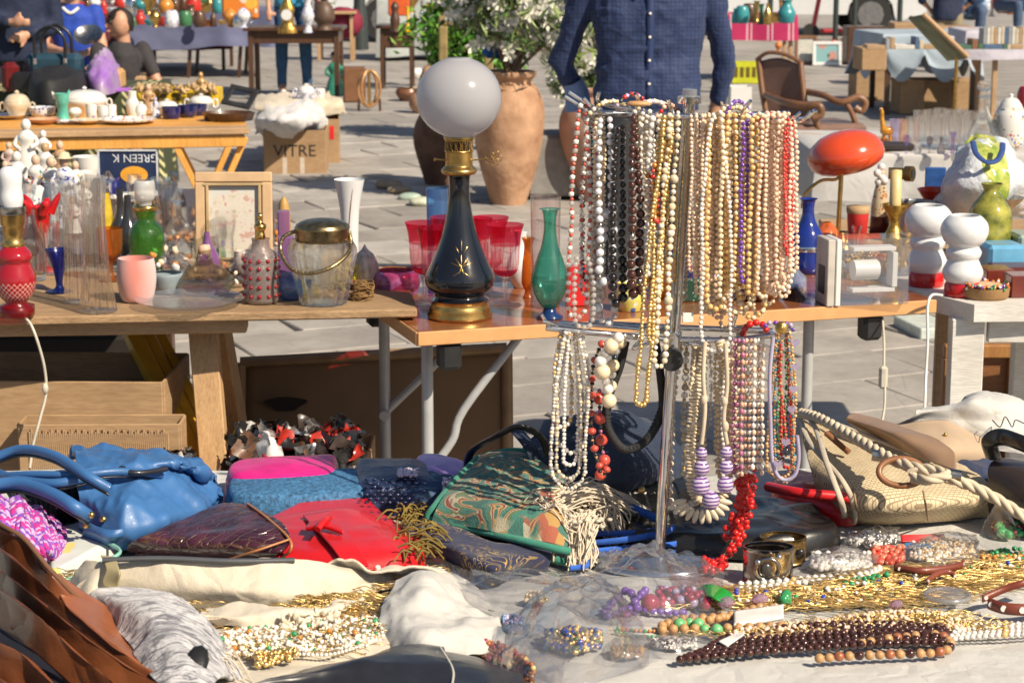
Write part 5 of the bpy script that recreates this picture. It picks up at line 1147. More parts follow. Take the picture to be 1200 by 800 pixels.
neck('chunky baroque pearl necklace with three big cream pearls under the lower arm',[P(728,392,Y1),P(716,405,Y1),P(704,422,Y1),P(708,440,Y1),P(714,458,Y1),P(714,470,Y1)],9.5,[('p',.75),('c',1.1),('x',.6)],Y1,big=True,gap=.8)
neck('big pearl and crystal cluster on the right side of the baroque necklace',[P(730,395,Y2),P(722,412,Y2),P(718,432,Y2),P(716,452,Y2)],7.5,[('c',1.1),('x',.8),('q',.5)],Y2,big=True,gap=.85)
m=MB().tube(crom([P(733,400,Y3),P(726,430,Y3),P(712,470,Y3),P(712,500,Y3),P(728,524,Y3),P(745,524,Y3),P(762,510,Y3),P(776,480,Y3),P(774,440,Y3),P(768,400,Y3)],8),.0065,10)
c=resample(crom([P(712,470,Y3),P(712,500,Y3),P(728,524,Y3),P(745,524,Y3),P(762,510,Y3),P(776,480,Y3)],8),.006);m.balls(c,.0078,0,ICO1,sc3=[(1,1,.45)],tan=np.gradient(c,axis=0))
solo('choker',m,MATS_N['z'],'thick black braided cord choker hanging by the black knob','necklace')
neck('clear crystal and cream pearl necklace hugging the pole below the lower arm',LP(806,398,600,30,Y3,798,16),5.6,[('x',1),('c',.9),('g',.5),('p',1),('x',1.1)],Y2,sc3=(1.15,1,.8),gap=1.0)
neck('second crystal strand with gold spacers right of the pole',LP(810,398,560,16,Y3+.01,808,10),5.2,[('x',1),('g',.5),('t',.9)],Y3,gap=.95)
neck('ivory disc shell necklace around the purple striped beads',LP(836,400,590,44,Y2,832,14),5.0,o1('tc'),Y2,sc3=(1.5,1.2,.5),gap=1.0)
neck('small cream seed strand, left of the cord with purple beads',LP(818,398,545,14,Y3-.01),3.6,o1('c'),Y3)
neck('long cream bead strand between cord and coral strands',LP(848,400,560,16,Y3-.01,850),4.4,o1('tc'),Y3)
neck('ivory pearl strand with its end near the red beads',LP(856,402,570,16,Y2),3.6,o1('p'),Y2)
t=thing('shell_necklace','fan of long ivory shell teeth at the bottom of the disc necklace','necklace',P(823,588,Y1))
me=MB().balls([(0,0,-.010)],.0105,0,ICO2,sc3=[(.42,.35,1.1)]).mesh('shell',MATS_N['t'])
for k in range(11):
 a=math.radians(-78+k*15.6);o=bpy.data.objects.new('shell',me);COL.objects.link(o);o.parent=t;ctr=P(823,583,Y1);o.location=ctr+Vector((math.sin(a)*.024,0,-math.cos(a)*.019))-ORG[t.name];o.rotation_euler=(0,-a,0)
def spiral_mat():
 k=NT('purple_striped_bead');wv=k.n('ShaderNodeTexWave',bands_direction='Z');wv.inputs['Scale'].default_value=58;wv.inputs['Distortion'].default_value=2.5;k.l(k.co(),wv.inputs[0])
 return k.pbr(k.ramp(wv.outputs[1],[(.35,(.16,.07,.28)),(.55,(.62,.52,.68))]),.25,0,None,.4)
MATS_N['S']=spiral_mat()
t=thing('cord_necklace','cream cord necklace carrying large purple and white swirled beads','necklace',P(836,400,Y1-.02))
for pts in([(826,400),(824,440),(826,480),(822,520)],[(850,402),(852,450),(848,490),(852,520)]):
 part('cord',MB().tube(crom([P(x,y,Y1-.02)for x,y in pts],6),.0032,8),MATS_N['h'],t)
part('knot',MB().balls([P(825,468,Y1-.02),P(849,470,Y1-.02),P(850,500,Y1-.02)],.0052,0,ICO2,sc3=[(1,.9,1.7)]),MATS_N['h'],t,kind='stuff')
for(x,y,r_)in((822,531,7),(822,548,9.5),(821,569,11.5),(833,586,11),(851,530,7.5),(851,547,8.5),(850,568,10)):
 m=MB().balls([P(x,y,Y1-.022)],r_*PM(Y1,1.1),0,ICO2,sc3=[(1,.95,1.12)]);part('bead',m,MATS_N['S'],t)
k=0
for j in range(8):
 x=861+j*4.6;s_=['mm','mkf','mf','kpf','fpk','pkp','pfk','pk'][j]
 neck(['leftmost deep mauve oval bead strand of the dense rose bunch','mauve, pink and peach oval strand, second of the rose bunch','mauve and peach oval strand, third of the rose bunch','pink, white and peach oval strand, fourth of the rose bunch','peach and white oval strand, fifth of the rose bunch','white and pink oval strand, sixth of the rose bunch','white, peach and pink oval strand, seventh of the rose bunch','pale oval bead strand, rightmost of the rose bunch'][j],[P(x+1,396,Y1-.004*(j%3)),P(x,440,Y1-.004*(j%3)),P(x-1+(j-4)*.3,500,Y1-.004*(j%3)),P(x-1,552+4*math.sin(j),Y1-.004*(j%3))],3.5,[(q,1)for q in s_],Y1,'rose and white oval bead strands of the lower tier',sc3=(1,.9,1.35),gap=1.02)
neck('bright red bead strand heaped over the lower right arm',[P(870,392,Y3),P(876,381,Y2),P(890,378,Y2),P(898,386,Y2)],4.6,o1('r'),Y2)
neck('violet beads on the arm end beside the red ones',[P(896,384,Y1),P(902,378,Y1),P(926,380,Y1),P(930,388,Y1)],3.6,o1('vl'),Y1)
for j in range(3):
 a=[P(866+j*8,545,Y2-.01*j),P(869+j*6,590,Y2-.01*j),P(862+j*5,622,Y2-.02),P(852+j*4,645,Y2-.03)]
 e=[G0(838+j*5,660-j*3,.012),G0(826+j*2,665-j*3,.006)]
 neck(['left strand of the bright red bead rope trailing onto the cloth','middle strand of the bright red bead rope','right strand of the bright red bead rope, touching the silver cuff'][j],a+e,4.6,o1('r'),Y2,jit=.0015)
m=MB();rs=np.random.RandomState(5);c=[]
for i in range(140):
 f=rs.rand();q=P(874-30*f**2+rs.normal(0,5),560+90*f,Y2)if f<.8 else G0(850-26*rs.rand(),662+rs.uniform(-8,8),.01+.01*rs.rand());c.append(list(q))
m.balls(c,.0052,0,ICO2);solo('necklace',m,B_RED,'tangle of loose red beads inside the bright red rope','necklace',kind='stuff')
for j,(x,b,w,r_,s_,lb)in enumerate(((918,565,22,2.2,'ddu','thin tan and teal seed bead strand, longest at the right of the lower tier'),(915,560,30,2.6,'dg','brown and gold seed bead strand at the far right of the lower tier'),(926,520,10,2.4,'rod','thin red and brown seed strand behind the lilac hearts'),(912,540,16,2.0,'qs','fine grey seed strand in the right bunch'),(916,525,8,2.6,'eex','green seed bead strand in the right bunch'),(922,548,12,3.2,'ror','red barrel bead strand low in the right bunch'))):
 neck(lb,LP(918,390,b,w,Y1+.006*j,x,w*.5),r_,o1(s_),Y1)
t=thing('cord_necklace','smooth lilac cord necklace with glass hearts, at the far right of the lower tier','necklace',P(918,385,Y1-.02))
part('cord',MB().tube(crom([P(x,y,Y1-.02)for x,y in((906,395),(902,440),(903,500),(905,540),(912,558),(922,562),(932,555),(936,535),(934,510))],6),.0030,8),M('lilac_cord',(.40,.36,.50),.5),t)
HG=glass('lilac_heart_glass',(.82,.76,.90),None,.2,.8,.05,0,1,.35,(.60,.52,.75))
for(x,y)in((932,402),(932,430),(930,456),(928,480),(921,518),(912,544)):
 c=P(x,y,Y1-.03);s_=.0066;m=MB();poly=[(c.x+s_*(16*math.sin(a)**3)/16,c.y,c.z+s_*(13*math.cos(a)-5*math.cos(2*a)-2*math.cos(3*a)-math.cos(4*a))/16)for a in np.linspace(0,6.283,20,endpoint=False)]
 m.prism(poly,(0,0,0),(0,.004,0));part('heart',m,HG,t)
m=MB().lathe([(.0001,.004),(.008,.004),(.0095,0),(.008,-.004),(.0001,-.004)],P(916,384,Y1-.02),20,R=Matrix.Rotation(1.4,3,'X'));m.balls([P(916,384,Y1-.027)],.004)
part('button',m,BRASS,t,kind='stuff')
m=MB().box(P(806,372,YS0-.03),(.016,.002,.014),.2,.0005);solo('price_tag',m,MC['white_card'],'small blank white price tag dangling just right of the pole','tag')
# GLASS AND CHINA ON THE TABLES
TH=.778;T2H=.7455
def pv(px,py,h,r_base_px):
 """centre of a round base whose nearest edge shows at (px, py)"""
 k=(py+90)/2400.0
 return G(px,py-r_base_px*k,h)
def prof(pr,px,py,h,rb=None):
 c=pv(px,py,h,rb if rb is not None else pr[0][0]);s=PM(c.y,h)*.985
 return c,[(max(r,.02)*s,z*s)for r,z in pr],s
def smoothp(p,n=5):
 q=crom([(a,b,0)for a,b in p],n);return[(max(x,.0001),y)for x,y,_ in q]
def vessel(nm,lbl,cat,px,py,h,pr,mat,seg=32,sm=True,group=None,parts=None,flute=0,fa=0,inner=True,sx=1,sy=1,rb=None,floor=True):
 c,p,s=prof(pr,px,py,h,rb);p=smoothp(p)if sm else p
 if floor:p=[(.0002,p[0][1])]+p
 m=MB().lathe(p,(0,0,0),seg,flute=flute,fa=fa,sx=sx,sy=sy)
 if parts is None and True:
  return solo(nm,m,mat,lbl,cat,group,local=c),c,s
 t=thing(nm,lbl,cat,c,group,local=True);part(parts,m,mat,t);return t,c,s
def crystal(name,tint,frac=.6,rough=.02,bump=.3,bs=80,ior=1.45):
 k=NT(name);nr=k.bump(k.noise(bs,3),bump,.003)if bump else None
 g=k.n('ShaderNodeBsdfGlass');g.inputs['Color'].default_value=hexc(tint);g.inputs['Roughness'].default_value=rough;g.inputs['IOR'].default_value=ior
 if nr is not None:k.l(nr,g.inputs['Normal'])
 t=k.n('ShaderNodeBsdfTransparent');t.inputs[0].default_value=hexc(tint);mx=k.n('ShaderNodeMixShader');mx.inputs[0].default_value=frac;k.l(t.outputs[0],mx.inputs[1]);k.l(g.outputs[0],mx.inputs[2]);k.l(mx.outputs[0],k.out.inputs[0]);MC[name]=k.m;return k.m
G_CLEAR=crystal('clear_glass',(.98,.99,.98),.4,.01,.1,50,1.3)
G_CUT=crystal('cut_crystal',(.99,.99,.99),.42,.01,.35,120,1.45)
G_CLEAR_=glass('thin_clear_glass',(.93,.94,.93),(.62,.64,.64),.08,.95,.03,.25,70,.05,(.85,.85,.85),2.2)
G_CUT_=glass('cut_crystal_',(.90,.91,.91),(.55,.57,.58),.16,.95,.03,1.0,210,.10,(.85,.85,.85),1.6)
G_RED=glass('ruby_glass',(.62,.03,.03),(.25,.005,.01),.06,.8,.03,.2,60,.15,(.50,.01,.012))
G_CRAN=glass('cranberry_glass',(.72,.06,.13),(.45,.01,.05),.06,.6,.03,.1,60,.30,(.50,.015,.06))
G_GREEN=glass('green_glass',(.42,.78,.30),(.06,.36,.04),.08,.8,.03,.3,60,.14,(.10,.36,.05))
G_TEAL=glass('teal_glass',(.34,.80,.68),(.02,.28,.22),.10,.8,.03,.1,60,.14,(.03,.30,.22))
G_BLUE=glass('cobalt_glass',(.04,.08,.50),(.01,.02,.2),.06,.7,.03,.2,60,.2,(.012,.03,.28))
G_SKY=glass('sky_blue_glass',(.30,.52,.80),(.12,.25,.55),.06,.7,.03,.2,60,.25,(.15,.30,.6))
G_PURP=glass('violet_glass',(.66,.46,.72),(.35,.2,.45),.06,.7,.03,.3,80,.35,(.40,.22,.46))
G_AMB=glass('amber_glass',(.75,.32,.05),(.4,.12,.01),.06,.7,.03,.3,60,.3,(.45,.14,.02))
G_FROST=M('frosted_white_glass',(.72,.73,.75),.3,var=.04,sss=.15,coat=.4)
PORC=M('white_porcelain',(.74,.72,.68),.18,var=.05,vs=9,coat=.4)
def decor(name,base,cols,scale=60,amt=.62,rough=.2):
 if name in MC:return MC[name]
 k=NT(name);vo=k.n('ShaderNodeTexVoronoi');vo.inputs['Scale'].default_value=scale;k.l(k.co(),vo.inputs['Vector'])
 sp=k.n('ShaderNodeSeparateColor');k.l(vo.outputs['Color'],sp.inputs[0])
 c=k.ramp(sp.outputs[0],[(i/len(cols),q)for i,q in enumerate(cols)],'CONSTANT')
 f=k.math('MULTIPLY',k.math('GREATER_THAN',k.noise(scale*.35,2),amt),k.math('LESS_THAN',vo.outputs['Distance'],.45))
 MC[name]=k.pbr(k.mix(f,base,c),rough,0,None,.4);return MC[name]
PORC_F=decor('flowered_porcelain',(.74,.72,.68),[(.5,.08,.12),(.10,.25,.08),(.12,.16,.45),(.6,.35,.08)],70,.52)
PORC_B=decor('blue_white_porcelain',(.72,.72,.74),[(.03,.06,.35),(.05,.10,.45)],90,.48)
NAVY_G=M('navy_glaze',(.012,.018,.10),.12,coat=.5)
t,c,s=vessel('oil_lamp','tall black and brass oil lamp with a frosted white glass globe','lamp',539,379,T2H,[(38,0),(39,4),(36,8),(37,10),(34,15),(33,20),(35,22)],BRASS,48,False,parts='base')
def P2(pr,n=5):return smoothp([(r*s,z*s)for r,z in pr],n)
BLKG=M('black_glazed_ceramic',(.008,.009,.013),.09,var=.2,coat=.6)
part('body',MB().lathe(P2([(35,22),(30,26),(31,30),(38,36),(41,42),(41,50),(36,62),(28,80),(21,100),(16,120),(12.5,145),(12.5,165),(15,172)]),(0,0,0),56),BLKG,t)
m=MB()
for(x,z,a_,L)in((0,66,1.57,14),(0,66,.9,12),(0,66,2.2,12),(0,66,.35,14),(0,66,2.8,14),(0,84,1.57,12),(-3,82,2.1,8),(3,82,1.0,8),(0,66,-1.2,8),(0,66,-1.9,8),(0,62,-.6,12),(0,62,3.7,12)):
 pp=[]
 for f in(0,.5,1):
  X=(x+L*f*math.cos(a_))*s;Zq=(z+L*f*math.sin(a_));R=np.interp(Zq,[36,42,50,62,80,100],[38,41,41,36,28,21])*s+.0006
  X+=.006;pp.append((X,-math.sqrt(max(R*R-X*X,1e-6)),Zq*s))
 m.tube(crom(pp,4),[.0003,.0011,.0003],5)
part('painted_leaf',m,GOLD,t,kind='stuff')
part('brass_collar',MB().lathe(P2([(15,170),(20,172),(21,176),(17,180),(16,183),(16,198)],3),(0,0,0),32),BRASS,t)
m=MB();m.tube([(16*s*math.cos(a),16*s*math.sin(a),211*s)for a in np.linspace(0,6.283,30,endpoint=False)],.0025,6,closed=True);m.tube([(16*s*math.cos(a),16*s*math.sin(a),198*s)for a in np.linspace(0,6.283,30,endpoint=False)],.0025,6,closed=True)
for k in range(16):
 a=k/16*6.283;u=Vector((math.cos(a),math.sin(a),0));v=Vector((-math.sin(a),math.cos(a),0));cc=u*16*s+Vector((0,0,204.5*s));m.tube([cc+v*(2.6*s*math.cos(b))+Vector((0,0,6*s*math.sin(b)))for b in np.linspace(0,6.283,10,endpoint=False)],.0011,4,closed=True)
part('gallery',m,BRASS,t,kind='stuff')
part('inner_burner',MB().lathe([(12*s,196*s),(12*s,213*s)],(0,0,0),20),M('dark_brass',(.10,.06,.03),.5,.8),t)
m=MB().tube([(15*s,0,187*s),(34*s,-.004,189*s)],.002,6);k2=(40*s,-.005,190*s)
for q in range(5):m.tube([(k2[0]+5.5*s*math.cos(a)+5*s*math.cos(q*1.257),k2[1],k2[2]+5.5*s*math.sin(a)*.8+5*s*math.sin(q*1.257))for a in np.linspace(0,6.283,10,endpoint=False)],.0009,4,closed=True)
part('wick_knob',m,BRASS,t,kind='stuff')
m=MB().tube([(-15*s,0,187*s),(-27*s,0,188*s)],.002,6);m.balls([(-28*s,0,188*s)],.005);part('screw',m,BRASS,t,kind='stuff')
part('upper_collar',MB().lathe(P2([(16,210),(18,213),(17,216)],3),(0,0,0),32),BRASS,t)
gl=[(17,215)]+[(50*math.cos(a),260+47*math.sin(a))for a in np.linspace(math.radians(-68),math.radians(72),22)]+[(14,306)]
kf=NT('opal_globe_glass');pr_=kf.n('ShaderNodeBsdfPrincipled');pr_.inputs['Base Color'].default_value=(.60,.60,.63,1);pr_.inputs['Roughness'].default_value=.16;pr_.inputs['Coat Weight'].default_value=.6;pr_.inputs['Coat Roughness'].default_value=.04
tl_=kf.n('ShaderNodeBsdfTranslucent');tl_.inputs[0].default_value=(.62,.62,.66,1);mx=kf.n('ShaderNodeMixShader');mx.inputs[0].default_value=.5;kf.l(pr_.outputs[0],mx.inputs[1]);kf.l(tl_.outputs[0],mx.inputs[2]);kf.l(mx.outputs[0],kf.out.inputs[0])
OPAL=kf.m
part('globe',MB().lathe([(r*s,z*s)for r,z in gl],(0,0,0),56),OPAL,t)
def goblet_mesh():
 m=MB();q=.00192;P_=lambda a:smoothp([(r*q,z*q)for r,z in a],4)
 return(MB().lathe(P_([(3,38),(10,40),(16,46),(18.5,60),(19.5,78),(21,94),(25,108)]),(0,0,0),28).mesh('bowl',bowl_mat()),MB().lathe([(.0001,.001)]+P_([(22,0),(18,3),(6,6),(3,12),(3.4,24),(5,31),(3,36),(5,40)]),(0,0,0),24).mesh('stem',G_CUT))
def bowl_mat():
 k=NT('cranberry_cut_bowl');co=k.co();sx=k.n('ShaderNodeSeparateXYZ');k.l(co,sx.inputs[0])
 ch=k.n('ShaderNodeTexVoronoi');ch.inputs['Scale'].default_value=150;ch.inputs['Randomness'].default_value=.1;k.l(co,ch.inputs['Vector'])
 band=k.math('MULTIPLY',k.math('GREATER_THAN',sx.outputs[2],.095),k.math('LESS_THAN',sx.outputs[2],.155))
 f=k.math('MULTIPLY',band,k.math('GREATER_THAN',ch.outputs['Distance'],.36))
 lw=k.n('ShaderNodeLayerWeight');lw.inputs[0].default_value=.5
 tr=k.n('ShaderNodeBsdfTransparent');k.l(k.mix(f,k.mix(k.ramp(sx.outputs[2],[(.0,(0,0,0)),(.17,(0,0,0)),(.22,(1,1,1))]),(.90,.28,.36),(.85,.10,.18)),(.95,.80,.82)),tr.inputs[0])
 df=k.n('ShaderNodeBsdfPrincipled');df.inputs['Roughness'].default_value=.1;k.l(k.mix(f,(.50,.03,.09),(.80,.66,.68)),df.inputs['Base Color'])
 mx=k.n('ShaderNodeMixShader');k.l(k.math('ADD',k.math('MULTIPLY',lw.outputs['Facing'],.38),.12),mx.inputs[0]);k.l(tr.outputs[0],mx.inputs[1]);k.l(df.outputs[0],mx.inputs[2]);k.l(mx.outputs[0],k.out.inputs[0]);return k.m
gb,gs=goblet_mesh()
for(px,py,lb)in((497,358,'cranberry cut glass goblet, leftmost of the group by the black lamp'),(511,366,'cranberry cut glass goblet half hidden by the left side of the black lamp'),(526,350,'cranberry goblet standing behind the black lamp neck'),(556,352,'cranberry goblet just right of the black lamp, at the back'),(575,350,'tall cranberry goblet behind the two right ones'),(592,361,'cranberry cut glass goblet, rightmost and nearest of the group')):
 c=pv(px,py,T2H,20);t=thing('goblet',lb,'goblet',c,'cranberry glass goblets',local=True)
 for nm,me in(('bowl',gb),('stem',gs)):
  o=bpy.data.objects.new(nm,me);COL.objects.link(o);o.parent=t
vessel('glass','pale blue straight glass tumbler behind the goblets','glass',513,335,T2H,[(12,0),(12,40),(13,115)],G_SKY,24,False)
vessel('glass_vase','tall clear cylinder vase behind the teal vase','vase',639,362,T2H,[(17,0),(17,60),(18,132)],glass('pinkish_clear',(.92,.86,.86),(.7,.62,.62),.10,.9,.03,.1,40,.10,(.8,.7,.7)),32,False)
t,c,s=vessel('glass_vase','teal glass bud vase with a dark blue foot','vase',644,376,T2H,[(9,14),(16,24),(21,38),(22,50),(17,68),(10,88),(7,110),(9,128),(13,131)],G_TEAL,40,parts='body',rb=16)
part('foot',MB().lathe([(.0001,0),(16*s,0),(16*s,3*s),(9*s,7*s),(7*s,14*s)],(0,0,0),24),M('ink_blue_glass',(.008,.03,.11),.08,coat=.5),t)
vessel('vase','milky white ball vase with gold bands behind the clear cylinder','vase',610,338,T2H,[(8,0),(14,10),(17,24),(13,38),(6,50),(8,68)],G_FROST,28)
vessel('glass_vase','amber and red footed glass beside the milky vase','vase',619,350,T2H,[(7,0),(4,8),(8,18),(7,40),(5,62),(8,72)],G_AMB,24)
def boxy(nm,lbl,cat,px,py,h,w_,d_,ht,mat,rz=0,bev=.003,up=0):
 c=G(px,py,h);s=PM(c.y,h);m=MB().box((0,0,ht*s/2+up),(w_*s,d_*s,ht*s),rz,bev);return solo(nm,m,mat,lbl,cat,local=c),c,s
boxy('case','red leather glasses case standing behind the crystal necklace','case',676,358,T2H,26,14,48,RED,.2)
vessel('jar','small yellow and white painted pot behind the gold chains','jar',738,366,T2H,[(13,0),(16,8),(18,18),(14,28),(16,34)],decor('yellow_pot',(.68,.62,.15),[(.05,.12,.4),(.7,.7,.65)],60,.5),28)
vessel('vase','amber glass lump vase in the gap left of the pole','vase',778,352,T2H,[(12,0),(18,14),(16,30),(8,44)],G_AMB,24)
vessel('vase','dark blue and red patterned vase behind the pole','vase',792,345,T2H,[(12,0),(20,16),(18,40),(9,62),(11,72)],decor('cloisonne',(.015,.02,.09),[(.4,.03,.03),(.05,.2,.1),(.6,.4,.1)],80,.45),24)
boxy('box','dark green marbled box behind the pale pearl strands','box',810,352,T2H,30,20,26,decor('green_marble',(.02,.06,.04),[(.3,.4,.3),(.1,.2,.12)],90,.5),.1)
vessel('bowl','blue and white glazed bowl behind the long pearl necklaces','bowl',852,352,T2H,[(14,0),(22,10),(28,26)],PORC_B,32)
vessel('bottle','purple glass bottle behind the pearl curtain','bottle',828,340,T2H,[(10,0),(12,25),(8,40),(5,60)],G_PURP,20)
vessel('ashtray','brown and amber marbled glass ashtray behind the right pearl loops','ashtray',892,354,T2H,[(20,0),(28,8),(32,20),(28,24)],M('tortoise_glass',(.16,.06,.012),.08,var=.8,vs=40,coat=.6),32)
m=MB();c0=G(945,352,T2H)
rows=[]
for j,f in enumerate(np.linspace(0,1,8)):
 rows.append([G(917+4*f,350-22*f,T2H)+Vector((a*.012,.05*f,.030*math.sin(a/5*math.pi)*(1-.2*f)+.004*(a%2)))for a in range(7)])
g=gridi(rows,3,2);m.surf(g,0,.003)
solo('dish',m,M('lilac_shell_glass',(.46,.36,.55),.2,var=.35,vs=22,coat=.5,col2=(.45,.60,.72)),'fluted lilac and pale blue shell shaped dish left of the clear block','dish')
t,c,s=vessel('bottle','cobalt blue glass decanter with a silver ring, left of the clear block','bottle',945,322,T2H,[(19,0),(22,8),(22,26),(22,30),(18,46),(10,60),(7,72),(8,84),(11,88)],M('cobalt_solid',(.012,.03,.22),.1,coat=.6),36,parts='body')
part('ring',MB().lathe([(22.4*s,27*s),(23*s,30*s),(22.2*s,33*s)],(0,0,0),36),CHROME,t)
c=G(1012,354,T2H);s=PM(c.y,T2H);t=thing('desk_clock','clear acrylic and white desk piece with a white roller on the brown table','desk ornament',c,rz=-.12+.3,local=True)
ACR=glass('acrylic',(.95,.95,.96),(.7,.72,.78),.08,.9,.02,0,1,.04,(.9,.9,.9));WPL=M('white_plastic',(.70,.70,.69),.35,var=.04)
W_,H_,D_=84*s,78*s,40*s
part('acrylic_block',MB().box((.012,0,H_/2),(W_,D_,H_),0,.002),ACR,t)
part('panel',MB().box((-W_/2+.006,-.002,H_/2),(.014,D_*1.02,H_*1.0),0,.002),WPL,t)
part('panel',MB().box((-W_/2-.014,-.002,H_/2),(.020,D_*1.04,H_*1.0),0,.002),M('warm_grey_plastic',(.50,.46,.41),.45),t)
part('dark_window',MB().box((-W_/2-.0245,-.004,H_*.38),(.002,D_*.55,H_*.42),0,.0005),BLACKP,t)
for nm,b,sz in(('inner_frame',(.018,0,H_*.82),(W_*.62,D_*.5,.010)),('inner_frame',(.018,0,H_*.20),(W_*.62,D_*.5,.010)),('inner_frame',(W_*.40,0,H_*.5),(.014,D_*.5,H_*.52))):
 part(nm,MB().box(b,sz,0,.001),WPL,t)
part('roller',MB().tube([(-.034,-.004,H_*.5),(.030,-.004,H_*.5)],.026,24),WPL,t)
part('roller_hub',MB().tube([(.030,-.004,H_*.5),(.034,-.004,H_*.5)],.021,24),M('soft_white',(.78,.78,.78),.5),t)
for(px,py,lb)in((1085,338,'white waisted milk glass lamp with a red base, the left one of the pair'),(1127,350,'white milk glass lamp on a red base, the right one nearer the beaded box')):
 t,c,s=vessel('table_lamp',lb,'lamp',px,py,T2H,[(20,0),(21,3),(21,13),(19,17)],M('red_plastic',(.52,.012,.012),.25,coat=.4),32,False,'milk glass lamps','base')
 part('shade',MB().lathe(smoothp([(x*s,z*s)for x,z in[(18,16),(22,21),(24,29),(20,39),(18,44),(20,48),(21,53),(19,57),(18,60),(24,66),(28,76),(27,86),(22,93),(18,96),(16,96),(16,92)]],4),(0,0,0),44),G_FROST,t)
t,c,s=vessel('beaded_basket','shallow brown basket rimmed with orange and coloured beads','basket',1154,353,T2H,[(26,0),(28,3),(29,14)],M('raffia',(.30,.17,.07),.8,bump=.8,bs=200),32,False,parts='body')
pp=[];KK=[]
rs=np.random.RandomState(2)
for k in range(90):
 a=rs.uniform(0,6.283);r_=(26+rs.normal(0,2))*s;pp.append((r_*math.cos(a),r_*math.sin(a),(14+rs.uniform(-1,4))*s));KK.append(rs.randint(0,5))
pp=np.array(pp);KK=np.array(KK);m=MB()
for k in range(5):m.balls(pp[KK==k],.0048,k)
part('bead_rim',m,[B_AMBER,beadmat('orange_bead',(.65,.16,.03)),B_GREEN,B_VIOLET,B_PEARL],t,kind='stuff')
part('lid',MB().lathe([(.0001,16*s),(24*s,15*s)],(0,0,0),24),M('cream_lid',(.60,.42,.24),.6,bump=.5,bs=90),t)
MAH=M('mahogany_box',(.16,.03,.02),.25,var=.2,coat=.4)
boxy('box','dark red lacquer box, the left one behind the beaded basket','box',1166,335,T2H,34,40,22,MAH,.1)
boxy('box','dark red lacquer box at the right edge, the nearer one','box',1200,346,T2H,42,36,26,MAH,.05)
boxy('box','closed dark red case stacked farther back at the right edge','box',1192,322,T2H,60,40,12,M('mahogany_dark',(.10,.02,.015),.3),.05)
boxy('plastic_box','light blue plastic box behind the dark red boxes','box',1172,314,T2H,46,46,30,M('sky_plastic',(.12,.36,.58),.35,coat=.2),.15,.01)
boxy('plastic_box','grey green plastic case at the right edge behind the blue box','box',1196,306,T2H,24,50,34,M('sage_plastic',(.30,.38,.34),.4),.1,.008)
vessel('goblet','tarnished silver wide rimmed goblet in front of the green painted vase','goblet',1171,296,T2H,[(16,0),(12,4),(5,10),(4,30),(7,44),(22,58),(27,64)],SILVER,32)
t,c,s=vessel('bowl','red enamel bowl on fluted metal legs behind the milk glass lamps','bowl',1101,262,.80,[(7,0),(10,14),(20,28),(28,40)],M('red_enamel',(.50,.03,.015),.25,coat=.3),32,parts='bowl')
for k in range(9):
 a=k/9*6.283;part('leg',MB().tube([(5*s*math.cos(a),5*s*math.sin(a),-.02),(20*s*math.cos(a),20*s*math.sin(a),24*s)],.0022,5),SILVER,t)
part('foot',MB().lathe([(.0001,-.055),(.03,-.055),(.03,-.05),(.006,-.04),(.006,0)],(0,0,0),20),SILVER,t)
vessel('vase','round green and yellow painted glass vase behind the silver goblet','vase',1158,308,T2H,[(18,0),(24,14),(26,40),(24,60),(14,76),(9,84),(13,92)],M('green_yellow_paint',(.035,.10,.02),.12,var=.5,vs=22,coat=.5,col2=(.50,.46,.08)),36)
c=pv(985,296,T2H,14);s=PM(c.y,T2H);t=thing('desk_lamp','glossy red mushroom desk lamp with a curved brass arm','lamp',c,local=True)
RG=M('red_lacquer',(.72,.075,.018),.16,var=.05,coat=.8)
cz=(296-186)*s
m=MB().lathe([(x*s,z*s)for x,z in[(.1,31),(14,30),(27,26),(38,18),(44,8),(45,0),(42,-8),(34,-14),(26,-17)]],(0,0,0),48,R=Matrix.Rotation(-.22,3,'Y'));m.xf(None,(.008,0,cz))
part('shade',m,RG,t)
part('shade_cap',MB().lathe([(.1*s,-15*s),(26*s,-17*s)],(0,0,0),32,R=Matrix.Rotation(-.22,3,'Y')).xf(None,(.008,0,cz)),BRASS,t)
m=MB().tube(crom([(-2*s,0,cz-18*s),(-8*s,0,cz-26*s),(-26*s,0,cz-28*s),(-44*s,0,cz-44*s),(-46*s,0,cz-60*s)],6),.005,8);part('arm',m,BRASS,t)
m=MB().tube([(-4*s,0,.02),(-2*s,0,cz-16*s)],.007,10);part('post',m,BRASS,t)
part('base',MB().lathe([(.0001,0),(18*s,0),(18*s,5*s),(8*s,10*s),(5*s,22*s)],(0,0,0),28),BRASS,t)
t,c,s=vessel('candlestick','ornate gilt candlestick holding a yellow candle','candlestick',1046,318,T2H,[(15,0),(14,8),(8,16),(12,26),(14,38),(9,46),(6,54),(7,62),(14,74),(15,78)],M('gilt_metal',(.60,.36,.08),.35,.9,var=.5,vs=60,bump=.8,bs=90),32,parts='holder')
part('candle',MB().lathe([(7*s,76*s),(6.6*s,118*s),(.0001,119*s)],(0,0,0),20),M('tallow_candle',(.62,.48,.22),.4,sss=.2),t)
c=G(1060,318,T2H)+Vector((0,.10,0));s=PM(c.y,T2H)
sp_=thing('spyglass','short brass telescope resting across the candle','telescope',c,local=True)
def tb(a,b,r,mat,nm):part(nm,MB().tube([a,b],r,20),mat,sp_)
zz=.262
tb((-.035,.01,zz),(.012,0,zz),.017,BRASS,'tube');tb((.012,0,zz),(.030,-.012,zz+.001),.022,M('bronze',(.22,.13,.05),.35,.8),'end_ring');tb((.0302,-.0125,zz+.001),(.031,-.013,zz+.001),.014,BLACKP,'lens')
tb((-.005,.02,0),(-.005,.012,zz-.012),.008,BRASS,'stand')
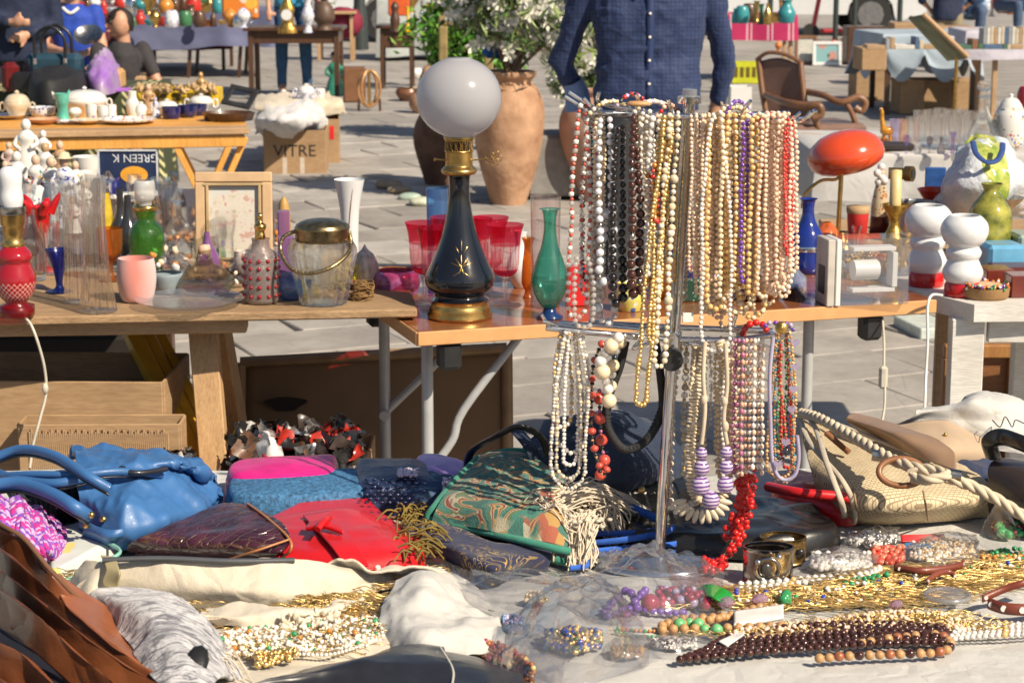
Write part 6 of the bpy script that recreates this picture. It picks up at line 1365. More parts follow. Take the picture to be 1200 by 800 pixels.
t,c,s=vessel('paper_cup','red paper cup with a cardboard lid behind the silver dish','cup',1004,292,T2H,[(10,0),(13,44)],M('red_paper',(.58,.03,.03),.6),28,False,parts='cup')
part('lid',MB().lathe([(13.2*s,42*s),(13.8*s,44*s),(13.5*s,50*s),(.0001,50*s)],(0,0,0),28),M('kraft_lid',(.42,.28,.15),.7),t)
part('emblem',MB().lathe([(.0001,.0005),(.011,.0005)],(0,-.0245,20*s),16,R=Matrix.Rotation(1.5,3,'X')),WPL,t)
t,c,s=vessel('figurine','cone shaped figurine in cream over dark red, with a white bearded head','figurine',1030,282,T2H,[(12,0),(11,26),(11,28)],M('maroon_glaze',(.10,.015,.015),.3),24,False,parts='skirt')
part('torso',MB().lathe(smoothp([(11*s,28*s),(10*s,45*s),(6*s,66*s),(4*s,74*s)]),(0,0,0),24),decor('cream_glaze',(.56,.46,.30),[(.45,.15,.04),(.2,.1,.05)],100,.5),t)
part('head',MB().balls([(0,0,78*s)],6*s,0,ICO2),M('skin_glaze',(.60,.35,.24),.4),t)
m=MB().balls([(0,-3*s,74*s),(-5*s,-3*s,79*s),(0,0,86*s),(-3*s,-2*s,68*s),(3*s,-4*s,70*s)],5*s,0,ICO2);part('beard',m,PORC,t,kind='stuff')
vessel('dish','silver rimmed cut glass dish with small brass pieces in it','dish',1018,322,T2H,[(30,0),(34,5),(38,26),(40,28)],G_CUT,40,sm=False,flute=20,fa=.02)
m=MB();rs=np.random.RandomState(4);c=G(1018,316,T2H)
m.balls([(c.x+rs.uniform(-.06,.06),c.y+rs.uniform(-.02,.05),T2H+.02+rs.uniform(0,.03))for _ in range(60)],.009,0,sc3=np.array([(1,.6,.5)]*60),tan=rs.normal(0,1,(60,3)));solo('trinkets',m,BRASS,'heap of small brass trinkets in the silver rimmed dish','trinkets',kind='stuff')
vessel('vase','orange glass fish shaped vase lying behind the blue decanter','vase',968,300,T2H,[(16,0),(20,12),(12,30),(5,38)],M('flame_glass',(.58,.12,.03),.1,var=.6,vs=30,coat=.6),24)
vessel('pot','grey pewter pot behind the candlestick','pot',1072,290,T2H,[(22,0),(24,20),(22,48),(24,52)],M('pewter',(.34,.34,.35),.35,.7),28)
boxy('packet','blue and white printed packet leaning at the back right','packet',1094,262,.76,24,8,66,M('blue_packet',(.03,.10,.33),.3,var=.4,vs=30),-.2)
t,c,s=vessel('oil_lamp','ruby cut glass oil lamp base with brass burner at the left edge','lamp',20,374,TH,[(20,0),(21,3),(21,13),(12,16),(14,20)],G_RED,36,False,parts='foot')
def lozenge():
 k=NT('ruby_cut_lozenge');co=k.co();sx=k.n('ShaderNodeSeparateXYZ');k.l(co,sx.inputs[0]);a=k.math('ARCTAN2',sx.outputs[1],sx.outputs[0])
 u=k.math('MULTIPLY',a,3.6);v=k.math('MULTIPLY',sx.outputs[2],78.0)
 l1=k.math('ABSOLUTE',k.math('SUBTRACT',k.math('FRACT',k.math('ADD',u,v)),.5));l2=k.math('ABSOLUTE',k.math('SUBTRACT',k.math('FRACT',k.math('SUBTRACT',u,v)),.5))
 f=k.math('MULTIPLY',k.math('MAXIMUM',k.math('LESS_THAN',l1,.07),k.math('LESS_THAN',l2,.07)),k.math('LESS_THAN',sx.outputs[2],.085))
 return k.pbr(k.mix(f,(.34,.01,.018),(.68,.42,.36)),.08,0,None,.6)
part('body',MB().lathe(smoothp([(x*s,z*s)for x,z in[(13,18),(20,26),(24,38),(24,48),(19,62),(19,66),(21,70),(20,76),(13,84)]],4),(0,0,0),44),lozenge(),t)
part('burner',MB().lathe([(x*s,z*s)for x,z in[(13,84),(14,86),(12,90),(10,96),(12,100),(12,108),(14,110),(14,122),(15,124)]],(0,0,0),32),BRASS,t)
part('gallery',MB().lathe([(x*s,z*s)for x,z in[(15,122),(17,126),(16,132)]],(0,0,0),32),SILVER,t)
part('shade',MB().lathe(smoothp([(x*s,z*s)for x,z in[(12,128),(14,140),(13,152),(14,168),(10,176),(4,179)]],4),(0,0,0),32),G_FROST,t)
CORDM=M('cream_flex',(.52,.48,.40),.5)
m=MB().tube(crom([P(-10,356,4.80),P(15,352,4.79),P(35,350,4.78),P(34,360,4.78),P(10,362,4.78)],8),.0035,6);part('flex',m,CORDM,t)
m=MB().tube(crom([P(28,371,4.80),P(36,380,4.79),P(44,400,4.78),P(52,430,4.78),P(54,460,4.78),P(47,490,4.76),P(39,520,4.74),P(35,548,4.72)],8),.0036,7);m.balls([P(53,455,4.775)],.008,0,ICO2,sc3=[(1,1,1.8)])
solo('power_cord',m,CORDM,'cream flex with a knot dangling off the rough table at the left','cord')
t,c,s=vessel('glass_vase','flared blood red glass vase with pulled corners, beside the ruby lamp','vase',50,318,TH,[(12,0),(7,6),(6,14),(8,34),(11,60),(14,76)],M('blood_red_glass',(.46,.008,.01),.08,coat=.6),32,parts='body')
for a in(0,1.3,2.6,3.9,5.2):part('lip',MB().tube(crom([(12*s*math.cos(a),12*s*math.sin(a),68*s),(18*s*math.cos(a),18*s*math.sin(a),80*s),(25*s*math.cos(a),25*s*math.sin(a),(84+8*math.cos(a*2))*s)],5),[.013,.010,.003],8),MC['blood_red_glass'],t)
vessel('glass_vase','tall clear flared cut glass vase, the tallest on the rough table','vase',115,368,TH,[(22,0),(21,6),(16,40),(13,80),(12,120),(14,152),(15,160)],G_CUT,112,flute=14,fa=.07)
t,c,s=vessel('glass_vase','clear cut glass vase tucked behind the tallest one','vase',90,356,TH,[(16,0),(14,8),(12,50),(12,110),(15,140)],G_CUT,112,flute=14,fa=.06,parts='body')
c=G(113,215,.9)
vessel('dish','blue and teal winged glass dish in front of the red vase','dish',70,344,TH,[(18,0),(6,4),(5,14),(10,34),(17,50)],G_BLUE,24,sx=.9)
vessel('bottle','clear glass bottle at the left edge behind the ruby lamp','bottle',38,330,TH,[(16,0),(17,40),(8,66),(6,84)],G_CLEAR,28)
vessel('glass','orange and clear glass goblet behind the tall cut vases','glass',130,330,TH,[(14,0),(4,6),(4,20),(14,34),(16,62)],G_AMB,28)
k=NT('pink_frosted_glass');sx=k.n('ShaderNodeSeparateXYZ');k.l(k.co(),sx.inputs[0]);lw=k.n('ShaderNodeLayerWeight');lw.inputs[0].default_value=.5
kc=k.mix(k.math('POWER',lw.outputs['Facing'],.75),(.72,.24,.20),(.74,.70,.70))
PINKG=k.pbr(kc,.35,0,None,.1)
vessel('candle_glass','frosted glass with a pink candle inside at the front of the rough table','candle',161,355,TH,[(17,0),(20,6),(23,22),(23,38),(21,51)],PINKG,36)
t,c,s=vessel('decanter','green glass decanter with a gold neck band and frosted stopper','decanter',173,322,TH,[(17,0),(20,20),(21,40),(19,52),(11,62),(11,68),(14,76)],G_GREEN,40,parts='body')
part('neck_band',MB().lathe([(14*s,75*s),(14.6*s,78*s),(14*s,80*s),(11*s,81*s)],(0,0,0),32),GOLD,t)
part('stopper',MB().lathe(smoothp([(x*s,z*s)for x,z in[(8,78),(8,84),(12,90),(12,108),(9,110)]],3),(0,0,0),24),glass('frosted_clear',(.88,.88,.88),(.7,.7,.7),.2,.5,.3,.3,60,.5,(.72,.71,.70)),t)
vessel('ashtray','thick grey blue glass ashtray behind the plate','ashtray',197,345,TH,[(14,0),(18,8),(21,22),(17,24)],M('smoky_blue_glass',(.26,.32,.35),.1,coat=.5),32)
t,c,s=vessel('carafe','squat round clear glass carafe with a short neck on the glass plate','carafe',241,347,TH,[(28,0),(35,8),(34,16),(22,28),(10,36),(8,50),(9,53)],crystal('straw_glass',(.96,.95,.86),.6,.01,.3,40,1.35),44,parts='body')
part('stopper',MB().lathe([(7*s,46*s),(7*s,56*s),(.0001,57*s)],(0,0,0),20),M('cork_pink',(.62,.40,.30),.6),t)
vessel('plate','clear glass plate lying at the front edge of the rough board','plate',223,365,TH,[(40,0),(50,2),(65,9)],glass('plate_glass',(.88,.90,.93),(.6,.66,.75),.2,.95,.03,.4,40,.12,(.72,.76,.84)),56,sm=False,flute=24,fa=.012)
t,c,s=vessel('perfume_bottle','cut glass bottle with rows of red dots and a gold stopper','bottle',307,357,TH,[(20,0),(21,4),(21,52),(19,58),(11,64),(10,72),(11,76)],glass('smoked_cut',(.62,.54,.52),(.4,.33,.32),.12,.9,.05,.8,160,.3,(.50,.42,.40)),32,False,parts='body')
m=MB()
for zz in(9,20,31,42,51):
 for a in np.linspace(0,6.283,12,endpoint=False):m.balls([(20.8*s*math.cos(a),20.8*s*math.sin(a),zz*s)],3.0*s,0,ICO1)
part('red_dot',m,M('garnet_enamel',(.28,.015,.02),.15,coat=.4),t,kind='stuff')
part('stopper',MB().lathe(smoothp([(x*s,z*s)for x,z in[(6,75),(6,80),(5,84),(7,88),(7,92),(3,95),(2,99),(3.5,103),(.1,107)]],3),(0,0,0),24),GOLD,t)
t,c,s=vessel('biscuit_jar','faceted glass jar with a dull brass lid and twisted swing handle','jar',379,359,TH,[(26,0),(28,3),(36,40),(40,62),(35,74),(31,78)],crystal('faceted_jar',(.97,.98,.95),.6,.02,.8,90,1.35),96,parts='glass_body',flute=12,fa=.035)
DB=M('dull_brass',(.33,.25,.13),.3,.95,var=.4,vs=50)
part('lid_band',MB().lathe([(x*s,z*s)for x,z in[(31,74),(32,76),(32,88),(33,90),(32,91)]],(0,0,0),44),DB,t)
part('lid',MB().lathe(smoothp([(x*s,z*s)for x,z in[(32,91),(29,95),(18,99),(.1,101)]],4),(0,0,0),44),DB,t)
hp=crom([(-30*s,0,86*s),(-46*s,-.006,78*s),(-48*s,-.02,62*s),(-34*s,-.07,46*s),(-12*s,-.09,42*s),(12*s,-.085,48*s),(30*s,-.05,60*s),(34*s,-.01,72*s),(32*s,0,84*s)],10)
part('handle',MB().tube(hp,.0048,8),DB,t)
p_=resample(hp,.010);part('handle_twist',MB().balls(p_,.0062,0,ICO1,sc3=[(1,1,.5)],tan=np.gradient(p_,axis=0)),DB,t,kind='stuff')
m=MB();rs=np.random.RandomState(6);c=G(398,350,TH)+Vector((.0,.14,0))
m.balls([(c.x+rs.normal(0,.016),c.y+rs.normal(0,.012),TH+.04+rs.normal(0,.022))for _ in range(120)],.006,0,sc3=np.array([(1,.5,1.3)]*120),tan=rs.normal(0,1,(120,3)))
m.tube([(c.x,c.y,TH),(c.x,c.y,TH+.05)],.003,5,1)
solo('dried_flowers',m,[M('yellow_petal',(.62,.55,.03),.6),M('stem_green',(.10,.18,.04),.7)],'small bunch of bright yellow dried flowers behind the glass jar','flowers',kind='stuff')
m=MB();c=G(424,350,TH)
for i in range(130):
 a=rs.uniform(0,6.283);r_=rs.uniform(.012,.030);z_=rs.uniform(.002,.042);m.tube(crom([(c.x+r_*math.cos(a+q)*1.1,c.y+r_*math.sin(a+q),TH+z_+rs.normal(0,.004))for q in(0,.6,1.2,1.8)],3),.0012,4,cap=False)
solo('nest',m,M('dry_grass',(.26,.15,.06),.9,var=.4,vs=60),'little brown dried grass nest beside the glass jar','nest',kind='stuff')
vessel('shell','white and rust striped sea shell behind the grass nest','shell',428,336,TH,[(5,0),(14,6),(17,20),(12,36),(4,44),(.5,50)],M('banded_shell',(.62,.42,.32),.3,var=.5,vs=25,col2=(.75,.70,.64),stretch=(3,3,1)),28)
t,c,s=vessel('glass_vase','tall opal white flared vase with a thin brown line, behind the glass jar','vase',411,322,TH,[(12,0),(10,20),(10,50),(12,80),(18,112)],G_FROST,36,parts='body')
part('painted_line',MB().tube(crom([(-2*s,-10.5*s,30*s),(0,-10.6*s,60*s),(2*s,-12.2*s,80*s),(5*s,-15*s,104*s)],5),.0012,5),M('brown_enamel',(.25,.12,.06),.4),t)
vessel('bowl','mottled violet glass bowl lying left of the goblets','bowl',463,352,T2H,[(18,0),(24,6),(28,20),(26,30),(20,33)],M('mottled_violet',(.36,.12,.30),.12,var=.4,vs=50,coat=.5),32,sx=1.1)
vessel('dish','brown and clear ruffled glass dish behind the violet bowl','dish',468,336,T2H,[(10,0),(16,8),(30,18)],M('toffee_glass',(.20,.07,.02),.1,var=.6,vs=30,coat=.5),40,flute=6,fa=.12)
vessel('dish','navy blue glass dish showing behind the violet bowl at the left','dish',447,330,T2H,[(10,0),(20,8),(24,12)],M('navy_glass',(.015,.03,.10),.1,coat=.5),28)
c=G(275,318,TH)+Vector((0,0,.0));s=PM(c.y,TH);t=thing('framed_picture','cream and gold picture frame with a faded floral print, leaning behind the glass bottles','picture',c,rz=.02,local=True)
Rf=Matrix.Rotation(-.12,3,'X');FW,FH,B_=90*s,116*s,12*s
FRM=M('cream_gilt_moulding',(.62,.42,.24),.4,var=.12,vs=20,coat=.1);FRG=M('pale_gold',(.72,.52,.28),.35,.5)
def fb(c_,sz,mat,nm,bev=.003):part(nm,MB().box(c_,sz,0,bev).xf(Rf),mat,t)
fb((0,0,FH-B_/2),(FW,.02,B_),FRM,'frame_rail');fb((0,0,B_/2),(FW,.02,B_),FRM,'frame_rail');fb((-FW/2+B_/2,0,FH/2),(B_,.019,FH-2*B_),FRM,'frame_rail');fb((FW/2-B_/2,0,FH/2),(B_,.019,FH-2*B_),FRM,'frame_rail')
for(cx_,cz_,w_,h_)in((0,FH-B_*1.2,FW-2*B_+.01,.008),(0,B_*1.2,FW-2*B_+.01,.008),(-FW/2+B_*1.2,FH/2,.008,FH-2.2*B_),(FW/2-B_*1.2,FH/2,.008,FH-2.2*B_)):fb((cx_,-.004,cz_),(w_,.018,h_),FRG,'gilt_slip',.002)
k=NT('floral_print');co=k.co();v1=k.n('ShaderNodeTexVoronoi');v1.inputs['Scale'].default_value=32;k.l(co,v1.inputs['Vector']);sp2=k.n('ShaderNodeSeparateColor');k.l(v1.outputs['Color'],sp2.inputs[0])
fc_=k.ramp(k.noise(26,6,co,.7),[(.3,(.40,.36,.28)),(.42,(.62,.56,.46)),(.52,(.66,.62,.55)),(.58,(.55,.30,.26)),(.66,(.50,.44,.30))])
grd=k.n('ShaderNodeTexGradient',gradient_type='SPHERICAL');mp=k.n('ShaderNodeMapping');mp.inputs['Location'].default_value=(-.1,0,-1.15);mp.inputs['Scale'].default_value=(9,1,9);k.l(co,mp.inputs[0]);k.l(mp.outputs[0],grd.inputs[0])
PRN=k.pbr(k.mix(k.math('GREATER_THAN',k.math('ADD',grd.outputs['Fac'],k.math('MULTIPLY',k.noise(30,3),.4)),.38),(.60,.60,.57),fc_),.3)
fb((0,.004,FH/2),(FW-2*B_,.006,FH-2*B_),PRN,'print',0)
m=MB();leg(m,(.0,.03,FH*.8),(0,.10,0),.02,.005);part('strut',m,W_RAW,t)
vessel('salt_shaker','gold brown carved wooden finial behind the frame','ornament',334,300,TH,[(6,0),(8,30),(6,60),(1,70)],M('gold_wood',(.45,.27,.08),.5),20)
def parrot(px,py,lbl,body,head,h=TH,sc_=1.0):
 c=pv(px,py,h,5);s=PM(c.y,h)*sc_;t=thing('parrot_figurine',lbl,'figurine',c,local=True)
 part('body',MB().lathe(smoothp([(x*s,z*s)for x,z in[(.2,0),(5,4),(9,14),(9,24),(6,32),(2,36)]]),(0,0,0),20,R=Matrix.Rotation(.25,3,'Y')),body,t)
 part('head',MB().balls([(9*s,0,37*s)],6*s,0,ICO2,sc3=[(.9,.9,1.1)]),head,t)
 part('beak',MB().balls([(14*s,0,37*s)],2.4*s,0,ICO1,sc3=[(1,.7,1.4)]),M('pale_beak',(.55,.45,.25),.3),t)
parrot(234,298,'dark glass parrot figurine with a green and yellow head, upright before the frame',M('dark_olive_glass',(.035,.03,.012),.1,coat=.5),M('green_yellow_glass',(.20,.42,.04),.1,col2=(.05,.2,.4),vs=50))
parrot(254,318,'small green and blue parrot figurine on a violet stand',M('parrot_green',(.05,.24,.10),.12,coat=.5),M('parrot_blue',(.03,.12,.3),.12),sc_=.85)
vessel('glass_column','clear crystal column vase in front of the picture frame','vase',266,322,TH,[(12,0),(12,6),(9,12),(9,44),(12,56),(13,74)],G_CUT,20,sm=False)
t,c,s=vessel('glass_dome','clear round glass cheese dome with a small knob','glass dome',226,312,TH,[(24,0),(23,14),(16,26),(5,31),(3,33),(5,37),(.2,40)],G_CLEAR,36,parts='dome',floor=False)
vessel('glass_bowl','cut crystal bowl in front of the glass dome','bowl',212,326,TH,[(10,0),(20,8),(25,24)],G_CUT,40,flute=16,fa=.04)
boxy('glass_block','stepped violet glass block behind the glass jar','glass block',336,338,TH,19,16,62,G_PURP,.15)
boxy('glass_block','upper narrow violet glass block behind the jar handle','glass block',334,330,TH,14,12,84,G_PURP,.1)
vessel('bowl','pale blue glass bowl at the foot of the violet block','bowl',342,352,TH,[(12,0),(22,8),(26,28)],G_SKY,32)
vessel('ornament','violet glass bird ornament beside the crystal column','ornament',244,330,TH,[(8,0),(14,12),(13,30),(5,46),(3,58)],M('amethyst_glass',(.18,.07,.22),.1,coat=.5),24)
boxy('tray','black lacquer tray under the small crystal pieces','tray',216,322,TH,150,70,5,BLACKP,0)
m=MB();rs=np.random.RandomState(14);pc={0:[],1:[],2:[],3:[]}
for i in range(260):
 x=rs.uniform(180,326);y=rs.uniform(262,326);c=G(x,y+14,TH);pc[rs.choice(4,p=[.55,.2,.15,.1])].append((c.x,c.y,TH+.012+rs.uniform(0,.05)))
for k in range(4):m.balls(pc[k],.011,k,ICO1,sc3=rs.uniform(.5,1.4,(len(pc[k]),3)),tan=rs.normal(0,1,(len(pc[k]),3)))
solo('crystal_trinkets',m,[G_CUT,M('clear_sparkle',(.70,.69,.66),.05,var=.3,vs=60),B_PINKP,B_AMBER],'crowd of tiny crystal trinkets around the glass dome','trinkets',kind='stuff')
for(px,py,pr,mat,nm,lb,cat)in((60,322,[(9,0),(10,30),(12,62)],G_CLEAR,'glass','plain clear tumbler between red vase and cut vases','glass'),(78,312,[(10,0),(8,20),(12,70),(10,84)],G_CUT,'glass_vase','slim crystal vase left of the two tall cut vases','vase'),(143,300,[(5,0),(12,20),(13,34),(5,52),(4,80)],M('smoke_black_glass',(.03,.03,.035),.15,coat=.4),'shaker','smoky black bottle with a beaded neck, left of its twin','bottle'),(152,306,[(5,0),(12,18),(13,36),(6,54),(4,78)],MC['smoke_black_glass'],'shaker','smoky black bottle with a beaded neck, right beside the green decanter','bottle'),(126,300,[(8,0),(10,20),(8,50),(5,74)],M('yellow_blue_enamel',(.62,.42,.03),.2,var=.4,vs=40,col2=(.7,.5,.05)),'figurine','yellow and blue glass clown ornament behind the tall cut vase','figurine'),(187,296,[(8,0),(12,12),(14,40),(9,62)],G_CLEAR,'glass_vase','clear vase behind the shoulder of the green decanter','vase'),(205,296,[(10,0),(16,18),(8,50),(12,76)],G_CUT,'glass_vase','cut crystal swan shaped vase left of the frame','vase'),(222,290,[(10,0),(14,14),(10,46)],G_CLEAR,'glass','small clear wine glass next to the dark parrot','glass'),(198,270,[(4,0),(9,6),(6,12),(9,18),(6,24),(8,30),(4,36)],M('honey_glass',(.58,.26,.05),.15,coat=.4),'honey_dipper','ribbed amber glass stopper sticking up behind the decanter','ornament'),(300,330,[(6,0),(13,16),(10,34),(6,44)],G_CUT,'glass','little cut glass between crystal column and dotted bottle','glass'),(286,326,[(8,0),(12,14),(11,32)],decor('flower_cup',(.7,.66,.6),[(.6,.2,.15),(.1,.3,.1)],80,.45),'cup','tiny flowered china cup before the framed print','cup'),):
 vessel(nm,lb,cat,px,py,TH if py>300 else .76,pr,mat,28)
GS=[('decanter','decanter',[(12,0),(15,12),(12,28),(5,40),(5,52),(8,56),(2,66)]),('wine_glass','glass',[(8,0),(2,4),(2,22),(9,32),(11,46),(9,60)]),('glass_vase','vase',[(9,0),(6,10),(6,44),(12,70)]),('sugar_bowl','bowl',[(8,0),(15,10),(17,24),(12,28),(2,34)]),('flask','bottle',[(11,0),(13,20),(10,34),(4,42),(4,56),(6,60)])]
GM=[('clear',G_CLEAR),('cut crystal',G_CUT),('smoky',crystal('smoky_glass',(.72,.70,.72),.4)),('pale lilac',crystal('lilac_glass',(.85,.74,.92),.4)),('pale amber',crystal('pale_amber_glass',(.95,.80,.55),.4))]
rs=np.random.RandomState(31)
def glasses(n,x0,x1,y0,y1,h,place,grp,lo=.6,hi=1.1):
 for i in range(n):
  nm,ct,pr=GS[(i*3+rs.randint(2))%5];cn,mt=GM[rs.choice(5,p=[.34,.34,.12,.1,.1])];k=rs.uniform(lo,hi);x=x0+(x1-x0)*(i+.5)/n;sd=['far left','left','middle','right','far right'][min(4,5*i//n)]
  vessel(nm,f'{["small", "tall"][k > .85]} {cn} glass {nm.replace("glass_", "").replace("_", " ")}, {sd} part, {place}',ct,x,rs.uniform(y0,y1),h,[(a*k,b*k)for a,b in pr],mt,28,group=grp)
glasses(15,140,330,286,320,TH,'in the crowd before the framed print','glass pieces crowding the rough table')
glasses(14,-4,214,250,290,.76,'behind the tall cut vases','glass pieces on the dark side table')
glasses(9,975,1075,300,322,T2H,'behind the desk clock','glass pieces behind the desk clock',.45,.8)
glasses(7,1055,1150,178,182,.756,'in front of the tumblers','small glasses before the tumblers',.3,.45)
FIG_C=[PORC,PORC_F,M('bisque',(.62,.42,.30),.5,var=.2),PORC_B,M('tan_glaze',(.48,.30,.16),.3)]
def figurine(px,py,H,lbl,body,skin,hat=None,h=.76,cat='figurine',wide=1.0):
 c=pv(px,py,h,6);s=PM(c.y,h)*H/50.0;t=thing('figurine',lbl,cat,c,local=True)
 part('dress',MB().lathe(smoothp([(x*s*wide,z*s)for x,z in[(11,0),(11,3),(9,14),(6,24),(8,32),(5,37),(2,39)]]),(0,0,0),20,sy=.8),body,t)
 part('head',MB().balls([(0,0,43*s)],5*s,0,ICO2,sc3=[(.9,.95,1.15)]),skin,t)
 part('arm',MB().tube(crom([(-7*s,0,33*s),(-10*s,-3*s,26*s),(-4*s,-7*s,22*s)],4),2*s,7),body,t)
 part('arm',MB().tube(crom([(7*s,0,33*s),(10*s,-3*s,27*s),(5*s,-8*s,24*s)],4),2*s,7),body,t)
 if hat:part('hat',MB().lathe([(.001,51*s),(4*s,50*s),(5*s,46*s),(9*s,46*s),(5*s,45*s)],(0,0,0),16),hat,t)
 part('base',MB().lathe([(.0001,0),(12*s*wide,0),(12*s*wide,2.5*s),(.0001,3*s)],(0,0,0),18,sy=.85),body,t)
BIS=FIG_C[2]
FD=[(8,232,44,'white porcelain lady with folded arms at the far left edge',PORC,BIS,None),(22,238,62,'white seated porcelain rabbit shaped figure with tall ears',PORC,PORC,None),(33,204,66,'tall white porcelain lady with a raised arm, tallest in the figurine crowd',PORC,PORC,None),(44,240,60,'bisque girl in a white dress in front of the tall lady',PORC_F,BIS,None),(55,222,56,'white figurine with a brown haired head',PORC,FIG_C[4],None),(62,246,64,'pair dancer figurine in a white and rose dress',PORC_F,BIS,None),(72,214,50,'figurine of a woman in a tan shawl',FIG_C[4],BIS,None),(78,250,70,'porcelain boy in blue trousers with a straw hat',PORC_B,BIS,M('straw_hat',(.62,.52,.34),.6)),(90,236,48,'small flowered lady figurine beside the boy with the hat',PORC_F,BIS,None),(52,196,44,'white porcelain figure with a green base behind the crowd',PORC,PORC,None),(12,206,40,'pale pink shawled figure behind the left edge of the crowd',M('pale_rose',(.60,.44,.38),.3),BIS,None),(100,252,40,'short white porcelain child next to the stacked cups',PORC,BIS,None),(36,262,46,'low white reclining lady figurine at the front of the crowd',PORC,BIS,None),(66,268,40,'blue and white striped porcelain clown at the front of the crowd',PORC_B,BIS,None),(86,274,44,'white kneeling figure with a gold tip behind the cut vases',PORC,GOLD,None)]
for d in FD:figurine(*d)
for(px,py,pr,mat,nm,lb,cat)in((103,206,[(10,0),(14,6),(17,22)],PORC,'bowl','white porcelain bowl behind the stack of cups','bowl'),(104,220,[(9,0),(14,6),(19,12)],M('cream_pot',(.50,.38,.28),.5),'bowl','cream brown bowl on the dark table','bowl'),(106,232,[(10,0),(14,5),(19,30)],PORC,'cup','large white ribbed cup in front of the blue poster','cup'),(127,234,[(9,0),(13,4),(15,26)],M('cobalt_gilt',(.02,.025,.16),.15,coat=.5),'cup','cobalt cup with a gilt rim before the blue poster','cup'),(150,240,[(14,0),(24,4),(26,8)],PORC_F,'saucer','flowered saucer right of the cobalt cup','saucer'),(175,238,[(14,0),(22,6),(26,10)],PORC,'saucer','white saucer lying behind the frosted stopper','saucer')):
 vessel(nm,lb,cat,px,py,.76,pr,mat,28)
c=G(150,262,.76);p0=P(117,213,7.1);p1=P(184,178,7.1);t=thing('poster','navy blue printed card standing upside down behind the china cups','poster',Vector(((p0.x+p1.x)/2,7.1,.76)))
zt=P(150,176,7.1).z;zb=.78
m=MB().box(((p0.x+p1.x)/2,7.1,(zt+zb)/2),(p1.x-p0.x,.008,zt-zb),0,.001);part('card',m,M('navy_card',(.018,.032,.085),.35,var=.15),t)
m=MB()
for(x0,x1,z_)in((p0.x,p1.x,zt),(p0.x,p1.x,zb)):m.box(((x0+x1)/2,7.092,z_),(x1-x0,.004,.006))
for x_ in(p0.x,p1.x):m.box((x_,7.092,(zt+zb)/2),(.006,.004,zt-zb-.008))
part('border',m,M('grey_white_ink',(.55,.57,.62),.5),t,kind='stuff')
def text(body,size,loc,rot,mat,parent,nm='lettering',ext=.0006,label=None):
 cu=bpy.data.curves.new(nm,'FONT');cu.body=body;cu.size=size;cu.extrude=ext;cu.align_x='CENTER';tmp=bpy.data.objects.new(nm,cu);COL.objects.link(tmp)
 dg=bpy.context.evaluated_depsgraph_get();me=bpy.data.meshes.new_from_object(tmp.evaluated_get(dg));bpy.data.objects.remove(tmp)
 me.materials.clear();me.materials.append(mat);o=bpy.data.objects.new(nm,me);COL.objects.link(o);o.parent=parent;o.location=Vector(loc)-ORG[parent.name];o.rotation_euler=rot;o['kind']='stuff';return o
TXT=M('pale_print',(.60,.62,.66),.5)
c=P(162,190,7.09);text('GREEN K',.040,(c.x-.01,7.094,c.z+.026),(math.pi/2,math.pi,0),TXT,t)
m=MB().lathe([(.0001,.0),(.03,.0)],(P(157,205,7.09).x,7.093,P(157,205,7.09).z),20,R=Matrix.Rotation(math.pi/2,3,'X'),sx=1.6);part('orange_spot',m,M('orange_print',(.7,.33,.03),.5),t)
gm=MB().lathe([(.0001,.002),(.026,.002),(.027,.02),(.030,.135)],(0,0,0),20,flute=10,fa=.03).mesh('tumbler',G_CUT)
k_=0
for(px,py)in[(1069,170),(1083,167),(1096,170),(1106,166),(1118,170),(1129,167),(1090,160),(1113,160),(1136,162),(1077,161),(1125,159),(1101,158)]:
 c=G(px,py+4,.756);o=bpy.data.objects.new('glass_tumbler',gm);COL.objects.link(o);o.location=c;o.rotation_euler=(0,0,k_)
 tag(o,'tall ribbed clear glass tumbler in the row beside the decanter','glass','ribbed clear tumblers on the white cloth');k_+=1
t,c,s=vessel('decanter','clear glass decanter with a large round stopper by the flowered teapot','decanter',1150,178,.756,[(18,0),(20,14),(17,26),(9,40),(6,52),(6,62),(8,64)],G_CLEAR,32,parts='body')
part('stopper',MB().lathe(smoothp([(x*s,z*s)for x,z in[(4,62),(6,66),(4,69),(8,73),(8,79),(4,82),(.2,82)]],3),(0,0,0),24),G_CLEAR,t)
t,c,s=vessel('teapot','white porcelain teapot painted with pink flowers at the right','teapot',1182,176,.756,[(12,0),(17,6),(20,24),(19,40),(14,50)],PORC_F,36,parts='body')
part('lid',MB().lathe(smoothp([(x*s,z*s)for x,z in[(14,50),(12,54),(7,60),(2,61),(3,64),(.1,66)]],3),(0,0,0),24),PORC,t)
part('spout',MB().tube(crom([(-18*s,0,20*s),(-24*s,0,34*s),(-30*s,0,50*s)],5),[5*s,3*s,2.4*s],10),PORC,t)
part('handle',MB().tube(crom([(18*s,0,14*s),(28*s,0,20*s),(28*s,38*s*0,36*s),(18*s,0,42*s)],5),2*s,8),PORC,t)
t,c,s=vessel('giraffe_ornament','red and orange glass giraffe left of the small painted glasses','ornament',1036,166,.756,[(4,0),(4,3)],G_AMB,12,False,parts='foot')
FLG=M('orange_flame_glass',(.62,.14,.01),.1,var=.5,vs=60,coat=.6,col2=(.7,.35,.02))
part('body',MB().balls([(.01,0,12*s)],6*s,0,ICO2,sc3=[(1.4,.8,.9)]),FLG,t)
for a,b in(((-.006,0,0),(0,0,10*s)),((.03,0,0),(.022,0,10*s))):part('leg',MB().tube([a,b],2*s,8),FLG,t)
part('neck',MB().tube(crom([(-.004,0,12*s),(-.012,0,26*s),(-.014,0,36*s),(-.024,0,39*s)],4),[4*s,2.4*s,2*s,1.5*s],8),FLG,t)
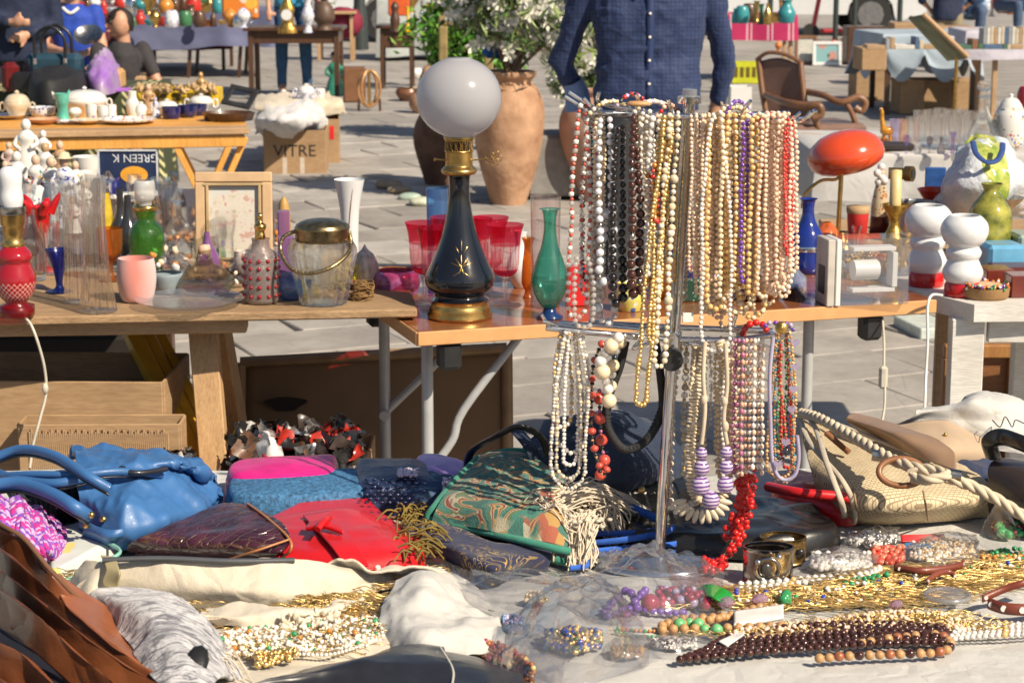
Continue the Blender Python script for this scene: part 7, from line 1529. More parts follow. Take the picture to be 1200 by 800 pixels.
for i_,(px,lb)in enumerate(((1049,'small painted glass with lilac flecks, left of the tumblers'),(1058,'small painted glass with orange flecks, next to the first tumbler'))):vessel('glass',lb,'glass',px,166,.756,[(6,0),(6,10),(8,26)],glass('flecked_glass%s'%('' if i_==0 else '_warm'),(.82,.78,.92)if i_==0 else(.95,.82,.7),None,.1,.9,.03,.4,80,.3,(.5,.45,.7)if i_==0 else(.7,.4,.25)),20)
boxy('book','dark flat book under the left end of the tumbler row','book',1046,174,.757,46,40,6,M('dark_book',(.03,.022,.02),.5),0)
vessel('vase','tall red glass vase with a gold band at the right edge','vase',1202,168,.756,[(8,0),(12,20),(13,55),(10,66)],M('red_gilt',(.5,.02,.03),.12,coat=.5),24)
g=gridi([[P(1092,252,6.2),P(1120,258,6.1),P(1160,258,6.1),P(1212,250,6.2)],[P(1104,215,6.15),P(1128,218,6.0),P(1165,216,6.0),P(1206,210,6.1)],[P(1120,182,6.2),P(1138,178,6.1),P(1165,176,6.1),P(1192,182,6.2)],[P(1140,162,6.3),P(1148,160,6.3),P(1160,160,6.3),P(1176,164,6.3)]],8,8)
g=Wn(g,18,.010,True,3,4);kk=NT('printed_carrier_bag');co=kk.co();n_=kk.noise(9,3)
wht=kk.ramp(kk.noise(26,4),[(.35,(.52,.58,.64)),(.65,(.72,.74,.78))]);gp=kk.ramp(kk.noise(20,4),[(.4,(.25,.35,.05)),(.6,(.58,.55,.15))])
sxx=kk.n('ShaderNodeSeparateXYZ');kk.l(co,sxx.inputs[0]);msk=kk.math('MULTIPLY',kk.math('LESS_THAN',kk.math('ABSOLUTE',kk.math('SUBTRACT',sxx.outputs[0],.02)),.045),kk.math('GREATER_THAN',n_,.42))
CB=kk.pbr(kk.mix(msk,wht,gp),.35,0,kk.bump(kk.noise(60,4),.6,.01))
cbg=thing('carrier_bag','white plastic carrier bag printed with yellow flowers, with dark blue handles','bag',P(1150,258,6.1));part('body',MB().surf(g,0,.002),CB,cbg)
NB=fabric('navy_tape',(.01,.05,.22),.7)
m=MB().tube(crom([P(1140,166,6.05),P(1144,180,6.0),P(1156,190,5.97),P(1168,188,5.98),P(1174,178,6.0),P(1175,168,6.05)],6),.009,8,flat=.4);part('handle',m,NB,cbg)
tt2=thing('side_table','small table hidden behind the milk glass lamps that carries the carrier bag','table',Vector((1.45,6.3,0)))
m=MB().box((1.40,6.25,.74),(.8,.75,.03),0,.003);part('tabletop',m,W_RAW,tt2)
for x in(1.36,1.75):
 for y in(5.93,6.0+.35):m=MB();leg(m,(x,y,.725),(x,y,0),.04);part('leg',m,W_RAW,tt2)
PH=.752
def lidded(px,py,lbl,w_,h_,mat,lid,nm='tureen',cat='tureen',ears=True,knob=True,h=PH):
 t,c,s=vessel(nm,lbl,cat,px,py,h,[(w_*.55,0),(w_*.6,2),(w_,h_*.45),(w_*.96,h_*.62)],mat,32,parts='body')
 part('lid',MB().lathe(smoothp([(x*s,z*s)for x,z in[(w_*.98,h_*.62),(w_*.7,h_*.8),(w_*.2,h_*.88)]]),(0,0,0),32),lid,t)
 if knob:part('knob',MB().lathe(smoothp([(x*s,z*s)for x,z in[(1.5,h_*.86),(3,h_*.93),(.2,h_)]]),(0,0,0),16),lid,t)
 if ears:
  for sg in(-1,1):part('handle',MB().tube([(sg*(w_+3+3*math.cos(a))*s,0,(h_*.42+5*math.sin(a))*s)for a in np.linspace(0,6.283,12,endpoint=False)],1.2*s,6,closed=True),mat,t)
CRM=M('cream_china',(.60,.50,.36),.25,coat=.3)
lidded(21,140,'cream tureen with a cobalt band and round handles, at the pine table end',15,34,CRM,CRM)
vessel('bowl','cobalt and white bowl in front of the cream tureen','bowl',50,140,PH,[(8,0),(14,6),(16,14)],PORC_B,28)
vessel('bowl','low red and cream dish beside the cobalt bowl','bowl',52,146,PH,[(10,0),(16,2),(20,6)],M('terracotta_cream',(.55,.30,.18),.4),28)
t,c,s=vessel('fish_vase','teal and white fish shaped vase standing on its tail','vase',74,142,PH,[(9,0),(7,6),(6,14),(8,24),(9,32)],M('sea_green_glaze',(.10,.42,.33),.15,coat=.5,var=.3),24,parts='body')
part('fin',MB().tube(crom([(-8*s,0,26*s),(-12*s,0,34*s)],3),[.012,.003],8),PORC,t);part('tail',MB().tube(crom([(6*s,0,28*s),(9*s,0,36*s)],3),[.01,.004],8),MC['sea_green_glaze'],t)
lidded(100,136,'large white lidded tureen in the middle of the pine table',26,34,PORC,PORC)
lidded(88,140,'small white lidded mug before the large tureen',8,16,PORC,PORC,'mug','mug',False,False)
for(px,py,pr,mat,nm,lb,cat)in((108,142,[(6,0),(7,10),(7,20)],PORC_F,'mug','white mug with a grey pattern beside the large tureen','mug'),(122,142,[(6,0),(7,10),(7,18)],PORC_F,'mug','white china mug decorated with houses, left one','mug'),(131,142,[(6,0),(6,10),(6,19)],PORC_F,'mug','white china mug decorated with houses, right one','mug'),(156,137,[(6,0),(8,8),(8,16),(5,22),(5,30)],PORC,'vase','plain white baluster vase behind the lidded caddy','vase'),(210,122,[(7,0),(8,8),(9,14)],PORC_F,'cup','small white cup with a gold spot in front of the yellow crate','cup'),(201,140,[(9,0),(11,5),(12,14)],M('cobalt_cup',(.012,.015,.11),.15,coat=.5),'cup','cobalt blue cup in front of the white lidded dish','cup'),(220,138,[(8,0),(11,5),(12,14)],NAVY_G,'cup','cobalt blue cup, the nearer of the middle two','cup'),(231,136,[(8,0),(11,5),(12,13)],NAVY_G,'cup','cobalt blue cup against the wooden tray','cup'),(150,146,[(20,0),(32,3),(34,5)],PORC_F,'platter','long white platter along the table front','platter'),(102,146,[(10,0),(18,3),(22,5)],CRM,'plate','cream plate at the table front below the large tureen','plate'),(82,146,[(8,0),(14,3),(17,4)],PORC_B,'plate','small blue rimmed plate below the fish vase','plate'),(10,140,[(10,0),(20,3),(25,5)],PORC,'plate','white plate under the cream tureen','plate')):
 vessel(nm,lb,cat,px,py,PH,pr,mat,26)
lidded(166,141,'square white tea caddy with a small lid',7,22,PORC_F,PORC,'caddy','caddy',False)
lidded(196,136,'white lidded sugar bowl with round handles behind the cobalt cups',13,20,PORC,PORC,'sugar_bowl','bowl',True)
lidded(236,130,'white lidded tureen right of the cobalt cups',14,20,PORC,PORC,'tureen','tureen',True)
figurine(175,134,36,'painted shepherd figurine holding a lamb on the pine table',FIG_C[4],BIS,None,PH)
figurine(183,138,24,'small blue and white bird figurine beside the shepherd',PORC_B,PORC_B,None,PH)
t,c,s=vessel('tray','octagonal dark wooden tray at the right end of the pine table','tray',268,144,PH,[(28,0),(31,8),(32,10)],W_DARK,8,False,parts='rim',sy=.8)
part('bottom',MB().lathe([(.0001,2*s),(28*s,2*s)],(0,0,0),8,sy=.8),W_DARK,t)
# PEOPLE
def fuse(mb,vox,it=4,fac=.5):
 o=bpy.data.objects.new('tmp',mb.mesh('tmp',[]));COL.objects.link(o)
 r=o.modifiers.new('r','REMESH');r.mode='VOXEL';r.voxel_size=vox
 s=o.modifiers.new('s','SMOOTH');s.iterations=it;s.factor=fac
 dg=bpy.context.evaluated_depsgraph_get();me=bpy.data.meshes.new_from_object(o.evaluated_get(dg));bpy.data.objects.remove(o)
 n=len(me.vertices);v=np.empty(n*3);me.vertices.foreach_get('co',v);F=[list(p.vertices)for p in me.polygons];bpy.data.meshes.remove(me)
 m=MB();m.add(v.reshape(-1,3),F);return m
def limb(m,a,b,r0,r1,flat=1.0):
 a,b=Vector(a),Vector(b);c=[a.lerp(b,t)for t in(0,.33,.66,1)];m.tube(c,[r0,r0*.98+r1*.02,r1*1.04,r1],12,flat=flat);m.balls([a,b],[r0,r1],0,ICO2)
def ringtorso(m,secs,seg=28):
 rows=[]
 for c,w_,d_ in secs:
  a=np.linspace(0,2*np.pi,seg+1);e=lambda q:np.sign(q)*np.abs(q)**.82
  rows.append(np.stack([c[0]+w_*e(np.cos(a)),c[1]+d_*e(np.sin(a)),np.full(seg+1,c[2])],1))
 g=np.array(rows);m.surf(g);m.add(g[0][:-1],[list(range(seg))[::-1]]);m.add(g[-1][:-1],[list(range(seg))])
def hand(m,w_,d,s_,curl=.5):
 d=Vector(d).normalized();side=d.cross(Vector((0,1,0))).normalized()if abs(d.y)<.9 else Vector((1,0,0));dn=side.cross(d)
 c=Vector(w_)+d*.045*s_;m.balls([c],.045*s_,0,ICO2,sc3=[(.85,.45,1)],tan=[d])
 for i,L in enumerate((.055,.065,.062,.048)):
  b=Vector(w_)+d*.075*s_+side*(.024-.016*i)*s_;e1=b+d*L*.55*s_+dn*curl*.012;e2=e1+(d*(1-curl)+dn*curl).normalized()*L*.5*s_
  m.tube([b,e1,e2],[.0095*s_,.009*s_,.0075*s_],7)
 b=Vector(w_)+d*.03*s_+side*.03*s_;m.tube([b,b+(d+side)*.028*s_,b+(d*1.6+side*.8)*.034*s_],[.012*s_,.011*s_,.008*s_],7)
def head(t,c,s_,yaw,skin,hair,long=.0):
 R=Matrix.Rotation(yaw,3,'Z')
 def q(x,y,z):return Vector(c)+R@Vector((x,y,z))*s_
 m=MB();m.balls([q(0,0,.0)],.112*s_,0,_ico3(),sc3=[(.70,.86,1.0)]);m.balls([q(0,-.028,-.06)],.06*s_,0,ICO2,sc3=[(.85,.95,.85)])
 m.tube([q(0,.01,-.07),q(0,.02,-.17)],.052*s_,12);m.tube([q(0,-.092,.01),q(0,-.112,-.025)],[.009*s_,.016*s_],8)
 m.balls([q(.079,.01,-.005),q(-.079,.01,-.005)],.026*s_,0,ICO2,sc3=[(.4,.7,1.1)]*2);m.balls([q(0,-.088,-.055)],.022*s_,0,ICO2,sc3=[(1.2,.6,.5)])
 m.balls([q(.03,-.082,.03),q(-.03,-.082,.03)],.016*s_,0,ICO2,sc3=[(1.3,.6,.4)]*2)
 h=fuse(m,.007*s_,3);part('head',h,skin,t)
 m=MB().balls([q(.031,-.088,.012),q(-.031,-.088,.012)],.015*s_,0,ICO2);part('eyes',m,M('dark_eye',(.03,.02,.015),.2),t,kind='stuff')
 m=MB().tube([q(-.024,-.106,-.055),q(0,-.109,-.058),q(.024,-.106,-.055)],.005*s_,6);part('mouth',m,M('lip',(.42,.14,.11),.5),t)
 if hair is not None:
  V,F=_ico3();V=V*[.078,.098,.112];k=(V[:,2]>-.02+.55*np.maximum(0,-V[:,1]+.0))|((V[:,1]>.02)&(V[:,2]>-.06-long));V=V*(1+.06+.03*fbm(V*60,2))[:,None]
  F=np.array([f for f in F if all(k[i]for i in f)]);W_=np.array([list(q(*(v)))for v in V]);part('hair',MB().add(W_,F),hair,t)
 for e_ in(1,-1):part('eyebrow',MB().tube([q(.012*e_,-.1,.034),q(.032*e_,-.098,.04),q(.05*e_,-.084,.034)],.005*s_,5),HAIR,t)
SKIN=M('warm_skin',(.52,.28,.18),.5,var=.08,sss=.1);HAIR=M('dark_brown_hair',(.018,.011,.008),.6,var=.4,vs=90,bump=.6,bs=200,stretch=(1,1,.2))
def person(lbl,loc,J,yaw,shirt,pants,shoe=None,short=False,sleeve=1.0,vox=.012,hair=HAIR,skin=SKIN,wr=.004):
 """J: joint dict relative to loc: pel, chest, neck, head, shL, shR, elL, elR, wrL, wrR, hiL, hiR, knL, knR, anL, anR"""
 t=thing('person',lbl,'person',Vector(loc));o=Vector(loc);J={k:Vector(v)+o for k,v in J.items()}
 b=MB()
 for s in 'LR':
  limb(b,J['sh'+s],J['el'+s],.048,.038);limb(b,J['el'+s],J['wr'+s],.038,.026);hand(b,J['wr'+s],J['wr'+s]-J['el'+s],1.0)
  limb(b,J['hi'+s],J['kn'+s],.078,.055);limb(b,J['kn'+s],J['an'+s],.052,.036);limb(b,J['an'+s],J['an'+s]+Matrix.Rotation(yaw,3,'Z')@Vector((0,-.14,-.04)),.036,.03)
 ax=(J['shL']-J['shR']).length/2;R=Matrix.Rotation(yaw,3,'Z')
 def tor(m,k,z1=1.0):
  p,c,n=J['pel'],J['chest'],J['neck'];secs=[(p-Vector((0,0,.08)),ax*.86+k,.11+k),(p,ax*.90+k,.12+k),(p.lerp(c,.45),ax*.84+k,.11+k),(c,ax*.98+k,.118+k),(c.lerp(n,.55),ax*.98+k,.10+k),(c.lerp(n,.82),ax*.62+k,.075+k),(n,.06+k,.058+k)]
  mm=MB();ringtorso(mm,[((0,0,s_[0].z),s_[1],s_[2])for s_ in secs]);V,F,mi,sm=mm.b[0];zs=[s_[0].z for s_ in secs]
  V=V.copy();V[:,:2]=V[:,:2]@np.array(R)[:2,:2].T
  V[:,0]+=np.interp(V[:,2],zs,[s_[0].x for s_ in secs]);V[:,1]+=np.interp(V[:,2],zs,[s_[0].y for s_ in secs])
  mm.b[0]=(V,F,mi,sm);
  for i_ in range(1,len(mm.b)):
   V2,F2,a_,c_=mm.b[i_];V2=V2.copy();V2[:,:2]=V2[:,:2]@np.array(R)[:2,:2].T;z_=V2[0,2];V2[:,0]+=np.interp(z_,zs,[s_[0].x for s_ in secs]);V2[:,1]+=np.interp(z_,zs,[s_[0].y for s_ in secs]);mm.b[i_]=(V2,F2,a_,c_)
  off=0
  for V_,F_,a_,c_ in mm.b:
   m.add(V_,F_[0]-off);off+=len(V_)
 tor(b,-.012);part('body',fuse(b,vox*.75,2),skin,t)
 s=MB();tor(s,.006)
 for q in 'LR':
  limb(s,J['sh'+q],J['sh'+q].lerp(J['el'+q],min(1,sleeve*1.0)),.062,.054)
  if sleeve>1:limb(s,J['el'+q],J['el'+q].lerp(J['wr'+q],sleeve-1),.052,.042)
 f=fuse(s,vox,4);V=f.b[0][0];n_=fbm(V*[7,7,12]+loc[0],3,True)*.6+crease(V,9,3)*.8;c0=V.mean(0);d_=V-c0;d_[:,2]=0;d_/=np.maximum(np.linalg.norm(d_,axis=1),.05)[:,None];V+=d_*(n_*wr)[:,None]
 part('shirt',f,shirt,t)
 s=MB()
 for q in 'LR':
  limb(s,J['hi'+q]+Vector((0,0,.02)),J['hi'+q].lerp(J['kn'+q],.40 if short else 1),.092,.068)
  if not short:limb(s,J['kn'+q],J['an'+q],.066,.052)
  limb(s,J['pel']-Vector((0,0,.02)),J['hi'+q],.11,.09)
 part('trousers',fuse(s,vox,3),pants,t)
 if shoe:
  for q in 'LR':
   s=MB();a=J['an'+q]+Vector((0,0,-.045));limb(s,a,a+R@Vector((0,-.15,-.012)),.045,.038,.8);part('shoe',fuse(s,vox,3),shoe,t)
 head(t,J['head'],1.0,yaw,skin,hair);return t,J
def stand(h=1.75,ew=.30,ez=1.10,wy=.08,wx=.20,wz=1.0,shw=.20):
 k=h/1.75
 return{a:tuple(x*k for x in b)for a,b in{'pel':(0,0,.95),'chest':(0,0,1.30),'neck':(0,0,1.50),'head':(0,-.02,1.64),'shL':(shw,0,1.43),'shR':(-shw,0,1.43),'elL':(ew,.05,ez),'elR':(-ew,.05,ez),'wrL':(wx,wy,wz),'wrR':(-wx,wy,wz),'hiL':(.10,0,.90),'hiR':(-.10,0,.90),'knL':(.12,-.02,.49),'knR':(-.12,-.02,.49),'anL':(.13,.02,.09),'anR':(-.13,.02,.09)}.items()}
def check_shirt():
 k=NT('navy_check_shirt');co=k.co();ck=k.n('ShaderNodeTexBrick');ck.offset=0;ck.inputs['Scale'].default_value=1;ck.inputs['Brick Width'].default_value=.018;ck.inputs['Row Height'].default_value=.018;ck.inputs['Mortar Size'].default_value=.0022
 ck.inputs['Color1'].default_value=(.016,.036,.115,1);ck.inputs['Color2'].default_value=(.019,.041,.13,1);ck.inputs['Mortar'].default_value=(.010,.020,.07,1)
 mp=k.n('ShaderNodeMapping');mp.inputs['Rotation'].default_value=(math.pi/2,0,0);k.l(co,mp.inputs[0]);k.l(mp.outputs[0],ck.inputs[0])
 return k.pbr(ck.outputs[0],.75,0,k.bump(k.noise(14,5,dist=1.0),.5,.02),0,.1)
J=stand(1.80,.36,1.07,.12,.26,.98,.245)
J['elL']=(.345,.06,1.08);J['wrL']=(.30,.10,.86);J['elR']=(-.37,.10,1.10);J['wrR']=(-.27,.16,.90)
MX=P(757,200,9.0).x
man,JM=person('man in a navy checked shirt standing with arms back behind the necklace stand',(MX,9.0,0),J,0,check_shirt(),fabric('dark_trousers',(.02,.022,.03)),M('black_shoe',(.015,.015,.015),.4),sleeve=1.62,vox=.010,wr=.014)
SHD=M('navy_plain',(.014,.032,.11),.7)
fr=JM['chest'].y-.128
def on_front(x,z):return-(.133)*math.sqrt(max(0,1-(x/.26)**2))
m=MB();g=np.array([[(MX-.016,9-.131-.004,z),(MX,9-.137,z),(MX+.018,9-.131-.004,z)]for z in np.linspace(.95,1.42,14)])
g[...,1]+=np.interp(g[...,2],[.95,1.12,1.3,1.42],[.004,.014,.0,.012]);part('placket',MB().surf(g,0,.004),MC['navy_plain'],man)
for z_ in(1.02,1.12,1.22,1.32):m=MB().balls([(MX,9-.142+np.interp(z_,[.95,1.12,1.3,1.42],[.004,.014,.0,.012]),z_)],.0065,0,ICO2,sc3=[(1,.4,1)]);part('button',m,B_PEARL,man)
for sg in(-1,1):
 m=MB();g=np.array([[(MX+sg*.02,8.90,1.435),(MX+sg*.06,8.905,1.46),(MX+sg*.085,8.95,1.50)],[(MX+sg*.045,8.865,1.40),(MX+sg*.10,8.885,1.43),(MX+sg*.11,8.95,1.475)]]);part('collar',MB().surf(g,0,.005),MC['navy_plain'],man)
CUFF=fabric('pale_blue_cuff',(.16,.23,.42),.8)
a=JM['elR'].lerp(JM['wrR'],.42);b=JM['elR'].lerp(JM['wrR'],.95);m=MB().tube([a,a.lerp(b,.5),b+Vector((-.02,-.02,-.03))],[.056,.062,.072],18,cap=False,flat=.8);part('cuff',m,CUFF,man)
NVY=M('navy_jumper',(.012,.020,.055),.8,bump=.5,bs=14,dist=.02)
J=stand(1.70,.30,1.10,-.12,.10,1.05);J['wrR']=(.02,-.22,1.10);J['elR']=(-.28,-.06,1.10);J['elL']=(.24,.02,1.06)
person('person in a dark navy jumper with folded arms at the far left edge',(P(20,30,13).x,13,0),J,.2,NVY,M('navy_trouser',(.02,.025,.04),.8),MC['black_shoe'],sleeve=1.9,vox=.018)
def seated(k=.9,yaw=0):
 d={'pel':(0,0,.50),'chest':(0,-.03,.82),'neck':(0,-.04,1.02),'head':(0,-.06,1.15),'shL':(.165,-.03,.96),'shR':(-.165,-.03,.96),'elL':(.22,-.10,.70),'elR':(-.22,-.10,.70),'wrL':(.10,-.30,.66),'wrR':(-.06,-.30,.68),'hiL':(.09,-.02,.47),'hiR':(-.09,-.02,.47),'knL':(.18,-.42,.50),'knR':(-.14,-.42,.50),'anL':(.16,-.40,.09),'anR':(-.12,-.40,.09)}
 R=Matrix.Rotation(yaw,3,'Z');return{a:tuple(R@Vector(b)*k)for a,b in d.items()}
BLU=M('royal_polo',(.012,.055,.38),.75,bump=.4,bs=14,dist=.02)
p=G(88,155,0);boy1,JB=person('boy in a bright blue polo shirt looking down at something in his hands',(P(88,60,15.8).x,15.8,.08),seated(1.0,.1),.1,BLU,M('grey_shorts',(.10,.10,.12),.8),WPL,True,.55,.016)
part('collar',MB().tube(crom([JB['neck']+Vector((-.06,-.07,-.03)),JB['neck']+Vector((0,-.10,-.07)),JB['neck']+Vector((.06,-.07,-.03))],4),.014,6),WPL,boy1)
m=MB().lathe([(.0001,0),(.08,0),(.11,.03)],(P(104,42,15.4).x,15.4,P(104,44,15.4).z),20,R=Matrix.Rotation(.7,3,'X'));solo('dish',m,SILVER,'dull metal dish held by the boy in the blue polo shirt','dish')
BLT=M('black_tee',(.035,.032,.036),.85,bump=.4,bs=14,dist=.02)
J=seated(1.0,.45);J['anL']=(J['anL'][0],J['anL'][1],.27);J['anR']=(J['anR'][0],J['anR'][1],.27);J['elL']=(.33,-.08,.62);J['wrL']=(.20,-.30,.40)
person('boy in a black t-shirt and shorts sitting and looking to the left',(P(140,60,15.2).x,15.2,-.17),J,-1.05+.0,BLT,M('dark_shorts',(.05,.05,.06),.8),M('tan_sandal',(.35,.2,.1),.6),True,.5,.016)
for(X,Yy,lb)in((P(140,60,15.2).x,15.25,'low wooden crate seat under the boy in black'),(P(88,60,15.8).x,15.85,'low wooden crate seat under the boy in blue')):solo('crate',MB().box((X,Yy,.30),(.4,.35,.60),0,.01),W_RAW,lb,'crate')
J=stand(1.74,.26,1.12,-.05,.24,.86);person('standing person in blue jeans and white trainers behind the dark wooden table',(P(345,90,20.8).x,20.8,0),J,.2,M('cyan_shirt',(.05,.32,.55),.8),M('mid_denim',(.03,.10,.22),.8),WPL,sleeve=.6,vox=.02)
person('person in a dark top and khaki trousers bending at the top right',(P(1110,20,24).x,24,-.25),stand(1.7),.3,NVY,M('khaki',(.24,.20,.13),.8),MC['black_shoe'],sleeve=1.2,vox=.022)
person('crouching person in a light blue shirt beside the dark one at the top right',(P(1138,20,25).x,25,.1),seated(1.15,-.4),-.4,M('pale_blue_shirt',(.20,.33,.50),.8),M('jean',(.06,.10,.18),.8),MC['black_shoe'],sleeve=.6,vox=.022)
person('person in a red top at the far top right corner',(P(1178,20,27).x,27,.1),seated(1.15,.4),.4,M('red_top',(.5,.03,.02),.8),MC['jean'],MC['black_shoe'],sleeve=.8,vox=.022)
# POTS, PLANTS
TERRA=M('weathered_terracotta',(.40,.205,.11),.85,var=.3,vs=7,bump=.5,bs=30,dist=.01,col2=(.56,.34,.21))
def gpot(px,py,Yp,pr,mat,lbl,nm='clay_jar',cat='jar'):
 c=G(px,py,0);s=PM(c.y,0)*1.03;return solo(nm,MB().lathe([(.001,0)]+smoothp([(x*s,z*s)for x,z in pr],5),(0,0,0),44),mat,lbl,cat,local=c),c,s
o,c,s=gpot(596,240,0,[(19,0),(23,12),(34,50),(40,88),(40,112),(34,130),(27,138),(27,142),(31,146),(31,151),(24,150),(22,140)],TERRA,'big terracotta jar holding the white flowering shrub','terracotta_jar')
PTOP=c+Vector((0,0,146*s));PSC=s
gpot(513,216,0,[(14,0),(20,20),(27,46),(26,66),(18,84),(20,88)],M('dark_clay',(.15,.08,.05),.8,var=.4,vs=8),'dark brown clay jar behind the black lamp','clay_jar')
gpot(700,236,0,[(18,0),(24,20),(40,60),(44,90),(36,112),(28,120),(32,126)],M('pink_clay',(.42,.25,.18),.8,var=.2,vs=8),'pale clay jar mostly hidden behind the left necklaces','clay_jar')
m=MB().box((G(655,250,0).x+.1,G(655,238,0).y+.3,.22),(.62,.45,.38),.1,.02);m2=m
solo('stone_trough',m,M('grey_stone_trough',(.22,.21,.20),.8,bump=.6,bs=30),'low grey stone trough between the two clay jars','trough')
LEAFM=M('oleander_leaf',(.06,.11,.03),.5,var=.5,vs=5);LEAFY=M('pale_leaf',(.20,.27,.08),.5,var=.3);BARK=M('grey_bark',(.20,.14,.09),.9);PETAL=M('white_petal',(.72,.70,.62),.6,var=.08)
def shrub(lbl,base,height,spread,nleaf,nflow,seed,lean=(0,0),nm='flowering_shrub',cat='shrub',leaf=(.055,.012),mats=(LEAFM,LEAFY),flow=PETAL,fr=.032,nb=12,zmin=.15):
 rs=np.random.RandomState(seed);t=thing(nm,lbl,cat,base);m=MB();tips=[]
 for i in range(nb):
  a=rs.uniform(0,6.283);r=spread*rs.uniform(.35,1);e=base+Vector((math.cos(a)*r+lean[0],math.sin(a)*r*.8+lean[1],height*rs.uniform(.45,1)));mid=base.lerp(e,.5)+Vector((rs.normal(0,.04),rs.normal(0,.04),height*.12));c=crom([base,mid,e],6);m.tube(c,[.014,.009,.003],6);tips+=[Vector(q)for q in c[5:]]
  for j in range(3):
   f=c[rs.randint(5,len(c)-1)];e2=Vector(f)+Vector(rs.normal(0,spread*.35,3));m.tube([f,(Vector(f)+e2)/2+Vector((0,0,.02)),e2],[.006,.004,.002],5);tips+=[e2,(Vector(f)+e2)/2]
 part('branches',m,BARK,t,kind='stuff')
 V=[];N=nleaf;tp=np.array([list(q)for q in tips]);idx=rs.randint(0,len(tp),N);c=tp[idx]+rs.normal(0,spread*.11,(N,3));d=rs.normal(0,1,(N,3));d[:,2]+=.5;d/=np.linalg.norm(d,axis=1)[:,None];u=np.cross(d,rs.normal(0,1,(N,3)));u/=np.linalg.norm(u,axis=1)[:,None];nn=np.cross(d,u)
 L=leaf[0]*rs.uniform(.6,1.3,N)[:,None];W_=leaf[1]*rs.uniform(.7,1.3,N)[:,None]
 V=np.stack([c-d*L,c+u*W_+nn*W_*.3,c+d*L,c-u*W_+nn*W_*.3],1);h=N//2;m=MB()
 for k,(a,b)in enumerate(((0,h),(h,N))):m.add(V[a:b].reshape(-1,3),np.arange((b-a)*4).reshape(-1,4),k,False)
 part('foliage',m,list(mats),t,kind='stuff')
 if nflow:
  m=MB();idx=rs.randint(0,len(tp),nflow)
  for i in idx:
   cc=tp[i]+rs.normal(0,spread*.09,3)
   for q in range(4):
    c2=cc+rs.normal(0,.03,3)
    for k in range(5):
     a=k*1.2566+q;dd=np.array([math.cos(a),math.sin(a)*.5-.3,math.sin(a)]);up=np.cross(dd,[0,1,.3]);m.add([c2,c2+dd*fr*.6+up*fr*.35,c2+dd*fr,c2+dd*fr*.6-up*fr*.35],[[0,1,2,3]],0,False)
  part('flowers',m,flow,t,kind='stuff')
 return t
shrub('white flowering oleander bush growing out of the terracotta jar',PTOP-Vector((0,0,.02)),.85,.42,4200,230,3,lean=(.16,0),nb=18,mats=(LEAFY,LEAFM),fr=.045)
shrub('low part of a white flowered bush showing between the man and his arm',G(672,190,.0)+Vector((.05,.3,.30)),.5,.24,1500,60,5,mats=(LEAFY,LEAFM),fr=.04)
m=MB().box((G(585,140,.6).x,PTOP.y+.1,1.0),(.22,.12,.22),.1,.03);solo('bag',m,M('royal_cloth',(.01,.10,.40),.7),'blue bag tucked among the stems of the white bush','bag')
c=G(545,88,0);Yf=16.0;xa,xb=P(514,50,Yf).x,P(578,50,Yf).x;za,zb_=P(0,96,Yf).z,P(0,18,Yf).z;t=thing('mirror_frame','large gilt frame standing upright with bright green leaves seen in it','frame',Vector(((xa+xb)/2,Yf,za)))
GF=M('dull_gilt',(.42,.32,.14),.4,.5,var=.3,vs=20)
for bx,sz in((((xa+xb)/2,Yf,zb_-.04),(xb-xa,.05,.08)),(((xa+xb)/2,Yf,za+.04),(xb-xa,.05,.08)),((xa+.035,Yf,(za+zb_)/2),(.07,.049,zb_-za-.16)),((xb-.035,Yf,(za+zb_)/2),(.07,.049,zb_-za-.16))):part('frame_rail',MB().box(bx,sz,0,.012),GF,t)
GL_=(M('bright_leaf',(.06,.20,.015),.5,var=.5,vs=6),M('lime_leaf',(.14,.30,.03),.5))
shrub('bright green leafy bush added behind the open gilt frame for its mirror reflection',Vector(((xa+xb)/2,Yf+.45,.25)),.95,.42,3800,0,8,nm='reflection_bush',cat='bush',leaf=(.05,.018),mats=GL_,nb=26)  # bush added behind the open frame, standing in for a mirror reflection
# BACKGROUND STALLS
def gbox(nm,lbl,cat,px,py,w_,ht,depth,mat,rz=0,bev=.01,h=0,Y=None):
 c=P(px,py,Y)if Y else G(px,py,h);s=PM(c.y,c.z);o=solo(nm,MB().box((0,depth/2,ht*s/2),(w_*s,depth,ht*s),0,bev),mat,lbl,cat,local=c);o.rotation_euler=(0,0,rz);return o,c,s
CARD=wood('cardboard',(.34,.21,.11),(.44,.29,.16),.85,4,(1,1,6),bump=.2)
def table(lbl,px0,px1,py,h,depth,top,legm,legw=.05,apron=.0,ytop=None,nm='table',drawer=False):
 """py = ground line of the front legs"""
 a,b=G(px0,py,0),G(px1,py,0);t=thing(nm,lbl,'table',Vector(((a.x+b.x)/2,a.y+depth/2,0)))
 part('tabletop',MB().box(((a.x+b.x)/2,a.y+depth/2-.02,h-.02),(b.x-a.x+.08,depth+.06,.035),0,.006),top,t)
 if apron:part('apron',MB().box(((a.x+b.x)/2,a.y+depth/2,h-.04-apron/2),(b.x-a.x-.01,depth-.03,apron),0,.004),top,t)
 for x in(a.x+legw/2,b.x-legw/2):
  for y in(a.y+legw/2,a.y+depth-legw/2):m=MB();leg(m,(x,y,h-.045),(x,y,0),legw);part('leg',m,legm,t)
 return t,a,b
t,a,b=table('dark walnut table carrying the gold clock in the background',292,398,116,.70,.55,W_DARK,W_DARK,.05,.12)
tA=(a,b,.70)
m_=M('gilt_clock',(.55,.33,.08),.35,.9,var=.5,vs=25)
tc,c,s=vessel('mantel_clock','ornate gilt clock with a white dial on the dark walnut table','clock',337,40,.70,[(12,0),(11,6),(7,12),(8,22),(9,28),(6,36),(2,44),(.5,50)],m_,10,parts='body',sy=.6)
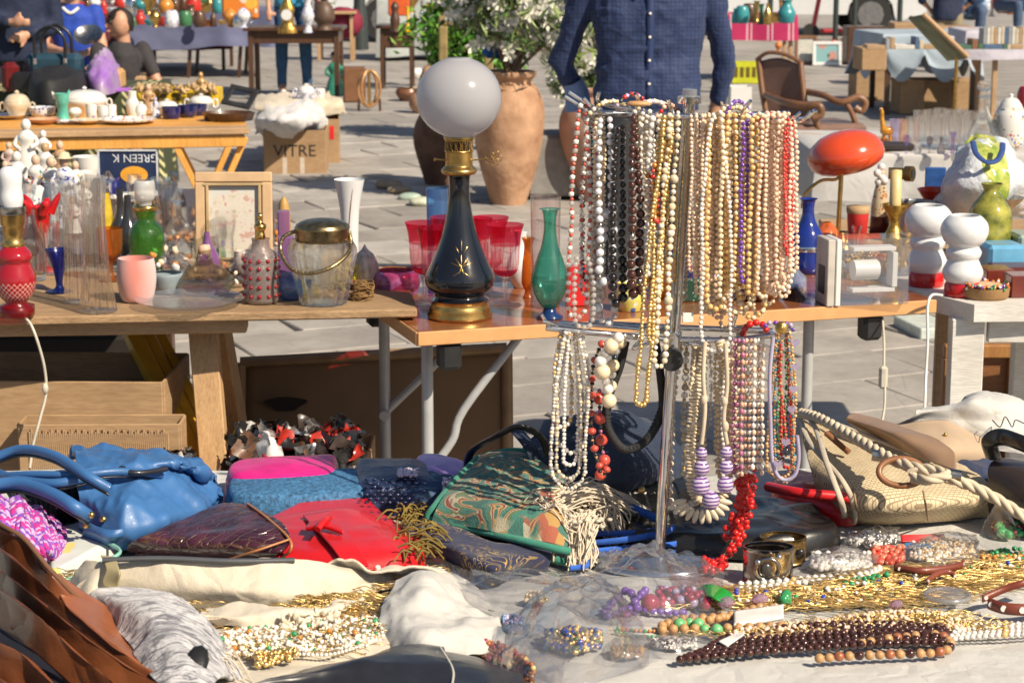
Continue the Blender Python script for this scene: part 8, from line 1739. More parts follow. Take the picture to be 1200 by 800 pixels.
part('dial',MB().lathe([(.0001,0),(.05,0)],(0,-.055,22*s),20,R=Matrix.Rotation(1.57,3,'X')),WPL,tc)
for(px,py,pr,mat,nm,lb,cat)in((361,39,[(6,0),(4,8),(8,20),(4,32),(5,40)],PORC_B,'vase','blue and white baluster vase on the walnut table','vase'),(380,36,[(10,0),(8,6),(13,14),(11,26),(5,34)],M('dark_flower_pot',(.10,.06,.04),.5),'vase','dark vase of dried flowers at the right of the walnut table','vase')):
 vessel(nm,lb,cat,px,py,.70,pr,mat,20)
c=G(380,30,.70);shrub('dried cream flowers in the dark vase on the walnut table',c+Vector((0,0,.20)),.35,.16,260,12,9,nm='flower_bunch',cat='flowers',leaf=(.03,.01),flow=M('rose_petal',(.45,.12,.15),.6),fr=.04)
t,a,b=table('small round dark side table with thin legs in the background',446,484,104,.66,.40,W_DARK,W_DARK,.035,.20)
vessel('statuette','dark bronze statuette on the thin legged side table','statuette',463,38,.66,[(6,0),(5,6),(6,14),(4,24),(5,30),(1,36)],W_DARK,12)
vessel('bottle','bright yellow glass bottle on the thin legged side table','bottle',478,38,.66,[(4,0),(4,4),(1.6,10),(1.6,26),(2.6,30)],M('yellow_glass',(.72,.50,.01),.15),16)
t,a,b=table('plain brown stool table with a maroon cloth bundle',372,414,72,.62,.4,W_RAW,W_RAW,.04)
m=MB().balls([P(402,28,a.y+.2)],.26,0,_ico3(),sc3=[(.9,.6,.8)]);m.b[0][0][:]+=(fbm(m.b[0][0]*9,3,True)*.02)[:,None];solo('cloth_bundle',m,M('maroon_cloth',(.20,.015,.04),.8),'maroon cloth bundle behind the blue and white vase','cloth')
A,B=G(150,92,.0),G(312,88,.0);A=Vector((P(147,30,A.y).x,A.y,.76));B=Vector((P(316,30,A.y).x,A.y+.1,.76));SLATE=fabric('slate_blue_cloth',(.10,.11,.20),.8,var=.25,vs=3)
t=thing('stall_table','trestle stall under the slate blue cloth in the background','table',Vector(((A.x+B.x)/2,A.y+.4,0)));m=MB();obox(m,A,B,.8,.03);part('tabletop',m,W_RAW,t)
for s_ in(.1,.45,.8):
 for dd in(.1,.7):q=A.lerp(B,s_)+Vector((0,dd,0));m=MB();leg(m,(q.x,q.y,.72),(q.x-.06,q.y,0),.04);part('leg',m,W_DARK,t)
draped('slate blue shiny cloth hanging in folds over the background stall',A,B,.8,.763,.42,SLATE,.05,7,9)
YA=A.y
RS=np.random.RandomState(77)
_vs=vessel
BRC=[M('red_ware',(.5,.03,.02),.3),PORC,BRASS,M('amber_ware',(.55,.22,.04),.3),W_DARK,M('green_ware',(.05,.18,.08),.3),PORC_B,CHROME,M('orange_ware',(.62,.20,.04),.4),M('teal_ware',(.04,.25,.28),.3)]
CN=[('red',0),('white',1),('brass',2),('amber',3),('dark wooden',4),('green',5),('blue and white',6),('silver',7),('orange',8),('teal',9)]
SHP=[('vase',[(6,0),(8,8),(4,16),(5,20)]),('jug',[(6,0),(8,6),(7,14),(5,18)]),('bowl',[(4,0),(8,5),(9,8)]),('bottle',[(4,0),(4,10),(1.6,16),(1.8,20)]),('urn',[(5,0),(3,3),(8,12),(6,18),(2,22)]),('candlestick',[(5,0),(2,3),(2,16),(4,18)]),('box',[(7,0),(7,9),(7,9.2),(.1,9.4)])]
PLC=['on the slate blue cloth stall','on the stall behind the boys','on the far right book stall','on the pink striped cloth table']
def clutter(n,x0,x1,py,h,place,dy=6,size=1.0,seed=0):
 rs=np.random.RandomState(seed)
 for i in range(n):
  cn,ci=CN[rs.randint(len(CN))];sn,pr=SHP[rs.randint(len(SHP))];x=x0+(x1-x0)*(i+.5)/n+rs.uniform(-2,2);k=size*rs.uniform(.7,1.3)
  side=['at the left end','left of the middle','in the middle','right of the middle','at the right end'][min(4,int(5*i/n))]
  vessel(sn,f'small {cn} {sn} {side} {place}',sn,x,py-rs.uniform(0,dy),h,[(a_*k,b_*k)for a_,b_ in pr],BRC[ci],14,sm=sn!='box',group='small wares '+place)
clutter(17,152,300,33,.765,PLC[0],6,.9,1)
k=NT('orange_embroidery');vo=k.n('ShaderNodeTexVoronoi');vo.inputs['Scale'].default_value=5.5;k.l(k.co(),vo.inputs['Vector']);sp_=k.n('ShaderNodeSeparateColor');k.l(vo.outputs['Color'],sp_.inputs[0])
OR=k.pbr(k.mix(k.math('LESS_THAN',vo.outputs['Distance'],.33),(.66,.19,.02),k.ramp(sp_.outputs[0],[(0,(.7,.6,.5)),(.3,(.45,.12,.2)),(.55,(.7,.4,.05)),(.8,(.6,.5,.45))],'CONSTANT')),.8)
gbox('textile','orange embroidered textile with pale flowers at the top of the slate cloth stall','textile',281,23,42,34,.12,OR,0,.02,.77)
A=Vector((P(-20,20,24).x,24,.74));B=Vector((P(262,20,24).x,24.2,.74));t=thing('stall_table','long farther stall crowded with small wares behind the two boys','table',Vector(((A.x+B.x)/2,24.4,0)));m=MB();obox(m,A,B,.9,.03);part('tabletop',m,W_DARK,t)
for s_ in(.02,.35,.65,.98):
 for dd in(.1,.8):q=A.lerp(B,s_)+Vector((0,dd,0));m=MB();leg(m,(q.x,q.y,.7),(q.x,q.y,0),.04);part('leg',m,W_DARK,t)
draped('dark red cloth over the long farther stall',A,B,.9,.743,.5,fabric('dark_red_cloth',(.10,.02,.025)),.05,7,12)
clutter(34,-6,262,8,.747,PLC[1],8,1.0,2)
H2=.735
BK=leather('black_grain_leather',(.012,.012,.014),.35,.5,200)
t=thing('handbag','black and petrol blue leather handbag with tall looped handles on the striped cloth','handbag',G(62,108,H2));Yh=G(62,108,H2).y;s=PM(Yh,.8)
part('body',MB().box((t.location.x,Yh+.08,H2+22*s),(66*s,.16,44*s),0,.03),M('petrol_leather',(.02,.055,.085),.35),t);part('front_panel',MB().box((t.location.x-.05,Yh-.02,H2+12*s),(72*s,.05,24*s),0,.02),BK,t)
for dy in(-.02,.16):part('handle',MB().tube(crom([(t.location.x-18*s,Yh+dy,H2+40*s),(t.location.x-17*s,Yh+dy,H2+64*s),(t.location.x,Yh+dy,H2+76*s),(t.location.x+16*s,Yh+dy,H2+64*s),(t.location.x+17*s,Yh+dy,H2+40*s)],6),.010,8),BK,t)
for dx in(-18,17):part('buckle',MB().box((t.location.x+dx*s,Yh-.03,H2+36*s),(.02,.01,.04),0,.003),CHROME,t)
gbox('handbag','dark red handbag at the left of the black one','handbag',12,108,20,34,.12,leather('wine_leather',(.14,.01,.012),.3),.1,.03,H2)
gbox('bag','white bag with dark straps behind the red handbag','bag',22,92,44,42,.14,M('white_vinyl',(.66,.64,.62),.5),0,.04,H2)
m=lump([(36,118),(60,122),(96,116),(104,104),(84,98),(40,102)],.12,.05,base=H2,wr=.02,ws=6);solo('bag',m,M('soft_black',(.012,.012,.014),.7),'soft black cloth bag slumped in front of the black handbag','bag')
m=lump([(98,108),(120,112),(142,106),(140,98),(108,96)],.10,.05,base=H2,wr=.03,ws=8,dome=.9);solo('cushion',m,M('violet_silver_satin',(.50,.44,.50),.4,var=.2,vs=6,col2=(.28,.12,.46)),'violet and silver satin cushion in a wicker basket','cushion')
gbox('basket','tan wicker basket under the violet and silver satin cushion','basket',132,106,20,24,.18,M('tan_wicker',(.48,.28,.12),.8,bump=.8,bs=60),0,.02,H2)
m=MB().box((G(124,110,H2).x,Yh+.02,H2+.012),(.22,.14,.015),0,.003);solo('folded_cloth',m,M('bright_violet',(.34,.12,.50),.7),'thin folded violet cloth below the wicker basket','cloth')
t6b=G(205,128,.75)
def crate(px,py,lbl,mat,w_=.34,d_=.26,h_=.12,base=.0,Y=None):
 c=G(px,py,base);t=thing('plastic_crate',lbl,'crate',c)
 for nm,bx,sz in(('side',(0,0,0),(w_,.012,h_)),('side',(0,d_,0),(w_,.012,h_)),('side',(-w_/2,d_/2,0),(.012,d_-.014,h_)),('side',(w_/2,d_/2,0),(.012,d_-.014,h_)),('bottom',(0,d_/2,-h_/2+.008),(w_-.03,d_-.03,.01))):part(nm,MB().box(c+Vector(bx)+Vector((0,0,h_/2+.001)),sz,0,.003),mat,t)
 for i in range(5):part('slot',MB().box(c+Vector((-w_*.38+i*w_*.19,-.0075,h_*.55)),(w_*.12,.002,h_*.5),0,0),M('slot_dark',(.12,.08,.01),.8),t)
 return t
YPL=M('yellow_plastic',(.66,.44,.01),.4)
crate(208,124,'yellow plastic crate of odds and ends at the back of the pine table',YPL,.42,.2,.085,.752)
m=MB();c=G(205,116,.80);m.balls([(c.x+RS.uniform(-.2,.2),c.y+RS.uniform(0,.12),.835+RS.uniform(0,.03))for _ in range(60)],.02,0,sc3=np.array([(1.4,.6,.5)]*60),tan=RS.normal(0,1,(60,3)));solo('trinkets',m,M('mixed_tan',(.42,.28,.14),.5,var=.6,vs=12),'assorted tan knick-knacks heaped in the yellow crate','trinkets',kind='stuff')
figurine(236,118,34,'golden brown nude statuette leaning at the right end of the pine table',M('honey_bronze',(.50,.30,.12),.3,.3),M('honey_bronze',(1,1,1)),None,PH)
t=thing('framed_picture','black glossy picture frame lying tilted by the wooden tray','frame',G(275,128,PH));c=t.location
Rq=Matrix.Rotation(-.9,3,'X')@Matrix.Rotation(.3,3,'Y');
for bx,sz in(((0,0,.12),(.16,.015,.03)),((0,0,0),(.16,.015,.03)),((-.065,0,.06),(.03,.014,.10)),((.065,0,.06),(.03,.014,.10))):part('frame_rail',MB().box(bx,sz,0,.003).xf(Rq,c+Vector((0,.05,.02))),BLACKP,t)
def cbox(nm,lbl,px,py,w_,ht,dep,rz=.0):
 c=G(px,py,0);s=PM(c.y,0);t=thing(nm,lbl,'box',c,rz=rz,local=True);W_,H_=w_*s,ht*s
 for pn,bx,sz in(('side',(0,0,H_/2),(W_,.008,H_)),('side',(0,dep,H_/2),(W_,.008,H_)),('side',(-W_/2,dep/2,H_/2),(.008,dep-.01,H_)),('side',(W_/2,dep/2,H_/2),(.008,dep-.01,H_)),('bottom',(0,dep/2,.006),(W_-.02,dep-.02,.008))):part(pn,MB().box(bx,sz,0,.002),CARD,t)
 return t,s,W_,H_
t,s,W_,H_=cbox('cardboard_box','open cardboard box with worn marker lettering, overflowing with white linen',346,205,72,52,.40,.05)
INK=M('marker_ink',(.02,.018,.015),.7);tx=text('VITRE',.115,(0,0,0),(math.pi/2,0,0),INK,t);tx.location=(0,-.0055,H_*.42)
for dx in(-.07,.05):part('tape',MB().box((dx,-.0045,H_*.2),(.03,.001,H_*.38)),M('clear_tape',(.58,.50,.42),.3),t)
t,s,W_,H_=cbox('cardboard_box','second cardboard box behind, with a red and white strip on its side',378,192,40,52,.40,.08)
part('red_strip',MB().box((.07,-.006,H_*.7),(.03,.001,H_*.3)),RED,t)
def pile(rows,lbl,mat,seed,nm='linen',amp=.03,sc_=7,cat='linen',h0=0):g=gridi([[G(x,y,z)for x,y,z in r]for r in rows],8,8);return solo(nm,MB().surf(Wn(g,sc_,amp,True,3,seed),0,.01),mat,lbl,cat)
LIN=fabric('white_linen',(.66,.64,.64),.85)
pile([[(302,152,.27),(330,162,.24),(360,160,.24),(382,148,.26)],[(300,140,.38),(330,142,.40),(360,140,.40),(376,136,.36)],[(306,128,.42),(335,124,.46),(360,122,.46),(374,124,.40)],[(318,116,.42),(340,112,.44),(362,112,.44),(374,116,.40)]],'crumpled white linen overflowing the lettered cardboard box',LIN,3)
pile([[(340,138,.35),(370,138,.35),(402,132,.33)],[(350,122,.42),(378,120,.44),(400,124,.38)],[(350,112,.42),(375,110,.44),(395,114,.38)]],'cream lace cloth on the farther cardboard box',fabric('cream_lace',(.56,.48,.36),.9),5)
pile([[(298,128,.45),(325,126,.46),(350,118,.46)],[(298,114,.50),(322,110,.52),(345,108,.48)]],'folded beige towel at the left of the white linen',fabric('beige_towel',(.48,.42,.34),.9),7,amp=.02)
lidded(359,118,'small white and blue lidded sugar bowl on top of the lace cloth',10,20,PORC_B,PORC,'sugar_bowl','bowl',True,True,.46);vessel('cup','plain white cup beside the blue and white sugar bowl','cup',375,116,.46,[(5,0),(6,6),(6,12)],PORC,20)
gbox('wooden_box','upright brown wooden box near the oval brass stand','box',416,120,26,40,.25,wood('mid_brown_wood',(.14,.06,.03),(.24,.11,.05),.5),.1)
t=thing('oval_stand','oval ringed brass and wood stand on the paving','stand',G(433,130,0));c=t.location;s=PM(c.y,0)
for rz_ in(0,.9):
 m=MB().tube([(c.x+13*s*math.cos(a_)*math.cos(rz_),c.y+13*s*math.cos(a_)*math.sin(rz_),26*s+21*s*math.sin(a_))for a_ in np.linspace(0,6.283,30,endpoint=False)],.013,8,closed=True);part('ring',m,M('copper_wood',(.50,.27,.12),.35,.4),t)
for dx in(-12,12):part('foot',MB().tube([(c.x+dx*s,c.y,14*s),(c.x+dx*s*1.05,c.y,0)],.012,8),W_DARK,t)
part('post',MB().tube([(c.x,c.y,46*s),(c.x,c.y,6*s)],.016,8),BRASS,t)
figurine(393,112,50,'tall painted figure in a green skirt and silver top standing on the paving',M('emerald_cloth',(.03,.22,.15),.5),BIS,SILVER,.0)
for(px,py,pr,mat,lb)in((494,132,[(8,0),(14,8),(13,18),(8,24),(10,28)],TERRA,'terracotta jug lying left of the dark clay jar'),(478,118,[(8,0),(14,8),(12,14)],M('brown_glaze',(.18,.08,.04),.3),'glossy brown bowl in front of the side table'),(505,112,[(8,0),(14,12),(10,28),(6,34)],TERRA,'squat terracotta pot behind the globe of the lamp'),(488,92,[(5,0),(8,6),(5,12)],PORC,'small white cup on the ground before the gilt frame')):
 gpot(px,py,0,pr,mat,lb,'clay_pot','pot')
for i_,(px,py,w_,mat,lb)in enumerate(((455,222,16,M('buff_stone',(.34,.27,.19),.9,bump=.8,bs=20),'rough buff stone at the left of the little group on the paving'),(468,228,14,MC['buff_stone'],'broken brown stone lying between the buff and green ones'),(480,236,13,M('celadon',(.36,.45,.38),.5),'pale green round stone in the middle of the group'),(494,242,15,M('pale_celadon',(.52,.54,.42),.5),'pale cream green stone nearest the lamp'))):
 c=G(px,py,0);V,F=_ico3();s=PM(c.y,0)*w_;V=V*[s,s*.7,s*.42];V=V*(1+.12*fbm(V*14+i_*9,2))[:,None];solo('stone',MB().add(V+[0,0,s*.38],F),mat,lb,'stone',local=c)
A=Vector((P(444,30,26).x,26,.78));B=Vector((P(585,30,26).x,26,.78));t=thing('stall_table','stall with a pale grey cloth behind the thin legged side table','table',Vector(((A.x+B.x)/2,26.4,0)));m=MB();obox(m,A,B,.8,.03);part('tabletop',m,W_RAW,t)
for s_ in(.05,.95):q=A.lerp(B,s_)+Vector((0,.4,0));m=MB();leg(m,(q.x,q.y,.74),(q.x,q.y,0),.05);part('leg',m,W_RAW,t)
draped('pale grey green cloth hanging to the ground over the central far stall',A,B,.8,.783,.74,fabric('pale_grey_cloth',(.42,.45,.44)),.06,6,15)
clutter(9,452,560,18,.785,'on the pale grey central far stall',3,1.3,4)
gbox('box','orange red box on the pale grey central far stall','box',467,19,24,26,.2,M('orange_red',(.62,.10,.02),.5),0,.01,.785)
CARW=M('white_car_paint',(.66,.68,.70),.22,var=.03,coat=.8);TYRE=M('tyre_rubber',(.018,.018,.018),.8);RIMM=M('alloy',(.35,.35,.36),.3,.8);CGL=M('dark_car_glass',(.02,.025,.03),.05,coat=.6)
def car(lbl,c,L,H,yaw=0,van=False,nm='parked_car',cat='car'):
 t=thing(nm,lbl,cat,c,rz=yaw,local=True);W_=1.75
 pr=[(-L/2,.35),(-L/2,H*.52),(-L/2+.15,H*.58),(-L/2+(.25 if van else .9),H*.97),(-L/2+(.5 if van else 1.3),H),(L/2-1.6,H),(L/2-1.0,H*.62),(L/2-.12,H*.55),(L/2,H*.42),(L/2,.35)]
 lo=[(L/2-.45,.22)]+[(L/2-.85+.36*math.cos(a),.33+.36*math.sin(a))for a in np.linspace(0,math.pi,8)]+[(-L/2+.85+.36*math.cos(a),.33+.36*math.sin(a))for a in np.linspace(0,math.pi,8)]+[(-L/2+.4,.22)]
 poly=pr+lo;part('body',MB().prism([(x,-W_/2,z)for x,z in poly],(0,-W_/2,0),(0,W_/2,0)),CARW,t)
 for s_ in(-1,1):
  y=s_*(W_/2+.003);part('side_window',MB().prism([(-L/2+1.0,y,H*.62),(-L/2+1.25,y,H*.93),(L/2-1.7,y,H*.93),(L/2-1.15,y,H*.64)],(0,0,0),(0,.006*s_,0)),CGL,t)
  part('sill_moulding',MB().box((0,y,H*.36),(L*.5,.02,.05)),BLACKP,t)
  for x in(L/2-.85,-L/2+.85):
   w_=part('wheel',MB().tube([(x,s_*(W_/2-.2),.33),(x,s_*(W_/2+.0),.33)],.32,24),TYRE,t);part('rim',MB().tube([(x,s_*(W_/2-.02),.33),(x,s_*(W_/2+.008),.33)],.20,12),RIMM,w_)
  part('door_handle',MB().box((.1,y,H*.55),(.16,.03,.03)),BLACKP,t)
 for s_ in(-1,1):part('headlight',MB().box((L/2-.02,s_*.6,H*.46),(.08,.3,.14),0,.02),CHROME,t)
 return t
c=G(1085,43,0);car('white van parked behind the railing at the right',Vector((c.x-2.3,c.y+.9,0)),4.6,2.0,0,True,'parked_van','van')
c=G(435,50,0);car('silver white car parked in the background behind the walnut table',Vector((c.x+1.5,c.y+.9,0)),4.3,1.5)
DKM=M('dark_green_iron',(.03,.04,.04),.5)
t=thing('railing','low dark iron railing with a single bar in front of the white van','railing',G(960,48,0));Yr=t.location.y
for px in(903,980,1002,1055):part('post',MB().tube([(P(px,0,Yr).x,Yr,0),(P(px,0,Yr).x,Yr,1.15)],.04,8),DKM,t)
part('bar',MB().tube([(P(900,0,Yr).x,Yr+.05,.92),(P(1026,0,Yr).x,Yr+.05,.90)],.03,8),DKM,t)
c=G(1013,42,0)
solo('bollard',MB().lathe(smoothp([(.11,0),(.10,.7),(.13,.75),(.10,.85),(.08,1.0),(.001,1.05)]),c,16),DKM,'dark iron bollard in front of the van bonnet','bollard');solo('bollard',MB().lathe(smoothp([(.11,0),(.10,.7),(.13,.75),(.10,.85),(.08,1.0),(.001,1.05)]),G(903,40,0),16),DKM,'dark iron bollard at the left end of the railing','bollard')
c=G(422,58,0);solo('lamp_post',MB().lathe([(.12,0),(.10,.5),(.08,.6),(.075,3.5)],c,14),DKM,'thick dark iron post rising in front of the silver car','post')
t=thing('kick_scooter','red electric kick scooter leaning on the railing','scooter',G(960,46,0));c=t.location+Vector((0,-.2,0));RP=M('scooter_red',(.45,.04,.05),.4)
part('stem',MB().tube([c+Vector((-.12,0,.2)),c+Vector((.05,0,1.15))],.035,8),RP,t);part('handlebar',MB().tube([c+Vector((-.1,-.15,1.12)),c+Vector((.2,.15,1.12))],.02,8),BLACKP,t);part('deck',MB().box(c+Vector((.35,0,.13)),(.75,.15,.06),0,.02),RP,t)
for dx in(-.16,.78):part('wheel',MB().tube([c+Vector((dx,-.03,.12)),c+Vector((dx,.03,.12))],.12,16),TYRE,t)
k=NT('magenta_stripes');sx=k.n('ShaderNodeSeparateXYZ');k.l(k.co(),sx.inputs[0]);f=k.math('FRACT',k.math('ADD',k.math('MULTIPLY',sx.outputs[0],4.4),.2))
PK=k.pbr(k.ramp(f,[(0,(.38,.015,.09)),(.5,(.55,.30,.38)),(.6,(.38,.015,.09)),(.72,(.60,.42,.46)),(.78,(.38,.015,.09))],'CONSTANT'),.85)
Yp=G(900,95,0).y;A=Vector((P(852,30,Yp).x,Yp,.72));B=Vector((P(932,30,Yp).x,Yp,.72));t=thing('side_table','small table under the magenta striped cloth','table',Vector(((A.x+B.x)/2,Yp+.3,0)));m=MB();obox(m,A,B,.6,.03);part('tabletop',m,W_RAW,t)
for x in(A.x+.04,B.x-.04):
 for y in(Yp+.04,Yp+.56):m=MB();leg(m,(x,y,.69),(x,y,0),.04);part('leg',m,W_RAW,t)
draped('magenta and white striped cloth on the small table left of the chair',A,B,.6,.722,.27,PK,.015,8,21)
clutter(9,858,926,30,.725,PLC[3],6,1.2,6)
clutter(26,-4,262,18,.747,'at the stall back behind the boys',5,1.1,12)
clutter(12,905,1060,62,0,'on the paving before the chest',8,.6,14)
crate(876,98,'acid yellow plastic crate under the striped cloth table',M('acid_yellow',(.50,.52,.02),.5),.34,.3,.22)
t,s,W_,H_=cbox('plastic_box','white plastic tub by the left of the wooden chair',868,128,24,26,.25);
for ch in t.children:ch.data.materials.clear();ch.data.materials.append(WPL)
CH=wood('chair_wood',(.15,.065,.03),(.27,.13,.065),.4,6,(8,8,1.5),coat=.3);CL_=leather('brown_seat',(.17,.095,.07),.45)
c=G(948,200,0);s=PM(c.y,.4);t=thing('armchair','carved brown wooden armchair with scrolled arms turned to the right','chair',c,rz=0,local=True)
def q(px,py,Y):v=P(px,py,Y);return v-c
Yc=c.y
back=[[q(897,140,Yc+.10),q(925,140,Yc+.0),q(944,136,Yc-.1)],[q(893,105,Yc+.15),q(920,104,Yc+.05),q(940,104,Yc-.05)],[q(890,72,Yc+.2),q(912,68,Yc+.1),q(936,76,Yc)]]
g=gridi(back,6,6);part('backrest',MB().surf(g,0,.03),CL_,t)
part('top_rail',MB().tube(crom([q(887,70,Yc+.2),q(900,62,Yc+.15),q(920,64,Yc+.08),q(940,74,Yc)],6),.024,8,flat=.6),CH,t)
part('back_post',MB().tube(crom([q(889,70,Yc+.2),q(893,105,Yc+.15),q(899,145,Yc+.1),q(900,205,Yc+.1)],6),.022,8),CH,t);part('back_post',MB().tube(crom([q(938,74,Yc),q(941,104,Yc-.05),q(946,145,Yc-.1),q(950,190,Yc-.1)],6),.022,8),CH,t)
part('arm',MB().tube(crom([q(946,108,Yc-.05),q(965,112,Yc-.2),q(985,120,Yc-.3),q(1005,114,Yc-.3),(q(1014,120,Yc-.3)),q(1010,130,Yc-.3),q(1002,126,Yc-.3)],6),.024,8),CH,t)
part('arm',MB().tube(crom([q(898,112,Yc+.1),q(920,120,Yc-.3),q(945,124,Yc-.45),q(960,124,Yc-.5),q(962,134,Yc-.5),q(952,138,Yc-.5)],6),.026,8),CH,t)
part('arm_support',MB().tube(crom([q(992,122,Yc-.3),q(998,132,Yc-.3),q(1004,148,Yc-.3)],5),.02,8),CH,t);part('arm_support',MB().tube(crom([q(948,128,Yc-.45),q(956,142,Yc-.45),q(962,158,Yc-.45)],5),.022,8),CH,t)
part('seat',MB().box((q(955,150,Yc-.2)),(.56,.5,.09),.3,.03),CL_,t);part('front_rail',MB().box(q(958,162,Yc-.42),(.5,.05,.08),.3,.01),CH,t)
for(x,yy)in((930,-.5),(1003,-.3),(900,.1)):a_=q(x,160,Yc+yy);part('leg',MB().tube(crom([a_,Vector((a_.x,a_.y,a_.z*.4)),Vector((a_.x-.02,a_.y-.02,0))],5),[.028,.02,.015],8),CH,t)
def pic(px,py,w_,ht,lbl,frame,img,lean=.15):
 c=G(px,py,0);s=PM(c.y,0);t=thing('framed_picture',lbl,'picture',c,local=True);W_,H_=w_*s,ht*s;R_=Matrix.Rotation(-lean,3,'X');e=.04
 for bx,sz in(((0,0,H_-e/2),(W_,.03,e)),((0,0,e/2),(W_,.03,e)),((-W_/2+e/2,0,H_/2),(e,.029,H_-2*e)),((W_/2-e/2,0,H_/2),(e,.029,H_-2*e))):part('frame_rail',MB().box(bx,sz,0,.004).xf(R_),frame,t)
 part('print',MB().box((0,.004,H_/2),(W_-2*e,.01,H_-2*e)).xf(R_),img,t)
pic(969,77,34,28,'small picture of a green oval in a white frame standing on the paving',WPL,decor('green_scene',(.22,.40,.42),[(.04,.12,.08),(.5,.25,.2),(.1,.2,.1)],9,.4))
pic(944,76,26,34,'beige mounted picture leaning behind the white framed one',CH,M('pale_print_paper',(.50,.50,.45),.6))
gbox('chest','dark brown wooden chest beside the white framed picture','chest',1015,76,46,44,.4,W_DARK,0,.01)
SKY=fabric('pale_blue_cloth',(.34,.42,.50),.8,vs=3)
Yb=G(1080,135,0).y
A=Vector((P(1036,60,Yb).x,Yb,.72));B=Vector((P(1150,60,Yb).x,Yb+.1,.72));t=thing('side_table','book stall table under the pale blue cloth','table',Vector(((A.x+B.x)/2,Yb+.4,0)));m=MB();obox(m,A,B,.9,.03);part('tabletop',m,W_RAW,t)
for x in(A.x+.05,B.x-.05):
 for y in(Yb+.06,Yb+.84):m=MB();leg(m,(x,y,.69),(x,y,0),.05);part('leg',m,W_DARK,t)
draped('pale blue cloth hanging in uneven points over the book stall',A,B,.9,.722,.42,SKY,.05,5,31,dropf=lambda f:.35+.65*abs(math.sin(f*26))**.8)
for i_,(px,py,w_,h_,lb)in enumerate(((1019,118,34,36,'cardboard box on the ground left of the book stall, nearer one'),(1024,84,30,26,'cardboard box stacked on the nearer one left of the book stall'),(1095,132,40,38,'cardboard box under the book stall, left one'),(1135,130,38,36,'cardboard box under the book stall, right one'),(1068,134,30,40,'pale carton under the hanging point of the blue cloth'))):
 gbox('cardboard_box',lb,'box',px,py if i_!=1 else 118,w_,h_,.35,CARD,.05,.008,0)if i_!=1 else gbox('cardboard_box',lb,'box',px,83,w_,h_,.35,CARD,.05,.008,.5)
BK_=[M('book_%s'%n,c_,.6)for n,c_ in(('cream',(.55,.48,.36)),('brown',(.22,.11,.06)),('blue',(.08,.14,.25)),('green',(.07,.15,.10)),('tan',(.42,.28,.16)),('grey',(.30,.32,.34)),('white',(.62,.60,.56)))];BN=['cream','brown','blue','green','tan','grey','white']
bx_=1016
for i_ in range(16):
 ci=RS.randint(7);lie=i_%3==0;w_=RS.uniform(14,24)if lie else RS.uniform(4,7);px=bx_+w_/2;bx_+=w_+.5;where=['left','middle','right'][min(2,i_*3//16)]
 gbox('book',f'{BN[ci]} {"book lying flat" if lie else "book standing upright"} in the {where} of the pale blue book stall','book',px,58,w_,5 if lie else RS.uniform(10,16),.2,BK_[ci],0,.003,.735)[0]['group']='books on the pale blue stall'
t=thing('easel','tilted green board with a wooden edge on a thin brass stand','easel',G(1118,140,0));Ye=10.8;BRD=M('green_board',(.13,.15,.08),.7,var=.4,vs=8)
a1,a2,a3,a4=P(1066,20,Ye+.3),P(1082,17,Ye-.1),P(1134,67,Ye-.1),P(1112,70,Ye+.3)
g=gridi([[a1,a2],[a4,a3]],4,4);part('board',MB().surf(g,0,.012),BRD,t);part('wooden_edge',MB().tube([a2,a3],.014,8),W_RAW,t);part('wooden_edge',MB().tube([a1,a4],.012,8),W_DARK,t)
part('post',MB().tube([P(1121,68,Ye),P(1119,130,Ye),(P(1119,130,Ye).x,Ye,0)],.010,8),BRASS,t)
for a_ in(.5,2.6,4.7):part('leg',MB().tube([(P(1119,130,Ye).x,Ye,.15),(P(1119,130,Ye).x+.22*math.cos(a_),Ye+.22*math.sin(a_),0)],.008,6),BRASS,t)
Yw=G(1160,140,0).y-.6;A=Vector((P(1134,50,Yw).x,Yw,.80));B=Vector((P(1290,50,Yw).x,Yw,.80));t=thing('side_table','table under the lilac white cloth at the right edge','table',Vector(((A.x+B.x)/2,Yw+.3,0)));m=MB();obox(m,A,B,.7,.03);part('tabletop',m,W_RAW,t)
for x in(A.x+.25,B.x-.05):
 for y in(Yw+.04,Yw+.66):m=MB();leg(m,(x,y,.77),(x,y,0),.04);part('leg',m,W_RAW,t)
draped('lilac white cloth over the book table at the right edge',A,B,.7,.802,.24,fabric('lilac_white_cloth',(.50,.48,.56),.8),.02,6,41)
for i_ in range(16):
 ci=[5,6,0,4,6,0,2][i_%7];gbox('book',f'{BN[ci]} paperback number of a packed row, {["left part", "centre part", "right part"][min(2, i_ * 3 // 16)]}, on the lilac white cloth'.replace('number of a packed row','in the packed row'),'book',1154+i_*4.2,52,3.8,18+(i_%3),.16,BK_[ci],0,.002,.815)[0]['group']='row of paperbacks on the lilac white cloth'
clutter(10,1096,1200,22,.5,'on the ground beyond the book stalls',10,1.1,9)
gbox('cardboard_box','long cardboard box behind the tilted board','box',1120,48,46,16,.4,CARD,0,.01,.45);gbox('cardboard_box','brown carton above the chest at the right','box',1060,46,26,18,.4,CARD,0,.01,.5)
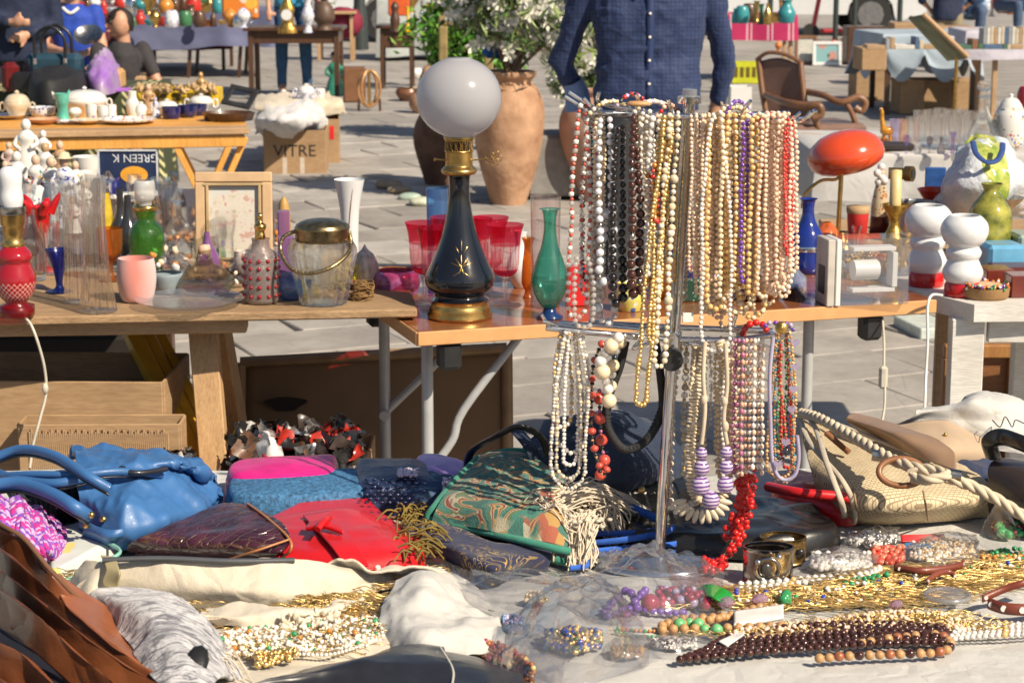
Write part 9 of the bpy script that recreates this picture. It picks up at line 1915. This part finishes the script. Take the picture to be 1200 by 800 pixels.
# UNDER THE TABLES
DKC=wood('dark_cardboard',(.10,.055,.03),(.20,.115,.06),.85,4,(1,1,6))
t,s,W_,H_=cbox('cardboard_box','big open brown cardboard box in the shade under the rough table',60,707,280,267,.35,-.03)
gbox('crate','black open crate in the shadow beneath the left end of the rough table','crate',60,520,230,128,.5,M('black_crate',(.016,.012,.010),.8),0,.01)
t,s,W_,H_=cbox('cardboard_box','flat corrugated tray box with torn rim in front of the big box',125,726,185,236,.10,.02)
m=MB()
for i_ in range(70):x=G(46+i_*2.3,726,0);m.tube([(x.x,x.y-.008,.33),(x.x,x.y-.008,.485+.006*math.sin(i_*1.9))],.0035,5)
solo('corrugated_sheet',m,CARD,'ridged corrugated card face of the torn tray under the table','cardboard')
m=MB()
def wrap(n,cx,cy,w_,h_,base,seed,mats_,lbl,nm='wrappers',sz=.022):
 rs=np.random.RandomState(seed);m=MB();c=G(cx,cy,base);s=PM(c.y,base)
 for i in range(n):
  p=c+Vector((rs.uniform(-w_,w_)*s,rs.uniform(-.08,.10),rs.uniform(0,h_)*s));u=rs.normal(0,1,3);u/=np.linalg.norm(u);v=np.cross(u,rs.normal(0,1,3));v/=np.linalg.norm(v);k=sz*rs.uniform(.5,1.6)
  g=np.array([[list(p+Vector(u*a*k+v*b*k*.8+np.cross(u,v)*rs.normal(0,.25)*k))for a in(-1,0,1)]for b in(-1,0,1)]);q_=gridi(g,4,4);q_=q_+(crease(q_.reshape(-1,3),45,i)[:,None]*.006).reshape(q_.shape[:2]+(1,));m.surf(q_,rs.randint(len(mats_)))
 return solo(nm,m,mats_,lbl,'wrappers',kind='stuff')
FO=[M('foil_silver',(.45,.45,.46),.25,.8,var=.5,vs=40),M('wrapper_black',(.02,.02,.022),.25,coat=.3),M('wrapper_dark',(.05,.035,.03),.35,coat=.3),M('wrapper_brown',(.14,.07,.04),.4,var=.5,vs=40),M('wrapper_black',(.02,.02,.022),.25,coat=.3),M('wrapper_white',(.50,.48,.46),.35,var=.4,vs=30),M('wrapper_black',(.02,.02,.022),.25,coat=.3),M('wrapper_red',(.40,.03,.02),.3,var=.5,vs=30)]
wrap(150,160,566,62,34,.36,3,FO,'jumble of dark scraps and wrappers under the rough table');
t,s,W_,H_=cbox('cardboard_box','open cardboard box full of crumpled snack wrappers under the folding table',350,695,170,172,.18,.0)
wrap(420,345,556,74,50,.36,5,FO,'crumpled silver, red and black snack wrappers filling the box')
g=gridi([[P(288,572,4.55),P(300,570,4.5),P(330,572,4.55)],[P(300,540,4.5),P(318,538,4.47),P(332,545,4.5)],[P(306,508,4.55),P(314,506,4.5),P(324,520,4.55)]],6,6);t=thing('snack_packet','torn white and red snack packet sticking out of the box','packet',P(310,572,4.5));part('foil',MB().surf(Wn(g,30,.01,True,3,2),0,.002),M('packet_white_red',(.68,.66,.64),.25,var=.1,vs=8,coat=.2),t)
g2=gridi([[P(305,548,4.46),P(325,546,4.46)],[P(308,530,4.45),P(322,536,4.45)]],4,4);part('red_print',MB().surf(Wn(g2,30,.006,True,3,2),0,.001),FO[7],t)
c0,c1,c2,c3=P(281,660,5.46),P(596,655,5.48),P(594,407,5.64),P(282,424,5.60);t=thing('hardboard_panel','large brown hardboard panel with a dark scar leaning under the folding table','panel',(c0+c1)/2)
g=gridi([[c0,c0.lerp(c1,.5),c1],[c3,c3.lerp(c2,.5),c2]],6,12);HB=M('brown_hardboard',(.21,.135,.075),.75,var=.14,vs=4)
part('board',MB().surf(g,0,.012),HB,t)
for a_,b_ in((c3,c2),(c0,c3),(c1,c2)):part('edge_batten',MB().tube([a_-Vector((0,.008,0)),(a_+b_)/2-Vector((0,.008,0)),b_-Vector((0,.008,0))],.016,4),M('light_batten',(.30,.20,.115),.7),t)
u_=(c1-c0).normalized();v_=(c3-c0).normalized();ctr=P(335,472,5.565)-Vector((0,.012,0));rs=np.random.RandomState(3)
pl=[ctr+u_*(.055*math.cos(a_)*(1+.25*math.sin(3*a_)))+v_*(.020*math.sin(a_))for a_ in np.linspace(0,6.283,22,endpoint=False)];part('scar',MB().prism(pl,(0,0,0),(0,-.002,0)),M('burn_scar',(.03,.022,.018),.9),t)
YF=M('yellow_moulding',(.66,.37,.03),.35,var=.15,vs=12,coat=.3)
for i_,dx in enumerate((0,18,34)):
 a_,b_=P(152+dx*.9,385,5.35+i_*.03),P(206+dx*.9+14,520,5.05+i_*.03);b2=a_+(b_-a_)*1.75
 m=MB();leg(m,a_+(a_-b_)*.0,b2,.045 if i_==0 else .03,.03);t=thing('frame_moulding',['broad yellow picture moulding leaning under the table, front one','narrow yellow moulding strip with dark grooves, middle one','narrow yellow moulding strip, rear one beside the trestle leg'][i_],'moulding',b2);part('strip',m,YF,t)
 m=MB();leg(m,a_-Vector((0,.018,0)),b2-Vector((0,.018,0)),.006,.004);part('groove',m,M('groove_brown',(.18,.08,.01),.6),t)
t=thing('wooden_picture','brown wooden picture back standing under the white bench','frame',G(1150,520,0));Yq=5.95;FRB=wood('honey_oak',(.28,.12,.035),(.42,.21,.07),.5,5,(8,8,1));x0,x1=P(1104,440,Yq).x,P(1196,440,Yq).x;zt=P(0,403,Yq).z
for bx,sz in((((x0+x1)/2,Yq,zt-.02),(x1-x0,.04,.04)),((x0+.02,Yq,zt/2),(.04,.039,zt-.08)),((x1-.02,Yq,zt/2),(.04,.039,zt-.08)),(((x0+x1)/2,Yq,.02),(x1-x0,.04,.04))):part('rail',MB().box(bx,sz,0,.004),FRB,t)
part('panel',MB().box(((x0+x1)/2,Yq+.01,zt/2),(x1-x0-.08,.012,zt-.08)),wood('dark_oak',(.16,.06,.02),(.26,.11,.04),.5),t)
t=thing('switch_cord','cream lamp cord with an inline switch hanging below the brown table','cord',P(1036,500,5.0));part('cord',MB().tube(crom([P(1034,372,5.2),P(1036,400,5.1),P(1036,430,5.0),P(1037,450,5.0),P(1036,480,4.95),P(1028,520,4.9)],8),.0032,6),CORDM,t);part('switch',MB().box(P(1035,442,5.0),(.022,.016,.058),0,.006),CORDM,t)
solo('power_cord',MB().tube(crom([P(1104,346,5.18),P(1092,346,5.14),P(1087,360,5.12),P(1087,400,5.1),P(1085,440,5.08),P(1083,500,5.0)],8),.0038,6),WPL,'white power cord dropping from the milk glass lamps beside the bench leg','cord')
m=MB();c=P(1000,460,5.9);
gbox('box','white box with a green edge on the paving behind the bench','box',1100,398,46,14,.3,M('white_green',(.55,.60,.56),.5),.2,.005)
